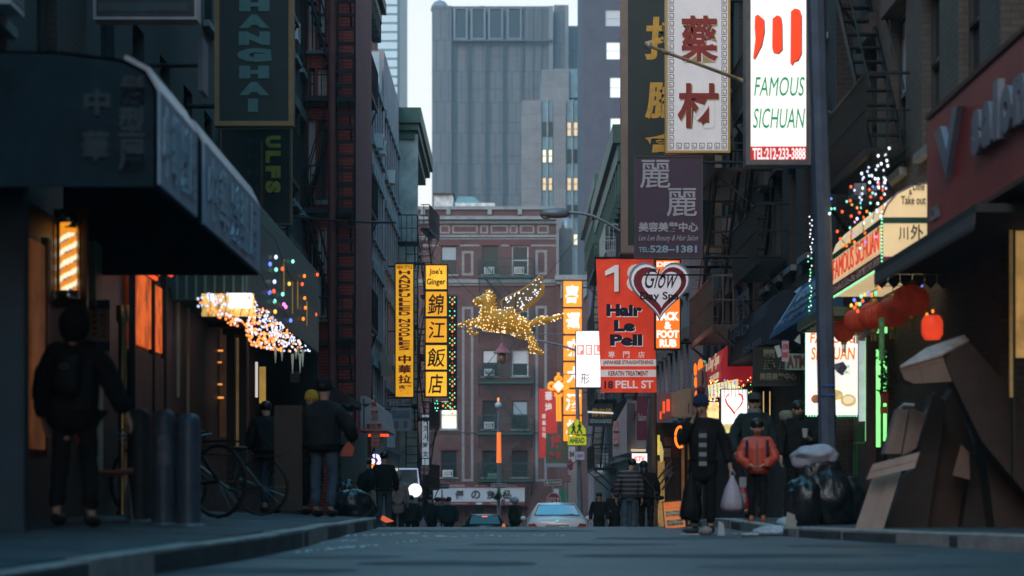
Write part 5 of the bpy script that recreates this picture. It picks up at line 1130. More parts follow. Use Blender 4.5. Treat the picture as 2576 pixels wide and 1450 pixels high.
for k in range(31):
    for u in (2027, 2160): put('led', _B.setdefault('led', MB().ball((0, 0, 0), (.011, .008, .010), 6, 4).mesh('led', led)), ms_.o, (X(u, 36) - ms_.loc.x, -.02, .03 + k * .042))
for k in range(20): put('led', _B['led'], ms_.o, (.02 + k * .04, -.02, -.02))
ms_.arm(.2, 5.15, .03)
# green lit entrance
ge = thing('storefront', 'green lit restaurant entrance with dark timber posts', 'shop front', (5.0, 29, -.3)); L = ge.location
gl = glow('green lit glass', (.20, .80, .20), 1.9, .35, 3); gl2 = glow('green lit edge', (.35, 1, .38), 1.2, .3, 4)
dwood = mat('dark red brown timber', (.045, .022, .022), .5, 0, .3, 3)
for (u0, u1, v0, v1, m_, Y_) in ((2161, 2177, 858, 1060, glow('cool grey lit strip', (.45, .52, .55), .7, .2, 5), 33.4), (2177.5, 2180.5, 850, 1110, gl2, 33.2), (2181, 2204, 845, 1240, dwood, 32.6), (2204.5, 2217.5, 880, 1125, gl, 32.9), (2218, 2222, 905, 1240, dwood, 32.7), (2222.5, 2233, 880, 1110, gl, 33.0), (2233.5, 2252, 845, 1240, dwood, 32.6), (2204.2, 2233.4, 845, 879, dwood, 32.6), (2204.5, 2217.5, 1126, 1240, mat('dark green shade', (.015, .04, .02)), 32.9), (2222.5, 2233, 1111, 1240, mat('dark green shade', (.015, .04, .02)), 33.0), (2206, 2232, 823, 838, gl, 32.5)):
    cam_rect(ge, 'timber_post' if m_ is dwood else 'lit_pane', u0, v0, u1, v1, Y_, m_, .12 if m_ is dwood else .03)
MB().box(-.8, .20, 3.6, 6.6, 2.74, 2.86).build('soffit', mat('soffit board', (.10, .14, .08), .6, 0, .3), ge); 
for k in range(7): MB().box(-.75, .16, 3.7 + k * .42, 3.9 + k * .42, 2.70, 2.739).build('soffit_slat', mat('lit soffit slat', (.2, .24, .12), .6), ge)
MB().tube([W(2218, 800, 28.8) - L, W(2218, 905, 28.8) - L], .035, 8).build('hanging_tassel', mat('green lit tassel', (.12, .3, .12), .6, 0, .5, 20, 0, .08), ge)
b = MB(); rr = random.Random(5)
for k in range(260):
    c = W(rr.gauss(2228, 9), rr.uniform(872, 985), 31.5 + rr.uniform(-.2, .2)) - L; d = Vector((rr.uniform(-1, 1), rr.uniform(-1, 1), rr.uniform(-1, .3))).normalized() * .05; e = d.cross(Vector((0, 1, .3))).normalized() * .014
    b.sheet([c, c + d * .5 + e, c + d, c + d * .5 - e])
hpn = thing('hanging_plant', 'dark leafy plant hanging in the green lit doorway', 'plant', W(2228, 985, 31.5)); q = b.build('leaves', mat('dark leaf', (.012, .05, .022), .5, 0, .3), hpn); q['kind'] = 'stuff'; q.location = L - hpn.location
MB().lathe([(.06, 0), (.09, .12)], (0, 0, -.12), 10).build('pot', mat('maroon pot', (.12, .02, .02)), hpn)
for (u, v, w_, h_, c_, nm) in ((2215, 990, 20, 25, 'red paper decoration', 'dull red paper square hanging in the green doorway'), (2214, 1023, 18, 18, 'orange paper decoration', 'orange brown paper tag below the red paper square')):
    q = thing('paper_decoration', nm, 'decoration', W(u, v, 31)); MB().box(0, w_ / F * 31, 0, .01, -h_ / F * 31, 0).build('paper', mat(c_, (.22, .035, .02) if 'red' in c_ else (.35, .10, .02), .6, 0, .2), q)
gch = thing('green_chair', 'green lit wire backed chair behind the garbage bags', 'chair', W(2163, 1180, 34)); L = gch.location; cg = mat('green lit enamel', (.03, .20, .07), .4, 0, 0); b = MB()
for k in range(5): b.tube([W(2155 + k * 4, 1110, 34) - L, W(2157 + k * 3.5, 1075 - 8 * math.sin(k / 4 * math.pi), 34) - L], .006, 4)
b.build('backrest', cg, gch); MB().box(-.05, .25, .0, .3, .35, .38).build('seat', cg, gch)
for (x_, y_) in ((-.04, .02), (.24, .02), (-.04, .28), (.24, .28)): MB().tube([(x_, y_, -.1), (x_, y_, .35)], .01, 5).build('leg', cg, gch)
# lanterns
lan = mat('red silk lantern', (.42, .045, .018), .6, 0, .35, 6, 0, .10); lgold = mat('gold lantern trim', (.5, .33, .06), .4, .4)
lanl = ['largest red paper lantern at the right end of the row', 'second red lantern from the right in the hanging row', 'middle red lantern of the hanging row', 'red lantern left of the middle one', 'smallest orange red lantern at the left end of the row']
for i, (u, v, w_, h_, Y) in enumerate(((2292, 757, 93, 80, 28), (2246, 786, 82, 76, 29.2), (2198, 795, 78, 70, 30.4), (2154, 808, 62, 60, 31.8), (2123, 832, 54, 60, 33))):
    rr_ = w_ / 2 / F * Y; hh2 = h_ / 2 / F * Y; o = thing('paper_lantern', lanl[i], 'lantern', W(u, v + h_ / 2, Y), 0, 'red lanterns under the cream awning')
    nseg = 24; b = MB(); prof = []
    for k in range(13): a = -math.pi / 2 + math.pi * k / 12; prof.append((max(.25 * rr_, rr_ * math.cos(a) ** .75 if math.cos(a) > 0 else .25 * rr_), hh2 + hh2 * math.sin(a) * .97))
    vs = []; 
    for (r0, z0_) in prof:
        for q in range(nseg * 2): rr2 = r0 * (1 - (.045 if q % 2 else 0)); a = math.pi * q / nseg; vs.append((rr2 * math.cos(a), rr2 * math.sin(a), z0_))
    fs = [(j * nseg * 2 + q, j * nseg * 2 + (q + 1) % (nseg * 2), (j + 1) * nseg * 2 + (q + 1) % (nseg * 2), (j + 1) * nseg * 2 + q) for j in range(12) for q in range(nseg * 2)]
    b.add(vs, fs); b.build('shade', lan, o)
    MB().lathe([(.26 * rr_, 0), (.28 * rr_, .03), (.26 * rr_, .06)], (0, 0, -.03), 14).build('lower_ring', lgold, o); MB().lathe([(.26 * rr_, 0), (.28 * rr_, .03), (.2 * rr_, .06)], (0, 0, 2 * hh2 - .02), 14).build('upper_ring', lgold, o)
    for q in range(5): a = q * 1.25; MB().tube([(.15 * rr_ * math.cos(a), .15 * rr_ * math.sin(a), -.03), (.17 * rr_ * math.cos(a), .17 * rr_ * math.sin(a), -.14)], .006, 4).build('tassel', mat('green gold tassel', (.3, .26, .08)), o)
    MB().tube([(0, 0, 2 * hh2), (0, 0, 2 * hh2 + .15)], .005, 4).build('cord', iron, o)
o = thing('paper_lantern', 'glowing red square lantern inside the dark doorway at right', 'lantern', W(2345, 855, 26)); MB().lathe([(.08, 0), (.115, .06), (.115, .20), (.08, .26)], n=12).build('shade', glow('glowing red silk', (1, .06, .02), .7, .3, 5), o)
# fairy lights right
def c6(x, y): return 2000 + x * .3253, 346 + y * .3253
wl = []
for (x, y, c) in ((728, 85, 'white'), (643, 143, 'white'), (698, 135, 'white'), (710, 180, 'white'), (717, 220, 'white'), (640, 222, 'white'), (667, 205, 'white'), (570, 233, 'cool'), (626, 250, 'cool'), (685, 255, 'cool'), (515, 280, 'white'), (560, 263, 'cool'), (594, 297, 'white'), (573, 296, 'cool'), (520, 325, 'cool'), (620, 320, 'white'), (643, 322, 'white'), (690, 312, 'white'), (698, 330, 'white'), (577, 348, 'white'), (640, 350, 'cool'), (693, 350, 'white'), (522, 393, 'white'), (645, 385, 'white'), (648, 395, 'cool'), (680, 380, 'cool'), (703, 395, 'cool'), (602, 382, 'blue'), (432, 383, 'red'), (575, 405, 'red'), (680, 408, 'red'), (516, 436, 'white'), (622, 440, 'cool'), (690, 440, 'white'), (585, 460, 'red'), (645, 357, 'red'), (500, 465, 'cool'), (514, 483, 'cool'), (667, 470, 'red'), (427, 490, 'red'), (400, 497, 'teal'), (440, 523, 'yellow'), (583, 508, 'teal'), (508, 508, 'teal'), (512, 545, 'teal'), (640, 512, 'white'), (695, 520, 'cool'), (365, 575, 'red'), (498, 582, 'red'), (555, 573, 'orange'), (580, 590, 'teal'), (280, 475, 'blue'), (281, 553, 'teal'), (306, 551, 'teal'), (267, 590, 'white'), (480, 630, 'white'), (435, 610, 'red'), (462, 655, 'pink'), (680, 540, 'orange'), (672, 578, 'red'), (665, 610, 'white'), (596, 645, 'teal'), (530, 662, 'white'), (528, 620, 'red'), (425, 700, 'teal'), (438, 723, 'red'), (327, 728, 'red'), (455, 743, 'blue'), (350, 785, 'red'), (430, 765, 'red'), (540, 740, 'red'), (657, 685, 'yellow'), (663, 738, 'orange'), (372, 838, 'orange'), (398, 838, 'orange'), (425, 808, 'orange'), (460, 812, 'orange'), (545, 812, 'blue'), (622, 770, 'pink'), (642, 775, 'pink'), (502, 858, 'teal'), (632, 562, 'cool'), (635, 575, 'cool'), (460, 410, 'cool'), (530, 310, 'cool'), (600, 430, 'teal'), (480, 545, 'amber')):
    u, v = c6(x, y); wl.append((W(u, v, 28.8 + (y % 7) * .1), c, .016 if c in ('white', 'red', 'orange') else .013))
lights('white and coloured fairy lights trailing above the cream awning', wl, wire=[[W(*c6(a, b_), 28.9), W(*c6(c_, d_), 28.9), W(*c6(e_, f_), 28.9)] for (a, b_, c_, d_, e_, f_) in ((728, 85, 640, 200, 515, 280), (700, 135, 690, 330, 680, 560), (515, 280, 512, 500, 530, 740), (640, 222, 645, 400, 600, 640), (440, 520, 435, 700, 430, 860), (365, 575, 350, 780, 400, 840), (655, 640, 622, 770, 655, 700))])
wl = []
for k in range(30):
    v = 545 + k * 8.2 + rl.uniform(-3, 3); wl.append((W(2040 + rl.uniform(-4, 5) - (3 if v > 620 else 0), v, 34.4), 'white' if v < 650 else rl.choice(['led', 'led', 'white']), .010))
lights('vertical string of white and green lights left of the street pole', wl)
wl = []
for k in range(34): t = k / 33; wl.append((Vector((4.43, 33.5 - 4.4 * t, 2.75)), 'led', .011))
for k in range(16): wl.append((Vector((4.43, 28.97, 2.78 + k * .042)), 'led', .010))
lights('green led string along the lower edge of the cream awning', wl)
wl = []
for (x, y, c) in ((887, 1073, 'yellow'), (778, 1070, 'red'), (712, 1083, 'green'), (690, 1113, 'orange'), (1012, 1103, 'yellow'), (1028, 1130, 'green'), (932, 1123, 'blue'), (978, 1145, 'blue'), (670, 1150, 'yellow'), (653, 1165, 'orange'), (540, 1217, 'yellow'), (566, 1208, 'blue'), (592, 1222, 'orange'), (623, 1208, 'green'), (523, 1265, 'red'), (512, 1230, 'led'), (458, 1258, 'blue'), (476, 1287, 'orange'), (435, 1300, 'yellow'), (500, 1290, 'led'), (460, 1318, 'red'), (485, 1345, 'red'), (757, 1225, 'yellow'), (1065, 1345, 'orange'), (1020, 1370, 'orange')):
    u, v = c6(x, y); wl.append((W(u, v, 29.5), c, .019))
lights('multicoloured bulbs strung above the red lanterns', wl)
# ---- pole in front
po_ = thing('street_pole', 'tall grey blue octagonal street pole before the lit menu sign', 'pole', W(2086, 1330, 31)); L = po_.location
b = MB().tube([(0, 0, 0), W(2071, 600, 31) - L, W(2052, -40, 31) - L, W(2040, -500, 31) - L], [.118, .112, .118, .10], 8); b.smooth.clear(); b.build('shaft', mat('grey blue painted steel', (.075, .098, .145), .45, .1, .25, 3), po_)
MB().lathe([(.2, 0), (.2, .12), (.14, .22), (.13, .3)], n=8).build('base', mat('grey blue painted steel', (.115, .125, .165)), po_)
for v in (973, 997): MB().box(-.13 + .02, .05, -.123, -.11, Z(v, 31) - L.z, Z(v - 6, 31) - L.z).build('sticker', mat('blue sticker', (.03, .09, .28)), po_)
fl = MB(); q = [W(2094, 918, 30.8), W(2121, 910, 30.8), W(2132, 925, 30.7), (W(2119, 946, 30.8)), W(2105, 936, 30.75)]; c0 = q[0].copy(); fl.add([a - c0 for a in q] + [a - c0 + Vector((0, .01, 0)) for a in q], [(4, 3, 2, 1, 0), (5, 6, 7, 8, 9)] + [(i, (i + 1) % 5, (i + 1) % 5 + 5, i + 5) for i in range(5)])
tag(fl.build('torn_flyer', mat('grey violet paper', (.11, .10, .14), .8, 0, .2), None, c0), 'torn grey flyer curling off the grey blue pole', 'flyer')
# ---- 60 m right: lamppost, pink awnings, storefront, a-board
lamp = thing('street_lamp', 'street lamp with curved arm over the middle of the street', 'street lamp', (X(1643, 60), 60, RTOP(3.5, 60))); L = lamp.location
lampm = mat('weathered steel', (.24, .25, .28), .45, .3, .15)
MB().tube([(0, 0, 0), (0, 0, 7.0)], [.10, .075], 10).build('post', mat('dull tan steel', (.20, .16, .13), .6, .1, .2), lamp); MB().lathe([(.19, 0), (.19, .25), (.15, .5), (.15, .75), (.1, .8)], n=8).build('base', mat('dull tan steel', (.20, .16, .13)), lamp)
MB().tube([(0, 0, 6.6)] + [W(u, v, 60) - L for u, v in ((1600, 610), (1562, 583), (1525, 560), (1490, 543), (1462, 537), (1430, 535))], .035, 8).build('arm', lampm, lamp)
b = MB(); prof = [(1432, 529, 541, .05), (1425, 526, 547, .10), (1400, 524, 549, .15), (1375, 527, 547, .15), (1361, 533, 545, .10), (1358, 537, 541, .03)]; vs = []
for (u, v0, v1, d) in prof:
    for (dy, v) in ((-d, (v0 + v1) / 2), (-d * .6, v0), (d * .6, v0), (d, (v0 + v1) / 2), (d * .6, v1), (-d * .6, v1)): vs.append(W(u, v, 60) - L + Vector((0, dy, 0)))
fs = [(j * 6 + k, j * 6 + (k + 1) % 6, (j + 1) * 6 + (k + 1) % 6, (j + 1) * 6 + k) for j in range(5) for k in range(6)] + [(5, 4, 3, 2, 1, 0), tuple(range(30, 36))]
b.add(vs, fs, 0, True).build('lamp_head', lampm, lamp); MB().ball(W(1374, 546, 60) - L, (.13, .09, .06), 12, 8).build('lens', mat('pale lamp lens', (.5, .42, .36), .2, 0, .1), lamp)
pk = thing('shop_awning', 'cream and pink boxed shop awning with red neon beside the lamp post', 'awning', W(1652, 1065, 58)); L = pk.location
ps_ = [W(1690, 1048, 57.5) - L, W(1738, 1048, 57.5) - L, W(1738, 975, 57.5) - L, W(1690, 988, 57.5) - L]
b = MB(); b.add(ps_ + [p + Vector((.6, 2.2, 0)) for p in ps_], [(0, 1, 2, 3), (5, 4, 7, 6), (1, 5, 6, 2), (3, 2, 6, 7), (0, 4, 5, 1)]); b.build('box_front', mat('cream box front', (.45, .38, .28), .6, 0, .12, 3, 0, .10), pk)
q_ = [W(1655, 1063, 60.5) - L, ps_[0], ps_[3], W(1655, 990, 60.5) - L]; b = MB(); b.add(q_ + [p + Vector((.1, .1, 0)) for p in q_], [(0, 1, 2, 3), (7, 6, 5, 4), (0, 4, 5, 1), (3, 2, 6, 7)]); b.build('pink_side', mat('pink lit side', (.50, .16, .15), .6, 0, .15, 3, 0, .12), pk)
for (u, v0, v1, w_) in ((1660, 1035, 1055, 4), (1667, 1010, 1040, 6), (1677, 1005, 1035, 8)): cam_rect(pk, 'neon_letter', u, v0, u + w_, v1, 57.4, neon_red, .04)
st = thing('storefront', 'brown shop front full of small posters behind the orange board', 'shop front', (3.6, 60, -1.2)); L = st.location
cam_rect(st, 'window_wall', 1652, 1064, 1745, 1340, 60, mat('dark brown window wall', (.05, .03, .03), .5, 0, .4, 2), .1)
cam_rect(st, 'lit_pillar', 1713, 1085, 1722, 1335, 59.5, mat('orange lit pillar', (.50, .21, .07), .6, 0, .3, 3, 0, .15), .15); cam_rect(st, 'lit_strip', 1731, 1090, 1736, 1330, 59.5, mat('amber lit post', (.42, .25, .06), .5, 0, .3, 3, 0, .15), .1)
for (u0, v0, u1, v1, c_) in ((1672, 1100, 1690, 1122, (.16, .06, .06)), (1668, 1128, 1688, 1150, (.2, .14, .12)), (1674, 1153, 1690, 1175, (.12, .05, .05)), (1668, 1180, 1690, 1200, (.22, .17, .16)), (1692, 1105, 1709, 1150, (.13, .045, .05))): cam_rect(st, 'poster', u0, v0, u1, v1, 59.9, mat('poster %d' % u0 + str(v0), c_, .6, 0, .5, 14, 0, .03), .03)
cam_rect(st, 'lit_notice', 1654, 1095, 1660, 1145, 59.8, glow('yellow lit notice', (.85, .62, .12), .7, .3, 12), .03)
MB().prism([W(u, v, 59.7).xz - L.xz for u, v in ((1661, 1165), (1668, 1160), (1669, 1135), (1663, 1112), (1660, 1110), (1659, 1130))], -.35, -.32).build('foot_shape', glow('pale yellow foot sign', (.75, .55, .2), .6), st)
for k in range(3): MB().tube([W(1655 + k * 5, 1205 + k * 14, 59.3) - L, W(1690 + k * 3, 1160 + k * 14, 59.3) - L], .025, 6).build('stair_rail', mat('steel stair rail', (.3, .3, .32), .3, .6), st)
cam_rect(st, 'lit_doorway', 1655, 1160, 1672, 1325, 59.9, glow('dim amber doorway', (.55, .32, .10), .35, .5, 3), .03)
nr = thing('neon_sign', 'orange neon ring behind the phoning woman', 'neon sign', W(1710, 1128, 54)); L = nr.location
MB().tube([W(1711 + 12 * math.cos(R(a)), 1100 - 26 * math.sin(R(a)), 54) - L for a in range(60, 301, 12)], .028, 8).build('ring', glow('orange neon ring', (1, .20, .02), 1.5), nr); MB().tube([W(1712, 1128, 54) - L, W(1712, 1330, 54) - L], .02).build('post', iron, nr)
ab = Sign('a_board', 'orange pavement board with pale text panels by the lamp post', 'sandwich board', 1672, 1262, 1727, 1333, 33.5, face=glow('orange printed board', (.85, .20, .03), .42, .1), frame=frame_blk, fw=.012, t=.02, group=None)
ab.o.rotation_euler = (R(-6), R(-5), 0)
ab.t('Hair Le Pell', .1, .84, .9, .94, mat('pale board print', (.7, .5, .35)), bold=0, shear=.1); ab.t('18 Pell Street', .14, .73, .86, .80, mat('pale board print', (.7, .5, .35)), bold=0)
for (a, c) in ((.44, .66), (.10, .34)): ab.plate(.08, a, .92, c, mat('pale board panel', (.62, .45, .32), .6, 0, .05, 2, 0, .1))
for k, s in enumerate(('Eva / Phyllis', 'is Here !!')): ab.t(s, .14, .57 - k * .10, .86, .64 - k * .1, black, bold=0, y=-.008)
for k, s in enumerate(('娟/Jane (怡東)', '加盟本店')): ab.t(s, .14, .24 - k * .11, .86, .32 - k * .11, black, bold=0, y=-.008)
for a in (.02, ab.w - .03): MB().tube([(a, .02, ab.h), (a, .28, 0)], .01, 4).build('leg', frame_blk, ab.o)
# white slanted awning and small signs 75-90 m
wa2 = thing('shop_awning', 'white boxed awning with a tilted lit sign beyond the couple', 'awning', W(1541, 1130, 72)); L = wa2.location; b = MB()
A = [W(1541, 1075, 70) - L, W(1541, 1150, 70) - L, W(1577, 1140, 70) - L, W(1577, 1012, 70) - L]
Bk = [p + Vector((1.0, 3.5, 0)) for p in A]; b.add(A + Bk, [(0, 1, 2, 3), (7, 6, 5, 4), (3, 2, 6, 7), (1, 0, 4, 5), (2, 1, 5, 6)]); b.build('box', mat('white violet awning', (.34, .31, .35), .5, 0, .12, 3), wa2)
cam_rect(wa2, 'side_board', 1578, 1008, 1626, 1128, 71, mat('grey violet board', (.22, .19, .22), .6, 0, .15), .1)
for (s, a, c) in (('P', 1592, 1606), ('D', 1609, 1622)): text(s, wa2, X(a, 70.9) - L.x, Z(1055, 70.9) - L.z, X(c, 70.9) - L.x, Z(1035, 70.9) - L.z, 70.9 - L.y, mat('plum print', (.18, .03, .07)), bold=.05)
cam_rect(wa2, 'lit_underside', 1545, 1130, 1625, 1136, 70.5, glow('cream lit underside', (.75, .6, .38), .6), .6)
for (a, c) in ((1060, 1085), (1090, 1118)): cam_rect(wa2, 'picture', 1543, a, 1556, c, 69.9, mat('red and grey print', (.4, .2, .2), .6, 0, .5, 16, 0, .1), .03)
MB().tube([W(1480, 1037, 73) - L, W(1541, 1040, 71) - L], .03, 6).build('tube_light', glow('pale tube light', (.85, .83, .75), .65), wa2)
sa = Sign('banner_sign', 'narrow violet red banner reading salon beside the lamp post', 'banner', 1602, 1000, 1628, 1108, 66, face=mat('violet red banner', (.17, .03, .06), .6, 0, .2), t=.05); sa.t('Salon', .1, .45, .9, .62, pv_, bold=.02)
vd = Sign('shop_sign', 'black sign with orange characters reading vegetarian dim sum', 'sign', 1480, 1016, 1542, 1072, 84, face=mat('black teal board', (.012, .022, .025), .6, 0, .2), frame=frame_blk, fw=.03, t=.12)
vd.tp('佛有緣', 1487, 1027, 1540, 1049, mat('ochre characters', (.42, .20, .03), .5, 0, .2, 8, 0, .1), bold=.03); vd.tp('VEGETARIAN DIM SUM HOUSE', 1483, 1055, 1538, 1065, mat('grey teal print', (.35, .42, .45)), bold=.02); vd.arm(.6, 4.5, .02)
kr = glow('white lit little board', (1, .85, .85), 1.0)
kl = Sign('lit_sign', 'small white lit board above the couple walking away', 'sign', 1590, 1141, 1628, 1165, 64, face=kr, t=.1); kl.t('KTV', .15, .2, .85, .7, glow('pale red lit print', (1, .25, .20), .9), bold=.05); kl.arm(.2, 4.6, .02)
rs1 = Sign('vertical_sign', 'red vertical eyewear sign with white characters behind the neon knot', 'sign', 1356, 978, 1402, 1152, 138, face=mat('red cloth sign', (.50, .035, .03), .6, 0, .15, 2, 0, .25), t=.2)
for k, s in enumerate('華埠'): rs1.tp(s, 1371, 985 + k * 29, 1389, 1009 + k * 29, bwhite, bold=.02)
for k, s in enumerate('眼鏡公司'): rs1.tp(s, 1364, 1042 + k * 16, 1373, 1054 + k * 16, bwhite, bold=.02)
rs2 = Sign('cloth_banner', 'dull green banner with red characters under the red eyewear sign', 'banner', 1373, 1090, 1427, 1166, 136, face=mat('olive green banner', (.075, .095, .07), .7, 0, .2), t=.15)
rs2.tp('妍', 1385, 1094, 1410, 1128, mat('pink red characters', (.40, .06, .07)), bold=.04); rs2.tp('髮集', 1381, 1137, 1414, 1155, mat('pink red characters', (.40, .06, .07)), bold=.02)
rs2.plate(0, -.12, 1, .0, mat('pale blue fringe', (.22, .26, .33), .8, 0, .3, 20), name='fringe')
for s_ in (rs1, rs2): s_.arm(s_.h - .2, 4.4, .03)

# ================================================================ far crossing: signs, posts, lamp
gpost = mat('grey blue steel post', (.12, .14, .18), .5, .2, .15); sgreen = mat('street sign green', (.01, .22, .14), .5); sred = mat('stop sign red', (.17, .02, .03), .5, 0, .1); swhite = mat('reflective white', (.42, .42, .42), .5, 0, .05)
RZ130 = RZ(130)
p1 = thing('street_lamp_post', 'grey lamp post carrying the neon knot and school crossing sign', 'lamp post', (X(1455, 130), 130, RTOP(X(1455, 130), 130))); L = p1.location
MB().tube([(0.12, 0, 0), (0.05, 0, 3.5), W(1449, 870, 130) - L], [.17, .13, .09], 10).build('post', gpost, p1); MB().tube([W(1449, 882, 130) - L, W(1400, 866, 130) - L, W(1345, 856, 130) - L, W(1300, 842, 130) - L, W(1263, 840, 130) - L], .06, 8).build('arm', gpost, p1)
pg = thing('pagoda_lamp', 'red pagoda shaped hanging lamp with dark amber globe', 'lamp', W(1263, 916, 130)); L = pg.location
hp_ = Z(862, 130) - L.z; MB().lathe([(.50, Z(889, 130) - L.z), (.42, Z(885, 130) - L.z), (.26, Z(878, 130) - L.z), (.13, Z(870, 130) - L.z), (.03, hp_)], n=16, sm=False).build('roof', mat('dusty red metal', (.24, .055, .065), .5, 0, .15), pg); MB().ball((0, 0, .30), (.25, .25, .32), 14, 10).build('globe', mat('dark amber globe', (.16, .085, .04), .3, 0, .3, 4), pg)
for k in range(4): MB().ball((0, 0, hp_ + .12 + k * .11), .045, 8, 6).build('chain_bead', gpost, pg)
kn = thing('neon_knot', 'orange neon knot decoration with a white diamond and tassel', 'neon decoration', W(1406, 1062, 129.6)); L = kn.location; no2 = glow('orange knot neon', (1, .27, .015), 1.15, .1, 3)
for (u, v, ru, rv, a0, a1) in ((1388, 972, 8, 8, 30, 330), (1422, 972, 8, 8, -150, 150), (1405, 955, 7, 6, -30, 210), (1405, 992, 8, 6, 150, 390)):
    MB().tube([W(u + ru * math.cos(R(a0 + (a1 - a0) * k / 14)), v - rv * math.sin(R(a0 + (a1 - a0) * k / 14)), 129.6) - L for k in range(15)], .085, 8).build('loop', no2, kn)
MB().prism([W(u, v, 129.6).xz - L.xz for u, v in ((1405, 986), (1418, 972), (1405, 958), (1392, 972))], -.06, .0).build('diamond', glow('pale yellow diamond', (1, .88, .60), 1.1), kn); MB().prism([W(u, v, 129.6).xz - L.xz for u, v in ((1405, 990), (1422, 972), (1405, 954), (1388, 972))], .01, .08).build('diamond_frame', no2, kn)
for u in (1401.5, 1408.5): MB().tube([W(u, 1000, 129.6) - L, W(u + 1, 1060, 129.6) - L], .065, 8).build('tassel_tube', no2, kn)
MB().tube([W(1405, 945, 129.6) - L, W(1405, 938, 129.6) - L], .08, 8).build('top_loop', no2, kn); MB().tube([W(1412, 942, 129.8) - L, W(1450, 942, 129.9) - L], .03).build('bracket', gpost, kn)
xs = thing('school_crossing_sign', 'yellow green school crossing sign with two walking figures', 'road sign', W(1452, 1094, 129.5)); L = xs.location; fy = mat('fluorescent yellow green', (.50, .56, .01), .5, 0, .05, 1, 0, .35)
P = [(1428, 1094), (1474, 1094), (1474, 1078), (1452, 1052), (1428, 1078)]; MB().prism([W(u, v, 129.5).xz - L.xz for u, v in P], 0, .03).build('plate', fy, xs)
g_ = MB(); g_.tube([W(u, v, 129.48) - L for u, v in P + [P[0]]], .018, 4); g_.build('border', black, xs)
for (u, s_) in ((1443, .85), (1458, 1.0)):
    b = MB(); f = lambda a, c: tuple(W(u + a * s_, 1092 - c * s_, 129.46) - L)
    b.ball(f(0, 29), .05, 8, 6); b.tube([f(0, 25), f(0, 14)], [.07, .06], 6); b.tube([f(0, 14), f(-4, 7), f(-6, 1)], .04, 5); b.tube([f(0, 14), f(3, 7), f(6, 1)], .04, 5); b.tube([f(0, 24), f(-6, 18)], .03, 5); b.tube([f(0, 24), f(5, 17)], .03, 5)
    b.build('walking_figure', black, xs)
MB().tube([(0.0, .05, Z(1250, 129) - L.z), (0, .05, .2)], .03).build('strap', gpost, xs)
ah = Sign('road_sign_plate', 'yellow green plate reading AHEAD below the crossing sign', 'road sign', 1428, 1097, 1475, 1120, 129.5, face=fy, t=.03); ah.t('AHEAD', .1, .2, .9, .8, black, bold=.03)
b = MB()
for k, (u0, v0, u1, v1, c_, s) in enumerate(((1430, 1124, 1447, 1162, 'pale notice stack', '84'), (1448, 1137, 1470, 1157, 'white blue plate', 'ARRIVE'))):
    q = Sign('small_plate', ['pale plate with small black print beside the lamp post', 'white plate with faint purple print on the lamp post'][k], 'road sign', u0, v0, u1, v1, 129.4, face=mat(c_, (.42, .42, .46) if k == 0 else (.34, .34, .45), .6, 0, .2, 3), t=.03); q.t(s, .15, .3, .85, .7, black if k == 0 else mat('purple print', (.2, .06, .2)), bold=.03)
wd_ = MB()
for k, (a, c) in enumerate(((0, 0), (3, 8), (-3, 12), (2, 18))): wd_.ball(W(1434 + a, 1160 + c, 129.4) - W(1434, 1160, 129.4), (.11, .08, .12), 8, 6, jit=.2, rnd=rr)
tag(wd_.build('ribbon_bundle', mat('dull crimson ribbon', (.2, .03, .05), .7, 0, .4, 9), None, W(1434, 1160, 129.4)), 'dull crimson ribbon bundle tied to the lamp post', 'ribbon')
def oneway(label, u0, v0, u1, v1, Y, tilt=0):
    s = Sign('one_way_sign', label, 'road sign', u0, v0, u1, v1, Y, face=black, frame=swhite, fw=.03, t=.03, group='one way signs at the crossing'); h_ = s.h; w_ = s.w
    MB().prism([(w_ * .06, h_ * .5), (w_ * .22, h_ * .14), (w_ * .22, h_ * .32), (w_ * .93, h_ * .32), (w_ * .93, h_ * .68), (w_ * .22, h_ * .68), (w_ * .22, h_ * .86)], -.008, 0).build('arrow', swhite, s.o)
    s.t('ONE WAY', .2, .38, .9, .62, black, bold=.03, y=-.009); s.o.rotation_euler = (0, tilt, 0); return s
o1 = oneway('one way sign at left in front of the white shop sign', 1092, 1217, 1131, 1232, 128, R(-3)); o2 = oneway('one way sign on the lamp post in the middle of the crossing', 1236, 1217, 1275, 1229, 133.6); o3 = oneway('one way sign above the stop sign at right', 1369, 1208, 1412, 1222, 136, R(-2))
def stop(label, uc, vc, r, Y, pu=None):
    o = thing('stop_sign', label, 'road sign', W(uc, vc, Y), 0, 'stop signs at the crossing'); q = r / F * Y
    oct_ = [(q * math.cos(R(22.5 + 45 * k)), q * math.sin(R(22.5 + 45 * k))) for k in range(8)]
    MB().prism([(a * 1.0, c) for a, c in oct_], 0, .02).build('border', swhite, o); MB().prism([(a * .93, c * .93) for a, c in oct_], -.012, -.001).build('plate', sred, o)
    text('STOP', o, -q * .75, -q * .3, q * .75, q * .3, -.013, swhite, bold=.02); MB().tube([(0, .05, -2.2), (0, .05, .75 if uc < 1200 else .2)], .035, 6).build('post', gpost, o); return o
stop('dark stop sign partly hidden by the crowd at left', 1112, 1268, 18, 128.2); stop('stop sign standing behind the white car', 1393, 1258, 19, 129)
mt = Sign('street_name_sign', 'green street name sign reading Mott St', 'street sign', 1226, 1190, 1251, 1201, 133.8, face=sgreen, t=.02); mt.t('MOTT ST', .12, .3, .88, .8, swhite, bold=.02)
ol = thing('street_lamp', 'ornate street post with round white lamp and orange wrapped band', 'street lamp', (X(1255, 134), 134, RZ(134))); L = ol.location
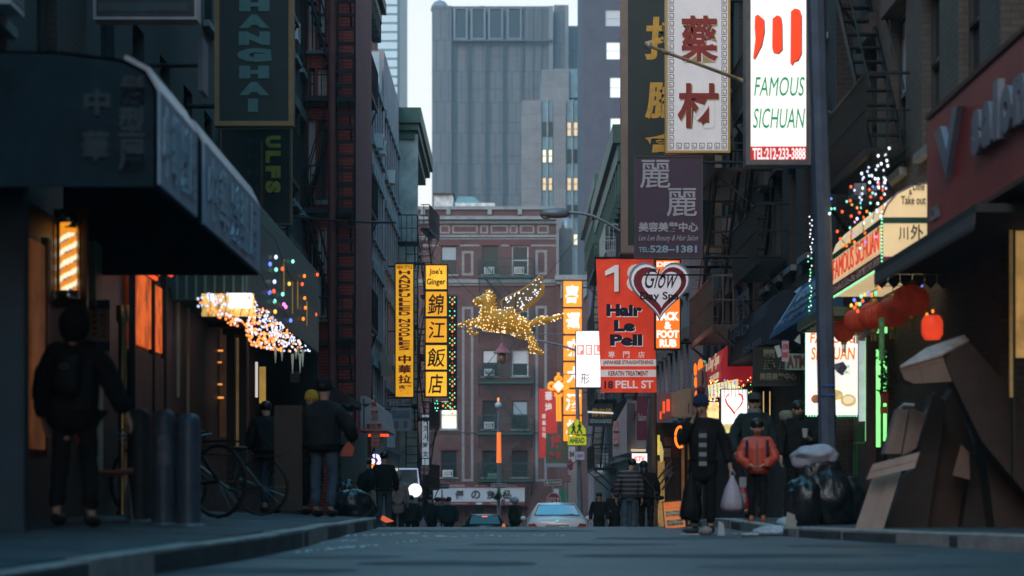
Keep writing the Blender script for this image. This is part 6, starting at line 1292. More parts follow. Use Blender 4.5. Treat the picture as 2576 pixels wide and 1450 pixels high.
MB().tube([(0, 0, 0), (0, 0, Z(1035, 134) - L.z)], [.11, .07], 8).build('post', gpost, ol); MB().tube([W(1255, 1165, 133.9) - L, W(1255, 1088, 133.9) - L], [.13, .11], 8).build('orange_band', glow('orange wrap', (1, .19, .03), .75), ol)
MB().ball(W(1253.5, 1020, 134) - L, .19, 12, 8).build('globe', mat('white lamp globe', (.42, .45, .5), .3), ol); MB().ball(W(1253.5, 1006, 134) - L, (.06, .06, .13), 8, 6).build('finial', glow('orange finial', (1, .35, .12), 1.0), ol)
for a in (-1, 1): MB().tube([(0, 0, Z(1062, 134) - L.z), (a * .25, 0, Z(1056, 134) - L.z), (a * .12, 0, Z(1034, 134) - L.z)], .025, 5).build('scroll', gpost, ol)
hbk = MB(); 
for k in range(160):
    c = Vector((rr.gauss(0, .22), rr.gauss(0, .1), rr.gauss(0, .1))); d = Vector((rr.uniform(-1, 1), rr.uniform(-1, 1), rr.uniform(-.6, 1))).normalized() * .12; e = d.cross(Vector((0, 1, .2))).normalized() * .03; hbk.sheet([c, c + d * .5 + e, c + d, c + d * .5 - e])
q = thing('hanging_plant', 'dark bushy plant basket on the ornate street post', 'plant', W(1253, 1247, 133.6)); z_ = hbk.build('leaves', mat('dark leaf', (.012, .05, .022)), q); z_['kind'] = 'stuff'; MB().lathe([(.1, -.25), (.2, -.05)], n=10).build('basket', iron, q)
sm = [('small maroon parking plate beside the ornate post', 1261, 1258, 1271, 1274, 133), ('small maroon parking plate right of the one way sign', 1419, 1197, 1436, 1214, 135)]
for (lb, a, p, c, q_, _y) in sm:
    s = Sign('parking_sign', lb, 'road sign', a, p, c, q_, 133, face=mat('maroon plate', (.14, .03, .045), .5), t=.02)
    for k in range(2): s.t('NO PARKING', .1, .6 - k * .35, .9, .78 - k * .35, swhite, bold=0)
MB2 = MB().tube([(X(1424, 135), 135, RZ(135)), (X(1424, 135), 135, Z(1195, 135))], .05, 6).build('sign_post', gpost); tag(MB2, 'thin grey post carrying the small maroon plate at right', 'post')
MB2 = MB().tube([(X(1391, 136.1), 136.1, RZ(136)), (X(1391, 136.1), 136.1, Z(1208, 136))], .04, 6).build('sign_post', gpost); tag(MB2, 'grey post behind the stop sign at right', 'post')
# candy shop under the brick house
aj = thing('shop_sign', 'long white shop sign with dark Japanese characters and maroon edges', 'sign', W(1089, 1272, 149.3)); L = aj.location
cam_rect(aj, 'board', 1089, 1226.5, 1320, 1262.5, 149.4, mat('white shop board', (.36, .39, .43), .6, 0, .1, 1, 0, .04), .25); mr = mat('maroon strip', (.16, .025, .035), .6); cam_rect(aj, 'upper_strip', 1089, 1218.5, 1320, 1226.3, 149.35, mr, .3); cam_rect(aj, 'lower_strip', 1089, 1262.7, 1320, 1271, 149.35, mr, .3)
def at_(s, u0, v0, u1, v1, m, **k): return text(s, aj, X(u0, 149.3) - L.x, Z(v1, 149.3) - L.z, X(u1, 149.3) - L.x, Z(v0, 149.3) - L.z, k.pop('y', .09), m, **k)
ink = mat('dark grey ink', (.03, .035, .04), .6, 0, 0)
for (s, a, c) in (('優', 1145, 1167), ('の', 1185, 1208), ('良', 1225, 1246), ('品', 1266, 1286)): at_(s, a, 1234, c, 1256, ink, bold=.03)
wpr = mat('off white print', (.45, .42, .42))
for (s, u0, v0, u1, v1) in (('FOOD PARADISE', 1122, 1220.5, 1169, 1225), ('AJI ICHIBAN', 1194, 1220.5, 1226, 1225), ('零食天地', 1278, 1220.5, 1300, 1225), ('www.ajiichiban-usa.com', 1128, 1265, 1177, 1269.5), ('Toll Free 1-866-833-3888', 1233, 1265, 1288, 1269.5)): at_(s, u0, v0, u1, v1, wpr, bold=.01, y=.04)
disc(aj, X(1205, 149.3) - L.x, Z(1267, 149.3) - L.z, .22, .07, .03, mat('oval badge', (.4, .42, .48)), 'oval_badge')
sh = thing('storefront', 'warm lit candy shop front below the long white sign', 'shop front', (X(1136, 150), 150.1, RZ(150))); L = sh.location
cam_rect(sh, 'lit_interior', 1137, 1273, 1326, 1345, 150.9, glow('warm shop interior', (.80, .42, .13), .75, .5, .9), .1)
for (u0, v0, u1, v1) in ((1196, 1272, 1217, 1345), (1281, 1272, 1290, 1345)): cam_rect(sh, 'door_post', u0, v0, u1, v1, 150.2, black_panel, .2)
for (u0, v0, u1, v1, s) in ((1149, 1286, 1172, 1305, '1.0'), (1244, 1286, 1275, 1293, '.9'), (1218, 1283, 1230, 1290, '1')): cam_rect(sh, 'light_box', u0, v0, u1, v1, 150.3, glow('white shop lamp', (1, .86, .62), 1.0), .05)
MB().tube([W(1149, 1325, 150) - L, W(1149, 1288, 150) - L, W(1172, 1288, 150) - L, W(1172, 1325, 150) - L], .04, 5).build('rack_frame', iron, sh)
for k, s in enumerate('優良'): text(s, sh, X(1156, 150) - L.x, Z(1302 + k * 14, 150) - L.z, X(1166, 150) - L.x, Z(1292 + k * 14, 150) - L.z, .0, black)
for k in range(8): cam_rect(sh, 'goods', 1290 + k * 4.5, 1300 + (k % 3) * 4, 1294 + k * 4.5, 1330, 150.5, mat('goods %d' % (k % 3), ((.5, .3, .1), (.35, .1, .05), (.5, .45, .3))[k % 3], .6, 0, .3, 9, 0, .15), .2)
gs2 = thing('green_hoarding', 'bright green board by the far corner at right', 'hoarding', W(1426, 1330, 146)); cam_rect(gs2, 'board', 1409, 1232, 1428, 1330, 146, mat('emerald board', (.008, .12, .07), .6, 0, .2), .1); cam_rect(gs2, 'pale_board', 1393, 1230, 1406, 1262, 146.2, mat('pale board', (.32, .34, .38)), .05)
cc = thing('corner_column', 'pale beige corner column behind the lamp post', 'column', W(1436, 1330, 144)); cam_rect(cc, 'column', 1430, 1165, 1452, 1330, 144, mat('beige render', (.26, .20, .18), .7, 0, .15, 1), .5)
# overhead cables
for i, (p, q, sag, lb) in enumerate(((W(1045, 800, 88), W(1420, 840, 92), .25, 'thin pale cable strung above the golden horse'), (W(995, 560, 60), W(700, 540, 50), .05, 'horizontal steel bar holding the left hanging signs'),)):
    b = MB().tube([p.lerp(q, k / 12) - p - Vector((0, 0, sag * math.sin(math.pi * k / 12))) for k in range(13)], .018 if i == 0 else .03, 5); tag(b.build('cable' if i == 0 else 'steel_bar', mat('pale cable', (.3, .3, .33)) if i == 0 else iron, None, p), lb, 'cable' if i == 0 else 'bar')
# ================================================================ modifiers are applied once, at the end
MODS = []
def skin_obj(name, nodes, edges, root, m, parent, sub=2, loc=(0, 0, 0)):
    """one continuous surface grown over a skeleton: nodes {key: (x,y,z, rx, ry)}"""
    keys = list(nodes); idx = {k: i for i, k in enumerate(keys)}
    me = bpy.data.meshes.new(name); me.from_pydata([nodes[k][:3] for k in keys], [(idx[a], idx[b]) for a, b in edges], [])
    me.materials.append(m)
    o = put(name, me, parent, loc); s = o.modifiers.new('skin', 'SKIN'); s.use_smooth_shade = True
    for k in keys:
        n = nodes[k]; d = me.skin_vertices[0].data[idx[k]]; d.radius = (n[3], n[4] if len(n) > 4 else n[3]); d.use_root = (k == root)
    if sub: q = o.modifiers.new('sub', 'SUBSURF'); q.levels = sub; q.render_levels = sub
    MODS.append(o); return o
skin_t = mat('skin', (.44, .27, .20), .55, 0, .1, 8); hair_m = mat('black hair', (.012, .010, .010), .45, 0, .2, 20)
def cloth(n, c, r=.85): return mat(n, c, r, 0, .35, 7, .5, spec=.12)
def striped(name, c1, c2):
    m = mat(name, c1, .6, 0, 0, spec=.15); t = m.node_tree; b = t.nodes['Principled BSDF']; o = t.nodes.new('ShaderNodeTexCoord'); w = t.nodes.new('ShaderNodeTexWave'); w.bands_direction = 'Z'
    w.inputs['Scale'].default_value = 3.4; w.inputs['Distortion'].default_value = .6; r = t.nodes.new('ShaderNodeValToRGB'); r.color_ramp.elements[0].position = .55; r.color_ramp.elements[0].color = (*c1, 1); r.color_ramp.elements[1].position = .68; r.color_ramp.elements[1].color = (*c2, 1)
    t.links.new(o.outputs['Object'], w.inputs['Vector']); t.links.new(w.outputs['Fac'], r.inputs[0]); t.links.new(r.outputs[0], b.inputs['Base Color']); return m
BASE = dict(pel=(0, 0, .93), wst=(0, 0, 1.08), che=(0, .0, 1.30), nk0=(0, 0, 1.44), nk1=(0, .01, 1.51), hd0=(0, .02, 1.58), hd1=(0, .02, 1.67),
            rsh=(.17, 0, 1.40), rel=(.25, -.02, 1.13), rwr=(.27, .05, .89), lsh=(-.17, 0, 1.40), lel=(-.25, -.02, 1.13), lwr=(-.27, .05, .89),
            rhp=(.09, 0, .90), rkn=(.10, .02, .50), ran=(.10, -.02, .09), lhp=(-.09, 0, .90), lkn=(-.10, .02, .50), lan=(-.10, -.02, .09))
def person(label, x, Y, zg, h, rz, coat, legs, pose=None, hat=None, hair='short', bulk=1.0, coat_len=.80, face=False, group=None, fingers=True, shoes=None, sleeve=.062, skirt=0, hatm=None, hood=False, scarf=None, big_head=1.0):
    P = dict(BASE); 
    for k, v in (pose or {}).items(): P[k] = v
    s = h / 1.75; o = thing('person', label, 'person', (x, Y, zg), rz, group)
    V = {k: Vector(v) * s for k, v in P.items()}
    def n(k, r, r2=None): return (*V[k], r * s, (r2 or r) * s)
    nodes = dict(pel=n('pel', .125, .10), wst=n('wst', .115, .09), che=n('che', .14, .10), nk0=n('nk0', .07, .06), nk1=n('nk1', .05), hd0=n('hd0', .080 * big_head, .090 * big_head), hd1=n('hd1', .084 * big_head, .100 * big_head))
    E = [('pel', 'wst'), ('wst', 'che'), ('che', 'nk0'), ('nk0', 'nk1'), ('nk1', 'hd0'), ('hd0', 'hd1')]
    for q in 'rl':
        nodes.update({q + 'sh': n(q + 'sh', .052), q + 'el': n(q + 'el', .04), q + 'wr': n(q + 'wr', .026), q + 'hp': n(q + 'hp', .082), q + 'kn': n(q + 'kn', .056), q + 'an': n(q + 'an', .038)})
        toe = V[q + 'an'] + Vector((0, .14, -.045)) * s; nodes[q + 'toe'] = (*toe, .035 * s, .03 * s)
        E += [('nk0' if False else 'che', q + 'sh'), (q + 'sh', q + 'el'), (q + 'el', q + 'wr'), ('pel', q + 'hp'), (q + 'hp', q + 'kn'), (q + 'kn', q + 'an'), (q + 'an', q + 'toe')]
        d = (V[q + 'wr'] - V[q + 'el']).normalized(); side = d.cross(Vector((0, 1, 0)))
        if side.length < .2: side = Vector((1, 0, 0))
        side.normalize(); side = side if q == 'r' else -side
        fw = side.cross(d).normalized(); pa_ = V[q + 'wr'] + d * .055 * s; nodes[q + 'pa'] = (*pa_, .034 * s, .017 * s); E.append((q + 'wr', q + 'pa'))
        if fingers:
            for f in range(4):
                off = fw * (.027 - .018 * f) * s; L_ = (.034, .038, .036, .028)[f] * s; a = pa_ + d * .032 * s + off; c_ = a + d * L_ + side * -.012 * s; e_ = c_ + d * L_ * .7 + side * -.025 * s
                nodes['%sf%da' % (q, f)] = (*a, .0095 * s, .0095 * s); nodes['%sf%db' % (q, f)] = (*c_, .0088 * s, .0088 * s); nodes['%sf%dc' % (q, f)] = (*e_, .0075 * s, .0075 * s)
                E += [(q + 'pa', '%sf%da' % (q, f)), ('%sf%da' % (q, f), '%sf%db' % (q, f)), ('%sf%db' % (q, f), '%sf%dc' % (q, f))]
            a = V[q + 'wr'] + d * .04 * s + fw * .038 * s; c_ = a + (d * .032 + fw * .014) * s; nodes[q + 'ta'] = (*a, .011 * s, .011 * s); nodes[q + 'tb'] = (*c_, .009 * s, .009 * s); E += [(q + 'wr', q + 'ta'), (q + 'ta', q + 'tb')]
    skin_obj('body', nodes, E, 'pel', skin_t, o, 1)
    # coat: torso and sleeves as one garment
    b = bulk; hz = coat_len
    hem = V['pel'].lerp(V['wst'], 0) * 1; dv = Vector((V['pel'].x, V['pel'].y, hz * s))
    cn = dict(hem=(*dv, (.175 + skirt) * b * s, (.135 + skirt) * b * s), pel=n('pel', .165 * b, .13 * b), wst=n('wst', .155 * b, .125 * b), che=n('che', .175 * b, .135 * b), nk0=n('nk0', .10 * b, .09 * b), nk1=(*(V['nk0'].lerp(V['nk1'], .6)), .066 * s, .066 * s))
    ce = [('hem', 'pel'), ('pel', 'wst'), ('wst', 'che'), ('che', 'nk0'), ('nk0', 'nk1')]
    for q in 'rl':
        cuff = V[q + 'el'].lerp(V[q + 'wr'], .93); shv = V[q + 'sh'] + Vector((.02 * (1 if q == 'r' else -1), 0, 0)) * s * (b - .6)
        cn[q + 'sh'] = (*shv, .082 * b * s, .08 * b * s); cn[q + 'el'] = (*V[q + 'el'], sleeve * b * 1.05 * s, sleeve * b * 1.05 * s); cn[q + 'cu'] = (*cuff, sleeve * .82 * b * s, sleeve * .82 * b * s)
        ce += [('che', q + 'sh'), (q + 'sh', q + 'el'), (q + 'el', q + 'cu')]
    skin_obj('coat', cn, ce, 'wst', coat, o, 2)
    tn = dict(pel=(*(V['pel'] + Vector((0, 0, .03)) * s), .13 * s, .105 * s)); te = []
    for q in 'rl':
        tn[q + 'hp'] = n(q + 'hp', .098); tn[q + 'kn'] = n(q + 'kn', .073); tn[q + 'an'] = (*(V[q + 'an'] + Vector((0, 0, .03)) * s), .062 * s, .062 * s); te += [('pel', q + 'hp'), (q + 'hp', q + 'kn'), (q + 'kn', q + 'an')]
    skin_obj('trousers', tn, te, 'pel', legs, o, 2)
    shoes = shoes or cloth('dark shoe', (.02, .018, .018), .5)
    for q in 'rl':
        a = V[q + 'an']; MB().ball((a.x, a.y + .055 * s, a.z - .035 * s), (.052 * s, .145 * s, .052 * s), 10, 6).build('shoe', shoes, o)
    hc = V['hd0'].lerp(V['hd1'], .55); s0 = s; s = s * big_head
    if hair == 'short': MB().ball((hc.x, hc.y - .014 * s, hc.z + .038 * s), (.092 * s, .104 * s, .088 * s), 14, 9, jit=.03, rnd=rr).build('hair', hair_m, o)
    elif hair == 'long':
        b_ = MB().ball((hc.x, hc.y - .018 * s, hc.z + .03 * s), (.098 * s, .108 * s, .098 * s), 14, 9, jit=.03, rnd=rr); hq = b_.build('hair', hair_m, o)
        skin_obj('hair_lock', dict(a=(hc.x, hc.y - .07 * s, hc.z, .08 * s, .05 * s), b=(hc.x, hc.y - .09 * s, hc.z - .16 * s, .10 * s, .045 * s), c=(hc.x, hc.y - .08 * s, hc.z - .32 * s, .07 * s, .03 * s)), [('a', 'b'), ('b', 'c')], 'a', hair_m, o, 1)
    hm = hatm or cloth('black hat', (.014, .014, .016))
    if hat == 'cap':
        MB().lathe([(.094 * s, 0), (.098 * s, .04 * s), (.082 * s, .085 * s), (.03 * s, .105 * s)], (hc.x, hc.y, hc.z + .035 * s), 16).build('cap', hm, o); MB().ball((hc.x, hc.y + .11 * s, hc.z + .045 * s), (.07 * s, .07 * s, .012 * s), 12, 4).build('cap_peak', hm, o)
    if hat in ('beanie', 'pompom'):
        bm_ = MB().lathe([(.098 * s, 0), (.106 * s, .02 * s), (.104 * s, .055 * s), (.101 * s, .06 * s), (.096 * s, .10 * s), (.07 * s, .14 * s), (.02 * s, .16 * s)], (hc.x, hc.y - .01 * s, hc.z - .0 * s), 18); bq = bm_.build('beanie', hm, o)
        if hat == 'pompom': MB().ball((hc.x + .0, hc.y - .02 * s, hc.z + .195 * s), .055 * s, 12, 8, jit=.12, rnd=rr).build('pompom', cloth('maroon pompom wool', (.12, .035, .04)), o)
    if hood:
        MB().ball((hc.x, hc.y - .035 * s, hc.z - .01 * s), (.125 * s, .125 * s, .15 * s), 14, 10, jit=.03, rnd=rr).build('hood', coat, o)
    if scarf: MB().lathe([(.075 * s, 0), (.10 * s, .03 * s), (.095 * s, .08 * s), (.07 * s, .10 * s)], (V['nk0'].x, V['nk0'].y + .01 * s, V['nk0'].z + .01 * s), 14).build('scarf', scarf, o)
    if face:
        f = MB(); f.ball((hc.x, hc.y + .092 * s, hc.z - .03 * s), (.012 * s, .018 * s, .024 * s), 8, 6); f.build('nose', skin_t, o)
        for a in (-1, 1): MB().ball((hc.x + a * .031 * s, hc.y + .082 * s, hc.z - .008 * s), (.013 * s, .008 * s, .006 * s), 8, 5).build('eye', black, o); MB().ball((hc.x + a * .078 * s, hc.y + .005 * s, hc.z - .02 * s), (.012 * s, .02 * s, .03 * s), 8, 5).build('ear', skin_t, o)
        MB().ball((hc.x, hc.y + .084 * s, hc.z - .066 * s), (.024 * s, .008 * s, .007 * s), 8, 5).build('mouth', mat('lips', (.22, .07, .06), .5), o)
    return o, V, s0
def thin_bag(name, label, cat, top, w, h, m, d=.10, seed=1, handles=True, group=None):
    """soft carrier bag hanging from its handles at point top"""
    rnd_ = random.Random(seed); o = thing(name, label, cat, top, 0, group); n = 20; vs = []; fs = []
    prof = [(.10, -.10), (.28, -.22), (.62, -.45), (.92, -.75), (1.0, -.92), (.8, -1.0), (.3, -1.02)]
    for j, (r, z) in enumerate(prof):
        for k in range(n):
            a = 2 * math.pi * k / n; q = 1 + .10 * math.sin(k * 2.5 + j * .4) * (1 - j * .1) + rnd_.uniform(-.03, .03); vs.append((w / 2 * r * q * math.cos(a), d * r * q * math.sin(a), z * h))
    fs = [(j * n + k, (j + 1) * n + k, (j + 1) * n + (k + 1) % n, j * n + (k + 1) % n) for j in range(len(prof) - 1) for k in range(n)] + [tuple(range((len(prof) - 1) * n, len(prof) * n))[::-1]]
    MB().add(vs, fs, 0, True).build('bag_body', m, o)
    if handles:
        for a in (-1, 1): MB().tube([(a * .005, 0, .02), (a * .03, 0, -.06 * h), (a * w * .07, 0, -.14 * h)], .007, 5).build('handle', m, o)
    return o
black_coat = cloth('black coat', (.016, .017, .019)); dark_coat = cloth('dark charcoal coat', (.022, .026, .03)); navy_coat = cloth('navy jacket', (.018, .028, .042)); jeans = cloth('blue jeans', (.065, .10, .145)); dark_jeans = cloth('dark jeans', (.022, .036, .055)); dark_tr = cloth('black trousers', (.015, .015, .017))
AW, CAMR = 0, math.pi
# 1 near left
o, V, s = person('man in dark hooded coat with a backpack seen from behind beneath barber pole', X(188, 19.8), 19.8, LTOP(X(188, 19.8), 19.8), 1.80, R(-8), black_coat, dark_tr,
    dict(rel=(.31, .03, 1.12), rwr=(.39, .12, .90), lel=(-.27, -.02, 1.10), lwr=(-.27, .06, .86), rkn=(.11, .04, .50), ran=(.13, .02, .09), lkn=(-.11, -.02, .50), lan=(-.12, -.10, .11)), hat='cap', coat_len=.74, bulk=1.42, hood=True)
bpk = skin_obj('backpack', dict(a=(0, -.20, 1.38 * s, .11, .07), b=(0, -.23, 1.22 * s, .14, .09), c=(0, -.22, 1.04 * s, .12, .08)), [('a', 'b'), ('b', 'c')], 'b', cloth('black nylon', (.012, .013, .015), .5), o, 2)
MB().tube([(.02 + .035 * math.cos(R(a)), -.33, 1.27 * s + .018 * math.sin(R(a))) for a in range(0, 361, 30)], .005, 4).build('logo_patch', mat('teal patch', (.05, .14, .17)), o)
ch = thing('plastic_chair', 'salmon pink plastic chair behind the man in the hooded coat', 'chair', (X(272, 21.5), 21.5, LTOP(-3.6, 21.5)), R(-75)); cm = mat('salmon plastic', (.55, .17, .12), .45, 0, .1, 3)
b = MB(); prof = [(.20, .44), (.05, .42), (-.12, .42), (-.20, .47), (-.26, .65), (-.31, .86)]; vs = []; fs = []
for j, (y, z) in enumerate(prof):
    for k in range(7): a = k / 6 * 2 - 1; vs.append((a * (.22 - .02 * (j > 3)), y + .02 * a * a * (1 if j > 2 else 0), z + .035 * a * a))
fs = [(j * 7 + k, j * 7 + k + 1, (j + 1) * 7 + k + 1, (j + 1) * 7 + k) for j in range(5) for k in range(6)]
b.add(vs, fs, 0, True); sh_o = b.build('seat_shell', cm, ch); so_ = sh_o.modifiers.new('t', 'SOLIDIFY'); so_.thickness = .02; MODS.append(sh_o)
for (x_, y_) in ((-.17, -.17), (.17, -.17), (-.17, .17), (.17, .17)): MB().tube([(x_ * .9, y_ * .9, .42), (x_ * 1.15, y_ * 1.15, 0)], .011, 6).build('leg', grey_metal, ch)
# bollards
bol = mat('blue grey painted bollard', (.075, .10, .14), .42, .1, .3, 4, .1)
for (u, lb, vt) in ((474, 'pipe bollard at the right of the three, nearest the fairy lit door', 1040), (411, 'middle pipe bollard with a pale worn patch', 1030), (350, 'dark pipe bollard at the left of the three', 1028)):
    Y = 22.0 if u != 350 else 22.9; q = thing('bollard', lb, 'bollard', (X(u, Y), Y, LTOP(X(u, Y), Y) - .01), 0, 'pipe bollards on the left pavement'); hh = Z(vt, Y) - q.location.z
    MB().lathe([(.112, 0), (.112, hh - .10), (.108, hh - .06), (.085, hh - .025), (.045, hh - .004), (.005, hh)], n=24).build('post', bol if u != 350 else mat('dark bollard', (.05, .06, .075), .5, 0, .3, 4), q); MB().lathe([(.15, 0), (.15, .02), (.12, .03)], n=20).build('base_plate', grey_metal, q)
    if u == 411: MB().add([(.1125 * math.cos(R(a)), .1125 * math.sin(R(a)), z) for z in (.55, .82) for a in range(250, 311, 10)], [(k, k + 1, k + 8, k + 7) for k in range(6)]).build('worn_patch', mat('worn pale patch', (.15, .17, .20), .6, 0, .5, 12), q)
# delivery bicycles between bollards and wall
def bicycle(label, loc, rz, m, sc=1.0):
    o = thing('bicycle', label, 'bicycle', loc, rz); o.scale = (sc,) * 3; tyre = mat('rubber tyre', (.018, .018, .018), .7); sp_ = mat('steel spoke', (.14, .2, .22), .3, .7, 0)
    for yy_ in (-.52, .52):
        w = MB().tube([(0, yy_ + .33 * math.cos(R(a)), .34 + .33 * math.sin(R(a))) for a in range(0, 361, 18)], .02, 6).build('wheel', tyre, o); w2 = MB()
        for a in range(0, 180, 20): w2.tube([(0, yy_ + .31 * math.cos(R(a)), .34 + .31 * math.sin(R(a))), (0, yy_ - .31 * math.cos(R(a)), .34 - .31 * math.sin(R(a)))], .003, 3)
        w2 = w2.build('spokes', sp_, w); w2['kind'] = 'stuff'
    f = MB()
    for p, q in (((0, -.12, .30), (0, -.22, .78)), ((0, -.22, .72), (0, .36, .74)), ((0, -.12, .30), (0, .37, .66)), ((0, -.52, .34), (0, -.12, .30)), ((0, -.52, .34), (0, -.21, .70)), ((0, .34, .86), (0, .52, .34))): f.tube([p, q], .018, 6)
    f.build('frame', m, o); MB().tube([(-.28, .22, .98), (-.22, .34, .96), (0, .36, .92), (.22, .34, .96), (.28, .22, .98)], .014, 6).build('handlebar', mat('teal sheen steel', (.05, .10, .12), .3, .6, 0), o)
    MB().ball((0, -.24, .80), (.06, .12, .025), 12, 6).build('saddle', black, o); bk = MB()
    for k in range(6): bk.tube([(-.17 + .068 * k, .42, .62), (-.19 + .076 * k, .70, .86)], .004, 4); bk.tube([(-.18, .42 + .05 * k, .62 + .045 * k), (.18, .42 + .05 * k, .62 + .045 * k)], .004, 4)
    bk.build('basket', mat('teal sheen steel', (.05, .10, .12)), o); MB().box(-.10, .10, -.74, -.42, .70, .72).build('rear_rack', m, o); return o
bicycle('dark delivery bicycle parked behind the bollards', (X(445, 25.5), 25.5, LTOP(-3.6, 25.5)), R(55), mat('dark bike frame', (.02, .03, .035), .35, .3), 1.12)
bicycle('second dark bicycle by the fairy lit doorway', (X(560, 29), 28.8, LTOP(-3.5, 29)), R(75), mat('dark green bike frame', (.015, .035, .03), .35, .3), 1.0)
# left people
o, V, s = person('stooping person in black coat with a shoulder bag beside the brown board', X(682, 33), 33, LTOP(X(682, 33), 33), 1.62, R(25), black_coat, dark_jeans, dict(che=(0, .10, 1.26), nk0=(0, .16, 1.38), nk1=(0, .2, 1.44), hd0=(0, .24, 1.50), hd1=(0, .27, 1.58), rsh=(.17, .12, 1.34), lsh=(-.17, .12, 1.34), rel=(.26, .16, 1.08), lel=(-.26, .16, 1.08), rwr=(.20, .34, .95), lwr=(-.20, .34, .95)), hair='short', bulk=1.5, coat_len=.72)
bagm = cloth('black leather bag', (.016, .016, .02), .4); bg = skin_obj('shoulder_bag', dict(a=(.30, .02, .98, .06, .10), b=(.31, .02, .84, .07, .13)), [('a', 'b')], 'a', bagm, o, 2); MB().ball((.30, -.12, .97), (.04, .012, .035), 10, 6).build('bag_badge', mat('pale blue badge', (.25, .32, .40)), o)
o, V, s = person('person in yellow beanie half hidden behind the big man in jeans', X(783, 32.6), 32.6, LTOP(X(783, 32.6), 32.6), 1.66, CAMR + R(35), cloth('olive brown parka', (.06, .045, .025)), dark_tr, hat='beanie', hatm=cloth('mustard wool beanie', (.42, .24, .03)), hair=None, face=True, bulk=1.1)
o, V, s = person('big man in dark padded coat and blue jeans holding a red carton', X(815, 31), 31, LTOP(X(815, 31), 31), 1.76, R(-20), dark_coat, jeans, dict(rel=(.34, .06, 1.12), rwr=(.30, .24, .98), lel=(-.32, .04, 1.12), lwr=(-.28, .2, .95), lkn=(-.12, .0, .50), rkn=(.12, .03, .5)), hat='beanie', hair='short', bulk=1.45, coat_len=.80)
MB()
cr_ = thing('carton', 'orange red folded carton held by the big man in jeans', 'carton', W(876, 1148, 30.9)); MB().prism([(-.10, 0), (.06, .0), (.085, .10), (.01, .19), (-.05, .12)], -.08, .08).build('carton_body', mat('orange red card', (.45, .085, .05), .6, 0, .1), cr_)
o, V, s = person('person in dark jacket bending toward the violet neon', X(908, 50), 50, LTOP(X(908, 50), 50), 1.62, R(-30), black_coat, dark_tr, dict(che=(0, .12, 1.25), nk0=(0, .18, 1.36), nk1=(0, .24, 1.42), hd0=(0, .28, 1.48), hd1=(0, .31, 1.56), rsh=(.17, .14, 1.33), lsh=(-.17, .14, 1.33)), bulk=1.2, fingers=False)
o, V, s = person('man in black jacket and grey jeans with his back turned beyond the kerb', X(966, 51), 51, LTOP(X(966, 51), 51), 1.72, R(5), black_coat, cloth('grey green jeans', (.055, .075, .085)), bulk=1.28, coat_len=.92, fingers=False)
o, V, s = person('passer by in pale beige coat behind the man in grey jeans', X(1000, 60), 60, LTOP(X(1000, 60), 60), 1.70, R(10), cloth('pale beige coat', (.26, .22, .21)), dark_tr, bulk=1.15, coat_len=.6, fingers=False, hood=True)
crowd = [(1034, 1246, 74, 'stout person in black coat directly under the round white sign', .0, 1.45, 'short', None), (1058, 1252, 77, 'small person with pale face between two black coats', CAMR, .95, 'long', None), (1082, 1246, 73, 'person in black coat turning left before the stop sign', R(60), 1.25, 'short', None),
         (1100, 1251, 78, 'person with grey fur collar by the left stop sign', R(-40), 1.0, 'short', 'x'), (1129, 1250, 74, 'person in dark blue jacket in front of the white shop sign', 0, 1.35, 'short', None), (1296, 1251, 75, 'man in dark green jacket carrying a pale bag between the cars', R(-55), 1.35, 'short', None)]
for (u, vt, Y, lb, rz, bk_, hr, sc_) in crowd:
    zt = Z(vt, Y); zg = RZ(Y) + .05; o, V, s = person(lb, X(u, Y), Y, zg, zt - zg, rz, [black_coat, navy_coat, dark_coat][int(u) % 3] if u != 1296 else cloth('dark green jacket', (.02, .035, .028)), dark_tr, bulk=bk_, hair=hr, fingers=False, face=(rz == CAMR), scarf=cloth('grey fur', (.22, .22, .25)) if sc_ else None)
for (u, v, Y, w_, h_, c_, lb) in ((1064, 1300, 72, .26, .38, (.30, .20, .24), 'pale pink carrier bag among the crowd'), (1103, 1310, 72.5, .2, .3, (.22, .22, .24), 'small grey carrier bag at the right of the crowd')):
    thin_bag('carrier_bag', lb, 'bag', W(u, v, Y), w_, h_, mat(lb[:16], c_, .5, 0, .1), .07)
q = MB().ball((0, 0, 0), (.16, .12, .10), 12, 8, jit=.12, rnd=rr).build('shoulder_sack', mat('pale blue white sack', (.32, .36, .42), .5, 0, .2, 9), None, W(1293, 1258, 74.7)); tag(q, 'pale blue white sack on the shoulder of the green jacketed man', 'sack')
# people walking down the right kerb
for (u, vt, Y, lb, rz, ct, hr, hat_, f_) in ((1507, 1238, 68, 'woman in black coat with pale face walking up past the white car', CAMR + R(8), black_coat, 'long', None, True), (1545, 1226, 68.6, 'man in black coat and cap with one hand at his chest', CAMR - R(5), black_coat, 'short', 'cap', True)):
    zt = Z(vt, Y); zg = RZ(Y); person(lb, X(u, Y), Y, zg, (zt - zg) * (1.0 if not hat_ else .98), rz, ct, dark_tr, dict(rwr=(.16, .22, 1.10), rel=(.27, .02, 1.12)) if hat_ else None, hair=hr, hat=hat_, face=f_, bulk=1.1, coat_len=.55)
zg = RZ(50)
o, V, s = person('man in striped padded jacket and blue jeans walking away', X(1583, 50), 50, zg, 1.70, R(0), striped('striped puffer', (.030, .030, .036), (.13, .12, .135)), jeans, dict(nk1=(.03, .03, 1.51), hd0=(.06, .05, 1.57), hd1=(.07, .06, 1.66)), hair='short', bulk=1.25, coat_len=.88, hood=False)
o, V, s = person('woman in black coat with a crossbody bag walking beside the striped jacket', X(1626, 50.3), 50.3, zg, 1.66, R(8), black_coat, dark_tr, dict(nk1=(-.02, .02, 1.51), hd0=(-.05, .04, 1.57), hd1=(-.06, .05, 1.66)), hair='long', bulk=1.1, coat_len=.7)
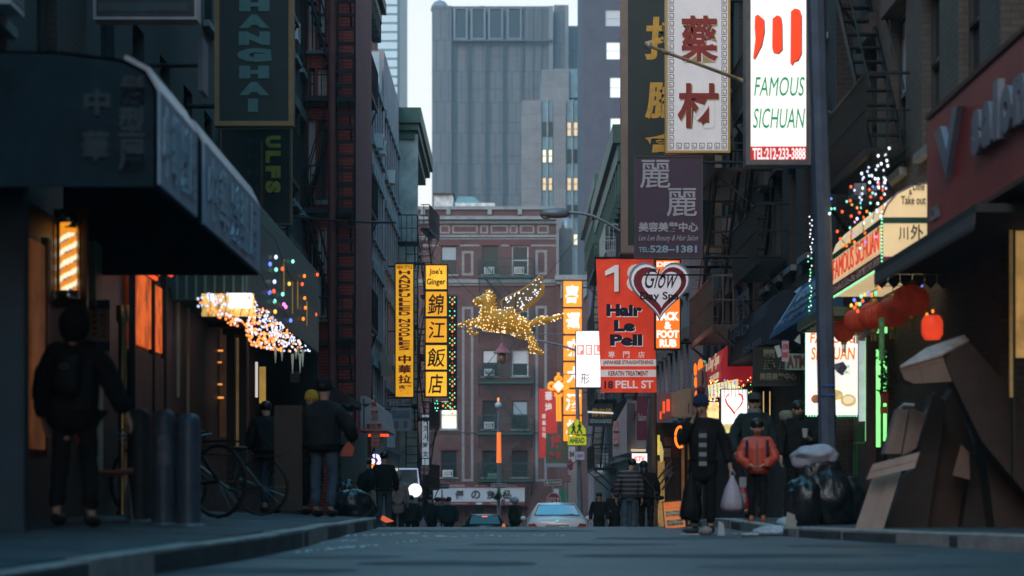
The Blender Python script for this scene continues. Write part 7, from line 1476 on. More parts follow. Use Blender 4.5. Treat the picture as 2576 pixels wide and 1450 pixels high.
MB().tube([(-.16, -.13, 1.38), (.0, -.17, 1.2), (.22, -.10, .95)], .014, 5).build('strap', cloth('brown strap', (.08, .05, .04)), o); skin_obj('handbag', dict(a=(.27, -.05, .93, .06, .10), b=(.28, -.05, .82, .07, .13)), [('a', 'b')], 'a', bagm, o, 2)
# 11 phoning woman
zg = RZ(28.5)
o, V, s = person('woman in navy pompom hat and open black coat holding a phone to her ear', X(1768, 28.5), 28.5, zg, 1.62, CAMR + R(0), black_coat, dark_tr,
    dict(rel=(.27, .06, 1.16), rwr=(.14, .14, 1.44), lel=(-.30, .02, 1.12), lwr=(-.34, .08, .87), hd0=(.02, .03, 1.58), hd1=(.03, .04, 1.67), rkn=(.08, .05, .5), lkn=(-.10, .02, .5)), hat='pompom', hatm=cloth('navy knit hat', (.022, .035, .075)), hair='long', face=True, bulk=1.14, coat_len=.62, skirt=.03)
w_s = mat('white jumper stripe', (.26, .27, .29), .8, 0, .1); d_s = mat('black jumper stripe', (.02, .02, .025), .85)
for k in range(8): MB().prism([(-.04, 0), (.05, 0), (.05, .05), (-.04, .05)], .165, .19).build('jumper_stripe', w_s if k % 2 == 0 else d_s, o, (0.01, 0, .80 + k * .055))
MB().box(.17, .182, .10, .17, 1.41, 1.54).build('phone', mat('black phone', (.02, .02, .025), .3), o)
fw2 = mat('milky plastic bag', (.42, .37, .45), .45, 0, .12, 9, .3)
thin_bag('carrier_bag', 'full white plastic carrier bag held low by the phoning woman', 'bag', W(1842, 1186, 28.3), .27, .46, fw2, .11, 3)
rbg = thin_bag('carrier_bag', 'small red and white carrier bag beside the full white one', 'bag', W(1868, 1205, 28.45), .16, .35, mat('red plastic bag', (.33, .03, .04), .45, 0, .15, 8), .07, 5); MB().box(-.045, .03, -.065, -.05, -.28, -.17).build('printed_mark', w_s, rbg); MB().box(-.04, .04, -.03, .03, -.10, .02).build('white_top', w_s, rbg)
thin_bag('tote_bag', 'black tote bag at the knee of the phoning woman', 'bag', W(1738, 1175, 28.4), .26, .62, cloth('black nylon', (.012, .013, .015), .5), .09, 7)
# 12 man, 13 child, 14 woman with cup
person('middle aged man in dark green blue coat and grey cap standing behind the child', X(1897, 33), 33, RTOP(X(1897, 33), 33), 1.70, CAMR, cloth('dark green blue coat', (.022, .036, .04)), dark_jeans, dict(rel=(.31, .02, 1.13), rwr=(.27, .12, .90)), hat='cap', hatm=cloth('grey tweed cap', (.05, .055, .06)), hair='short', face=True, bulk=1.34, coat_len=.78, scarf=cloth('pale collar', (.16, .2, .24)))
o, V, s = person('child in bright orange red padded jacket with navy rucksack straps looking down', X(1905, 30.5), 30.5, RTOP(X(1905, 30.5), 30.5) - .03, 1.31, CAMR - R(6), mat('orange red nylon', (.52, .075, .045), .45, 0, .12, 4, .3), dark_tr,
    dict(hd0=(0, .06, 1.58), hd1=(0, .09, 1.67), rel=(.30, .05, 1.10), rwr=(.10, .26, .98), lel=(-.30, .05, 1.10), lwr=(-.08, .27, .98), pel=(0, 0, .90)), hair='short', face=True, bulk=1.36, coat_len=.84, sleeve=.068, big_head=1.25, shoes=cloth('orange trainer', (.4, .09, .03)))
for a in (-1, 1): MB().tube([(a * .12, -.05, 1.10), (a * .13, .13, 1.02), (a * .13, .19, .86)], .018, 6).build('rucksack_strap', cloth('navy strap', (.02, .03, .06)), o)
MB().tube([(0, .17, 1.05), (.0, .195, .80), (0, .19, .70)], .006, 4).build('zip', grey_metal, o)
o, V, s = person('woman with long dark hair and fur hood holding a paper cup', X(2005, 34), 34, RTOP(X(2005, 34), 34), 1.66, CAMR + R(12), black_coat, dark_tr, dict(lel=(-.26, .06, 1.12), lwr=(-.10, .27, 1.16), hd0=(0, .05, 1.57), hd1=(0, .07, 1.66)), hair='long', face=True, bulk=1.22, coat_len=.66, scarf=cloth('dark scarf', (.03, .03, .035)))
MB().lathe([(.085, 0), (.115, .06), (.10, .13), (.06, .15)], (.14, -.04, 1.36), 12).build('fur_hood', cloth('grey green fur trim', (.16, .19, .15)), o)
cu = thing('paper_cup', 'white paper cup held by the woman with long dark hair', 'cup', W(2025, 1101, 33.62)); MB().lathe([(.030, 0), (.042, .105)], n=16).build('cup_body', mat('white paper', (.48, .46, .48), .6), cu); MB().lathe([(.045, .105), (.045, .12), (.03, .125)], n=16).build('lid', mat('violet white lid', (.4, .38, .42), .4), cu)
# ================================================================ cars
def car(label, u, Y, width, zg, height, paint, dark=False, suv=False):
    o = thing('parked_car', label, 'car', (X(u, Y), Y, zg)); k = height / 1.45; w = width / 1.8
    if suv: st = [(0, .80, .35, .84, .85, .76, .95), (.08, .84, .28, .87, .95, .72, 1.05), (.35, .86, .26, .88, 1.0, .62, 1.40), (.6, .87, .26, .88, 1.0, .60, 1.45), (2.6, .87, .26, .88, 1.0, .60, 1.45), (3.3, .87, .26, .88, .98, .68, 1.05), (4.3, .85, .28, .86, .8, .7, .9), (4.5, .78, .35, .8, .6, .6, .7)]
    else: st = [(0, .78, .38, .82, .78, .66, .90), (.08, .84, .28, .87, .84, .72, .99), (.50, .86, .25, .89, .92, .74, 1.02), (.62, .86, .25, .89, .92, .71, 1.06), (1.20, .87, .25, .90, .95, .57, 1.38), (1.6, .87, .25, .90, .95, .55, 1.45), (2.7, .87, .25, .90, .95, .55, 1.43), (3.5, .87, .25, .89, .90, .68, 1.0), (4.4, .85, .27, .86, .75, .68, .82), (4.65, .78, .33, .8, .55, .6, .62)]
    vs = []
    for (y, hb, zb_, hm, zm, ht, zt) in st:
        for (a, z) in ((-hb, zb_), (-(hb + hm) / 2 - .03, (zb_ + zm) / 2), (-hm, zm), (-ht, zt), (0, zt + .02), (ht, zt), (hm, zm), ((hb + hm) / 2 + .03, (zb_ + zm) / 2), (hb, zb_)): vs.append((a * w, y, z * k))
    n = 9; fs = [(j * n + i, (j + 1) * n + i, (j + 1) * n + (i + 1) % n, j * n + (i + 1) % n) for j in range(len(st) - 1) for i in range(n)] + [tuple(range(n)), tuple(range((len(st) - 1) * n, len(st) * n))[::-1]]
    b = MB().add(vs, fs, 0, True); bo = b.build('body', paint, o); 
    gls = mat('car glass reflecting sky', (.26, .32, .38), .12, .6, 0, spec=1.0) if not suv else mat('dark car glass', (.02, .03, .05), .1, 0, 0, spec=.8)
    i0, i1 = (3, 4) if not suv else (1, 2); A, B_ = st[i0], st[i1]
    def on(t, f, off=.018): y = A[0] + (B_[0] - A[0]) * t; hw = A[5] + (B_[5] - A[5]) * t; z = A[6] + (B_[6] - A[6]) * t; return (hw * f * w, y - off, z * k + off)
    r = MB(); r.add([on(.06, -.93), on(.06, .93), on(.95, .90), on(.95, -.90), on(.06, 0, .03), on(.95, 0, .03)], [(0, 4, 5, 3), (4, 1, 2, 5)]); r.build('rear_window', gls, o)
    fr = MB(); pts_ = [on(.05, -.95), on(.05, .95), on(.96, .92), on(.96, -.92), on(.05, -.95)]; fr.tube(pts_, .012, 5); fr.build('window_seal', black, o)
    for a in (-1, 1):   # side windows
        C, D_ = (st[4], st[6]) if not suv else (st[2], st[4]); q = []
        for (s_, t_) in ((C, .12), (D_, .12), (D_, .9), (C, .9)): hw = s_[3] + (s_[5] - s_[3]) * t_ + .012; q.append((a * hw * w, s_[0] + (.15 if s_ is C else .3), (s_[4] + (s_[6] - s_[4]) * t_) * k))
        MB().sheet(q if a > 0 else q[::-1]).build('side_window', gls, o)
        tl_ = mat('red tail light', (.30, .025, .02), .15, 0, .3, 12, 0, .05)
        if suv: MB().prism([(a * .84 * w, .62 * k), (a * .84 * w, .95 * k), (a * .74 * w, .95 * k), (a * .74 * w, .62 * k)][::(-1 if a < 0 else 1)][::-1], -.03, .12).build('tail_light', tl_, o)
        else: MB().prism([(a * .84 * w, .60 * k), (a * .85 * w, .84 * k), (a * .66 * w, .86 * k), (a * .44 * w, .60 * k)][::(1 if a > 0 else -1)], -.025, .14).build('tail_light', tl_, o)
        MB().ball((a * .98 * w, 2.9, .98 * k), (.09, .07, .07), 10, 6).build('mirror', paint, o)
        for yy_ in (.85, 3.75):
            q = MB().lathe([(.20, 0), (.31, .01), (.32, .1), (.31, .19), (.2, .2)], n=18).build('tyre', mat('rubber tyre', (.018, .018, .018)), o, (a * .86 * w - (.0 if a < 0 else .2) + (.2 if a < 0 else 0) * 0, yy_, .32), (0, R(90), 0)); MB().lathe([(.03, -.005), (.19, -.01), (.19, .03)], n=14).build('rim', grey_metal, q, (0, 0, .18 if a > 0 else 0))
    MB().box(-.24 * w, .24 * w, -.035, .02, .60 * k, .74 * k).build('number_plate', mat('dull yellow plate', (.26, .22, .12), .5, 0, .1), o); text('VND 0FX', o, -.2 * w, .63 * k, .2 * w, .71 * k, -.036, black, bold=.01)
    MB().box(-.34 * w, .34 * w, -.045, .02, .80 * k, .84 * k).build('boot_handle', mat('pale chrome strip', (.45, .5, .56), .2, .6, 0), o); MB().tube([(-.8 * w, -.02, .45 * k), (0, -.10, .45 * k), (.8 * w, -.02, .45 * k)], .07 * k, 8).build('bumper', paint, o)
    if not suv:
        MB().lathe([(.02, 0), (.045, .0), (.045, .012)], n=14).build('badge', chrome, o, (0, .02, .93 * k), (R(60), 0, 0)); MB().tube([(0, 1.3, 1.44 * k), (.0, 1.24, 1.62 * k)], .008, 4).build('aerial', black, o)
        MB().tube([(.12, .60, 1.09 * k), (.50, .66, 1.12 * k)], .010, 5).build('wiper', black, o)
    else:
        MB().tube([(-.12 * w, .30, 1.37 * k), (.12 * w, .30, 1.37 * k)], .03, 6).build('brake_light', glow('lit red brake light', (1, .10, .04), 2.0), o)
        for a in (-1, 1): MB().tube([(a * .6 * w, .45, 1.50 * k), (a * .6 * w, 2.6, 1.50 * k)], .02, 5).build('roof_rail', grey_metal, o)
    return o
car('silver white saloon car seen from behind on the road', 1402, 70.5, 1.80, RZ(72) - .02, 1.46, mat('silver white paint', (.80, .73, .76), .3, .0, .04, 1, 0, 0, .6))
car('dark car with a lit red brake light near the crossing', 1219, 99, 1.72, RZ(101), 1.53, mat('black blue paint', (.015, .018, .025), .3, .1, 0, 1, 0, 0, .6), suv=True)
for (u, v, lb, Y) in ((1267, 1323, 'orange traffic cone tip beside the dark car', 80), ):
    q = thing('traffic_cone', lb, 'traffic cone', (X(u, 60), 60, RZ(60))); MB().lathe([(.2, 0), (.2, .03)], n=12).build('base', black, q); MB().lathe([(.14, .03), (.03, Z(v - 5, 60) - RZ(60))], n=12).build('cone', glow('orange cone', (1, .25, .05), .5), q)
# ================================================================ golden winged horse
YH = 100.0
def h(x, y): return (X(1119.6 + x * .1735, YH), 0, Z(666.7 + y * .1735, YH))
gx = MB(); hr = thing('winged_horse_light', 'golden tinsel winged horse light sculpture strung across the street', 'light sculpture', W(1245, 880, YH)); HL = hr.location
def hn(x, y, r, ry=None, dy=0): p = h(x, y); k = .1735 / F * YH * (1.62 if r > 55 else 1.3); return (p[0] - HL.x, dy, p[2] - HL.z, r * k, (ry or r) * k)
gold_t = mat('gold tinsel', (.66, .31, .045), .32, .45, .6, 22, .9, .22)
N_ = dict(belly=hn(800, 850, 150, 120), chest=hn(620, 800, 140, 110), rump=hn(1130, 830, 120, 110), back=hn(960, 830, 135, 115), neck0=hn(600, 680, 105, 70), neck1=hn(620, 560, 80, 55), poll=hn(610, 455, 60, 45), cheek=hn(540, 500, 62, 45), muz=hn(455, 535, 44, 36), nose=hn(405, 560, 32, 28), jaw=hn(425, 600, 20, 20),
          tail0=hn(1240, 850, 35, 30), tail1=hn(1310, 830, 60, 40), tail2=hn(1400, 800, 62, 40), tail3=hn(1540, 790, 52, 34), tail4=hn(1650, 750, 36, 26), tail5=hn(1722, 712, 15, 12),
          fa0=hn(520, 820, 65, 45, .18), fa1=hn(380, 825, 42, 36, .2), fa2=hn(290, 840, 30, 26, .2), fa3=hn(200, 880, 18, 16, .2), fa4=hn(145, 905, 12, 11, .2),
          fb0=hn(540, 860, 55, 45, -.18), fb1=hn(400, 870, 36, 32, -.2), fb2=hn(330, 900, 30, 28, -.2), fb3=hn(370, 985, 26, 24, -.2), fb4=hn(420, 1015, 22, 20, -.2), fb5=hn(495, 985, 22, 20, -.2),
          ha0=hn(1060, 950, 95, 55, -.16), ha1=hn(1130, 1020, 80, 50, -.18), ha2=hn(1260, 1025, 42, 34, -.18), ha3=hn(1255, 1120, 42, 30, -.18), ha4=hn(1270, 1250, 46, 30, -.18), ha5=hn(1300, 1290, 30, 24, -.18),
          hb0=hn(1150, 960, 80, 50, .16), hb1=hn(1230, 1040, 45, 36, .18), hb2=hn(1310, 1180, 36, 28, .18), hb3=hn(1380, 1280, 36, 26, .18), hb4=hn(1425, 1300, 22, 18, .18),
          ear=hn(705, 385, 14, 10), m0=hn(640, 400, 26, 16))
E_ = [('belly', 'chest'), ('belly', 'back'), ('back', 'rump'), ('chest', 'neck0'), ('neck0', 'neck1'), ('neck1', 'poll'), ('poll', 'cheek'), ('cheek', 'muz'), ('muz', 'nose'), ('muz', 'jaw'), ('rump', 'tail0'), ('tail0', 'tail1'), ('tail1', 'tail2'), ('tail2', 'tail3'), ('tail3', 'tail4'), ('tail4', 'tail5'),
      ('chest', 'fa0'), ('fa0', 'fa1'), ('fa1', 'fa2'), ('fa2', 'fa3'), ('fa3', 'fa4'), ('chest', 'fb0'), ('fb0', 'fb1'), ('fb1', 'fb2'), ('fb2', 'fb3'), ('fb3', 'fb4'), ('fb4', 'fb5'), ('rump', 'ha0'), ('ha0', 'ha1'), ('ha1', 'ha2'), ('ha2', 'ha3'), ('ha3', 'ha4'), ('ha4', 'ha5'), ('rump', 'hb0'), ('hb0', 'hb1'), ('hb1', 'hb2'), ('hb2', 'hb3'), ('hb3', 'hb4'), ('poll', 'm0'), ('m0', 'ear')]
hbody = skin_obj('body', N_, E_, 'belly', gold_t, hr, 2)
mane = MB()
for (x, y) in ((650, 365), (690, 400), (720, 440), (735, 480), (720, 520), (740, 560), (750, 610), (700, 600)): a = Vector(hn(x - 60, y + 25, 1)[:3]); c_ = Vector(hn(x + 12, y - 8, 1)[:3]); mane.tube([a, a.lerp(c_, .6), c_], [.075, .06, .02], 6)
mane.build('mane', gold_t, hr)
wingm = mat('dark bronze wing netting', (.20, .115, .05), .5, .2, .5, 16, .3, .10); wo = []
for (P_, y0, y1, mm) in ((((810, 540), (870, 490), (1060, 400), (1240, 290), (1365, 165), (1412, 190), (1415, 260), (1370, 400), (1290, 520), (1150, 610), (1090, 700), (850, 710)), -.30, -.22, wingm), (((1060, 640), (1290, 500), (1400, 280), (1450, 300), (1425, 420), (1300, 560), (1100, 690)), .18, .26, gold_t)):
    wo.append((MB().prism([(hn(x, y, 1)[0], hn(x, y, 1)[2]) for x, y in P_][::-1], y0, y1).build('wing', mm, hr), P_, y0))
rim_ = MB().tube([Vector(hn(x, y, 1)[:3]) + Vector((0, -.27, 0)) for x, y in wo[0][1] + (wo[0][1][0],)], .035, 6).build('wing_edge', gold_t, hr)
MB().ball(Vector(hn(520, 437, 1)[:3]) + Vector((0, -.12, 0)), (.05, .03, .03), 8, 5).build('eye', black, hr)
for (x, y) in ((860, 500), (1030, 430)): MB().tube([Vector(hn(x, y, 1)[:3]) + Vector((0, -.33, 0)), Vector(hn(x - 10, y + 220, 1)[:3]) + Vector((0, -.33, 0))], .012, 4).build('strut', black, hr)
cb_ = MB()
for (x, y, u, v, Yb) in ((700, 720, 1000, 560, 99), (1000, 740, 1500, 540, 101)): cb_.tube([Vector(hn(x, y, 1)[:3]), W(u, v, Yb) - HL], .01, 4)
cb_.build('cable', iron, hr)
# ================================================================ rubbish
def sack(name, label, c, r, m, seed, cat='rubbish bag', flat=.0):
    rnd_ = random.Random(seed); n, k = 30, 20; vs = []; ph = [rnd_.uniform(0, 6.28) for _ in range(8)]
    from mathutils import noise as NZ
    n, k = 44, 30; off = Vector((seed * 3.1, seed * 1.7, seed * .9))
    for j in range(k + 1):
        a = math.pi * j / k
        for i in range(n):
            b_ = 2 * math.pi * i / n; d = Vector((math.sin(a) * math.cos(b_), math.sin(a) * math.sin(b_), math.cos(a)))
            q = 1 + .22 * NZ.noise(d * 1.3 + off) - .22 * abs(NZ.noise(Vector((d.x * 3, d.y * 3, d.z * 1.6)) + off)); z = max(d.z, -.72)
            vs.append((r[0] * d.x * q, r[1] * d.y * q, r[2] * z * (q if z > -.7 else 1)))
    fs = [(j * n + i, (j + 1) * n + i, (j + 1) * n + (i + 1) % n, j * n + (i + 1) % n) for j in range(k) for i in range(n)]
    o = MB().add(vs, fs, 0, True).build(name, m, None, (c[0], c[1], c[2] + r[2] * .72)); tag(o, label, cat); return o
bin_m = mat('glossy black bin liner', (.010, .014, .018), .30, 0, .05, 3, .5, spec=.6)
for i, (u, Y, dz, r, m_, lb) in enumerate(((2072, 27.8, 0, (.36, .3, .40), bin_m, 'largest glossy black rubbish bag at the foot of the pile by the pole'), (2020, 27.5, 0, (.24, .24, .33), bin_m, 'black rubbish bag at the left of the pile by the pole'), (2120, 28.2, .0, (.26, .26, .34), bin_m, 'black rubbish bag at the right of the pile by the pole'),
        (2060, 27.9, .40, (.28, .25, .24), bin_m, 'black rubbish bag on top of the largest one'), (2050, 27.9, .66, (.29, .25, .16), mat('milky grey plastic sack', (.34, .35, .42), .4, 0, .15, 5, .5), 'milky grey plastic sack lying across the top of the rubbish pile'))):
    sack('rubbish_bag', lb, (X(u, Y), Y, RTOP(X(u, Y), Y) + dz), r, m_, 10 + i)
for i, (u, Y, dz, r, lb) in enumerate(((882, 38, 0, (.34, .3, .30), 'black rubbish bag at the feet of the big man in jeans'), (912, 39, 0, (.26, .26, .26), 'black rubbish bag beside the kerb end'), (870, 38.5, .30, (.22, .2, .2), 'black rubbish bag on top at the left kerb pile'))):
    sack('rubbish_bag', lb, (X(u, Y), Y, LTOP(X(u, Y), Y) + dz), r, bin_m, 30 + i)
q = thing('kerb_light_patch', 'bright orange painted end of the left kerb', 'kerb marker', W(972, 1312, 34)); MB().prism([(-.06, .08), (.10, .0), (-.0, -.02), (-.08, .02)][::-1], 0, .2).build('reflection', glow('orange light on kerb', (.9, .14, .05), .6), q)  # orange light caught on the kerb end, painted as a glowing piece
gw = thing('storefront', 'narrow gold lit shop window at the right edge of the street', 'shop front', (5.3, 23.5, -.3)); cam_rect(gw, 'door_edge', 2541, 565, 2548, 1000, 24, glow('gold lit edge', (.8, .48, .16), .45, .5, 2), .04); cam_rect(gw, 'lit_pane', 2556, 560, 2600, 900, 24.1, glow('amber shop pane', (.62, .36, .12), .35, .6, 1.5), .04); cam_rect(gw, 'mullion', 2549, 560, 2555, 1200, 24, black_panel, .1)
# litter
pl_m = mat('blue white torn plastic', (.34, .42, .50), .4, 0, .3, 8, .5); pap = mat('crumpled white paper', (.42, .42, .44), .7, 0, .15, 6, .4)
for i, (u, v, Y, r, m_, lb, nm) in enumerate(((1940, 1318, 27.2, (.22, .13, .07), pl_m, 'blue white torn plastic sheet spread on the kerb', 'plastic_sheet'), (1980, 1308, 27.4, (.12, .1, .06), pl_m, 'blue edged plastic sheet nearest the rubbish bags', 'plastic_sheet'), (1885, 1335, 27.0, (.11, .09, .025), pap, 'flat white blue carton at the left of the torn plastic', 'flat_carton'), (1775, 1325, 27.8, (.08, .07, .06), mat('clear crumpled plastic', (.26, .24, .25), .3, 0, .3, 9, .5), 'clear crumpled plastic at the feet of the phoning woman', 'crumpled_plastic'), (1920, 1300, 28.4, (.05, .05, .05), pap, 'small crumpled pale bag on the kerb beside the child', 'crumpled_bag'))):
    p = W(u, v, Y); zz = max(RZ(Y), RTOP(p.x, Y) if p.x > 2.97 else RZ(Y)); o = sack(nm, lb, (p.x, Y, zz + .0), r, m_, 50 + i, 'litter')
for (u, Y, w_, h_, ty, m_, lb, nm) in ((1805, 27.6, .085, .17, .05, pap, 'upright white folded card on the road', 'folded_card'), (1975, 27.0, .13, .17, .12, mat('pale buff card', (.30, .28, .24), .7), 'pale triangular card leaning by the rubbish bags', 'card_sheet')):
    p = (X(u, Y), Y, RTOP(X(u, Y), Y) if X(u, Y) > 2.97 else RZ(Y)); tag(MB().prism([(0, 0), (w_, 0), (w_ * .85, h_ * .8), (w_ * .2, h_)], 0, .012).build(nm, m_, None, p, (R(-12), 0, 0)), lb, 'card')
q = thing('serving_tray', 'flattened white foil tray on the road beneath the orange board', 'tray', (X(1712, 27.9), 27.9, RZ(27.9))); MB().prism([(0, .01), (.02, .0), (.26, .0), (.29, .02), (.26, .014), (.03, .014)], 0, .15).build('tray_body', mat('white foil', (.42, .42, .45), .35, .3, .1, 9), q); MB().ball((.14, .07, .045), (.11, .06, .03), 10, 5, jit=.2, rnd=rr).build('food_scraps', mat('dark scraps', (.03, .03, .035)), q)
for i, (u, v, w_) in enumerate(((1770, 1338, .06), (1855, 1345, .16), (2098, 1350, .05), (1215, 1341, .05), (700, 1352, .06), (1990, 1333, .06))):
    Y = 26.5; 
    for _ in range(10): Y = -RZ(Y) * F / (v - V0)
    tag(MB().slab([(0, 0), (w_, .02), (w_ * .9, .09), (.01, .07)], 0, .008).build('paper_scrap', pap, None, (X(u, Y), Y, RZ(Y) + .004), (0, 0, i)), ['scrap of white paper below the phoning woman', 'long grey scrap in front of the carrier bags', 'tiny scrap at the kerb beside the leaning cardboard', 'white fleck on the middle of the road', 'pale fleck on the road beside the left kerb', 'small scrap under the blue edged plastic'][i], 'litter')
# cardboard heap at the right kerb
cbd = [mat('brown cardboard', (.20, .135, .11), .85, 0, .2, 4, .1), mat('pale tan cardboard', (.31, .235, .205), .85, 0, .15, 4, .1), mat('cardboard darkened for shade', (.034, .026, .024), .85, 0, .3, 3, .1), mat('dull brown cardboard', (.055, .038, .032), .85, 0, .3, 3, .1)]  # the two darkest cards carry the heap's shade in their colour
def card(name, label, P_, Y, t, m, yt=0, edge=None):
    """folded card panel: outline at depth Y with thickness t, upper side leaning back by yt"""
    q = [W(u, v, Y) for u, v in P_]; c0 = q[0].copy(); z0 = min(a.z for a in q); z1 = max(a.z for a in q)
    fr = [a - c0 + Vector((0, yt * (a.z - z0) / max(z1 - z0, .01), 0)) for a in q]; bk = [a + Vector((.01, t, 0)) for a in fr]; n = len(q)
    b = MB(); b.add(fr + bk, [tuple(range(n)), tuple(reversed(range(n, 2 * n)))] + [(i, i + n, (i + 1) % n + n, (i + 1) % n) for i in range(n)]); b.f = b.f
    o = b.build(name, m, None, c0); tag(o, label, 'cardboard'); return o
def boxy(name, label, P_, Y, t, m, yt=0, creases=(), tape=None):
    o = card(name, label, P_, Y, t, m, yt); c0 = o.location; q = [W(u, v, Y) for u, v in P_]; z0 = min(a.z for a in q); z1 = max(a.z for a in q)
    def on(u, v, k=-.004): a = W(u, v, Y); return a - c0 + Vector((0, yt * (a.z - z0) / max(z1 - z0, .01) + k, 0))
    for (a, c) in creases: MB().tube([on(*a), on(*c)], .0025, 4).build('crease', cbd[0], o)
    if tape:
        (a, c, w_) = tape; dd = (on(*c) - on(*a)).normalized(); n_ = Vector((dd.z, 0, -dd.x)) * w_; MB().sheet([on(*a) - n_, on(*c) - n_, on(*c) + n_, on(*a) + n_]).build('tape', mat('brown parcel tape', (.20, .13, .08), .25, 0, .1), o)
    n = int((q[0] - q[1]).length / .02)
    return o
boxy('flattened_carton', 'tall pale flattened carton leaning at the kerb, foot on the road', [(2142, 1358), (2216, 1352), (2277, 1186), (2204, 1198)], 25.0, .05, cbd[1], .25, [((2180, 1354), (2241, 1192))])
boxy('cardboard_flap', 'folded cardboard flap across the top of the tall pale carton', [(2179, 1207), (2302, 1178), (2317, 1137), (2197, 1168)], 24.95, .03, cbd[1], .08, [((2188, 1188), (2308, 1158))])
boxy('open_carton', 'brown open carton standing above the folded flap', [(2225, 1142), (2266, 1142), (2290, 1029), (2262, 1028)], 25.6, .30, cbd[0], .1, [((2246, 1142), (2276, 1029))])
boxy('open_carton', 'second brown carton beside the open one', [(2270, 1146), (2305, 1128), (2334, 1040), (2296, 1026)], 25.5, .28, cbd[0], .1, [((2286, 1138), (2314, 1032))])
boxy('cardboard_sheet', 'pale cardboard sheet edge behind the brown cartons', [(2306, 1128), (2320, 1108), (2354, 1000), (2352, 985), (2326, 1045), (2336, 1050)], 25.9, .04, cbd[1], .1)
boxy('long_carton', 'long dark carton sloping down to the right over the heap', [(2372, 896), (2400, 965), (2470, 1110), (2620, 1290), (2620, 1070), (2440, 862)], 24.9, .35, cbd[3], 0)
boxy('jutting_carton', 'brown carton jutting left at the top of the heap', [(2264, 928), (2275, 955), (2300, 966), (2395, 960), (2371, 897)], 24.8, .40, cbd[0], 0, [((2268, 936), (2374, 908))], ((2310, 918), (2322, 962), .016))
b_ = [W(2264, 928, 24.8)]
o = thing('top_carton', 'pale worn carton side on top of the heap catching the sky', 'cardboard', b_[0]); P3 = [W(2264, 926, 24.78), W(2371, 895, 24.78), W(2438, 860, 25.2), W(2425, 847, 25.25), W(2330, 880, 25.2)]
MB().add([p - b_[0] for p in P3] + [p - b_[0] + Vector((0, 0, .02)) for p in P3], [(0, 1, 2, 3, 4)[::-1], (5, 6, 7, 8, 9)] + [(i, (i + 1) % 5, (i + 1) % 5 + 5, i + 5) for i in range(5)]).build('upper_side', mat('cardboard with painted sky light', (.42, .34, .31), .8, 0, .35, 8), o)  # paler top: sky light put into the card's colour
boxy('large_carton', 'dark brown carton standing behind the tall pale one', [(2216, 1355), (2330, 1350), (2385, 1010), (2352, 990), (2318, 1115), (2302, 1180), (2275, 1200)], 25.7, .45, cbd[2], .1)
boxy('large_carton', 'upright dark carton in the middle of the heap', [(2326, 1350), (2420, 1345), (2452, 1130), (2405, 975), (2380, 1010)], 26.2, .5, cbd[3], .1)
boxy('flattened_carton', 'dull rose brown flat carton at the lower right of the heap', [(2396, 1195), (2440, 1208), (2438, 1140), (2418, 1118)], 25.6, .03, cbd[0], 0)
boxy('large_carton', 'squat dark carton at the lower right beside the rose brown sheet', [(2418, 1345), (2510, 1338), (2500, 1150), (2448, 1140)], 25.9, .4, cbd[2], .06)
boxy('large_carton', 'huge dark carton at the right edge of the street', [(2505, 1340), (2640, 1340), (2640, 1120), (2510, 1010), (2478, 1110)], 25.4, .6, cbd[3], .1)
sack('rubbish_bag', 'bright blue plastic bag tucked behind the brown cartons', (X(2243, 26.4), 26.4, RTOP(4, 26.4) + .45), (.13, .12, .17), mat('bright blue plastic', (.015, .10, .42), .4, 0, .2, 6, .4), 77)
MB_ = MB().tube([W(2262, 1030, 25.9), W(2275, 1018, 25.8), W(2300, 1020, 25.8)], .018, 5).build('cord_tie', pap); tag(MB_, 'white cord tied over the blue bag', 'cord')
sack('rubbish_bag', 'dark wet bag stuffed under the carton lid', (X(2310, 26.2), 26.2, RTOP(4, 26.2) + .85), (.24, .15, .07), mat('dark wet cloth', (.06, .055, .055), .5, 0, .5, 6, .5), 78)
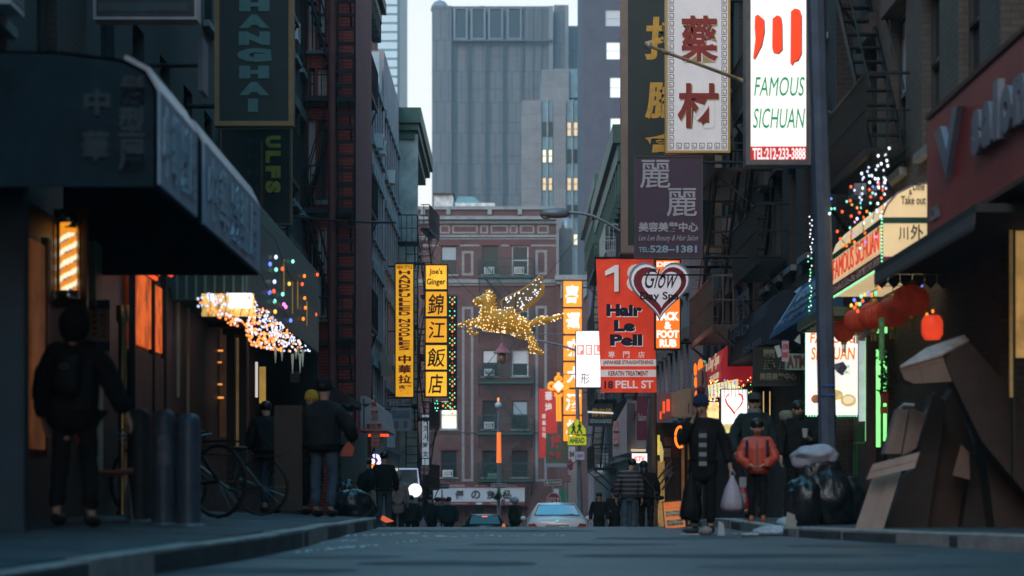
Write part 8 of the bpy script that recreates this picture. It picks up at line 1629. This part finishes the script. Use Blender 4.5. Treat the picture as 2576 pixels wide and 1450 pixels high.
# ================================================================ apply modifiers in one go, then dress the horse with bulbs
bpy.context.view_layer.update(); dg = bpy.context.evaluated_depsgraph_get(); new = []
for o in MODS: new.append(bpy.data.meshes.new_from_object(o.evaluated_get(dg)))
from mathutils import noise as NZ
for q_, (o, me) in enumerate(zip(MODS, new)):
    o.modifiers.clear(); o.data = me; base = o.name.split('.')[0]
    if base in ('coat', 'trousers', 'tote'):      # creases: cloth pulled across the body
        f = 7 if base == 'coat' else 9; off = Vector((q_ * 1.37, q_ * .71, 0)); ns = [v.normal.copy() for v in me.vertices]
        quilt = o.data.materials[0].name in ('orange red nylon', 'striped puffer', 'dark charcoal coat')
        for v, nn in zip(me.vertices, ns):
            if quilt: v.co += nn * (.016 * abs(math.sin(v.co.z * math.pi / .085 + v.co.x * 2.0)) - .004 + .012 * NZ.noise(v.co * 9)); continue
            p = Vector((v.co.x * f, v.co.y * f, v.co.z * f * 1.9 + v.co.x * 4)) + off
            v.co += nn * (.014 * (.5 - 2.2 * abs(NZ.noise(p))) + .010 * NZ.noise(p * .45))
me = hbody.data; polys = [p for p in me.polygons if p.normal.y < .35 and p.area > 1e-4]; rb_ = random.Random(17); tot = 0; bl = []
wts = [p.area for p in polys]; pick = rb_.choices(polys, wts, k=520)
hm1 = [_B.setdefault('hb%d' % k, MB().ball((0, 0, 0), r, 6, 4).mesh('bulb', bulb_mats[c])) for k, (r, c) in enumerate(((.017, 'gold'), (.020, 'gold'), (.026, 'white')))]
rest = MB()
for k, p in enumerate(pick):
    vs = [me.vertices[i].co for i in p.vertices]; w_ = [rb_.random() for _ in vs]; s_ = sum(w_); c_ = sum((v * a / s_ for v, a in zip(vs, w_)), Vector()) + p.normal * .015
    if k < 260: put('bulb', hm1[rb_.choice((0, 0, 1, 1, 1, 2))], hr, c_)
    else: rest.ball(c_, .018, 5, 4)
q = rest.build('bulb_cluster', bulb_mats['gold'], hr); q['kind'] = 'stuff'
def inside(P, x, y):
    r = False
    for i in range(len(P)):
        (x1, y1), (x2, y2) = P[i], P[i - 1]
        if (y1 > y) != (y2 > y) and x < (x2 - x1) * (y - y1) / (y2 - y1) + x1: r = not r
    return r
wp = wo[0][1]; k = 0
while k < 60:
    x, y = rb_.uniform(820, 1410), rb_.uniform(180, 705)
    if inside(wp, x, y): put('bulb', hm1[2], hr, Vector(hn(x, y, 1)[:3]) + Vector((0, -.31, 0))); k += 1
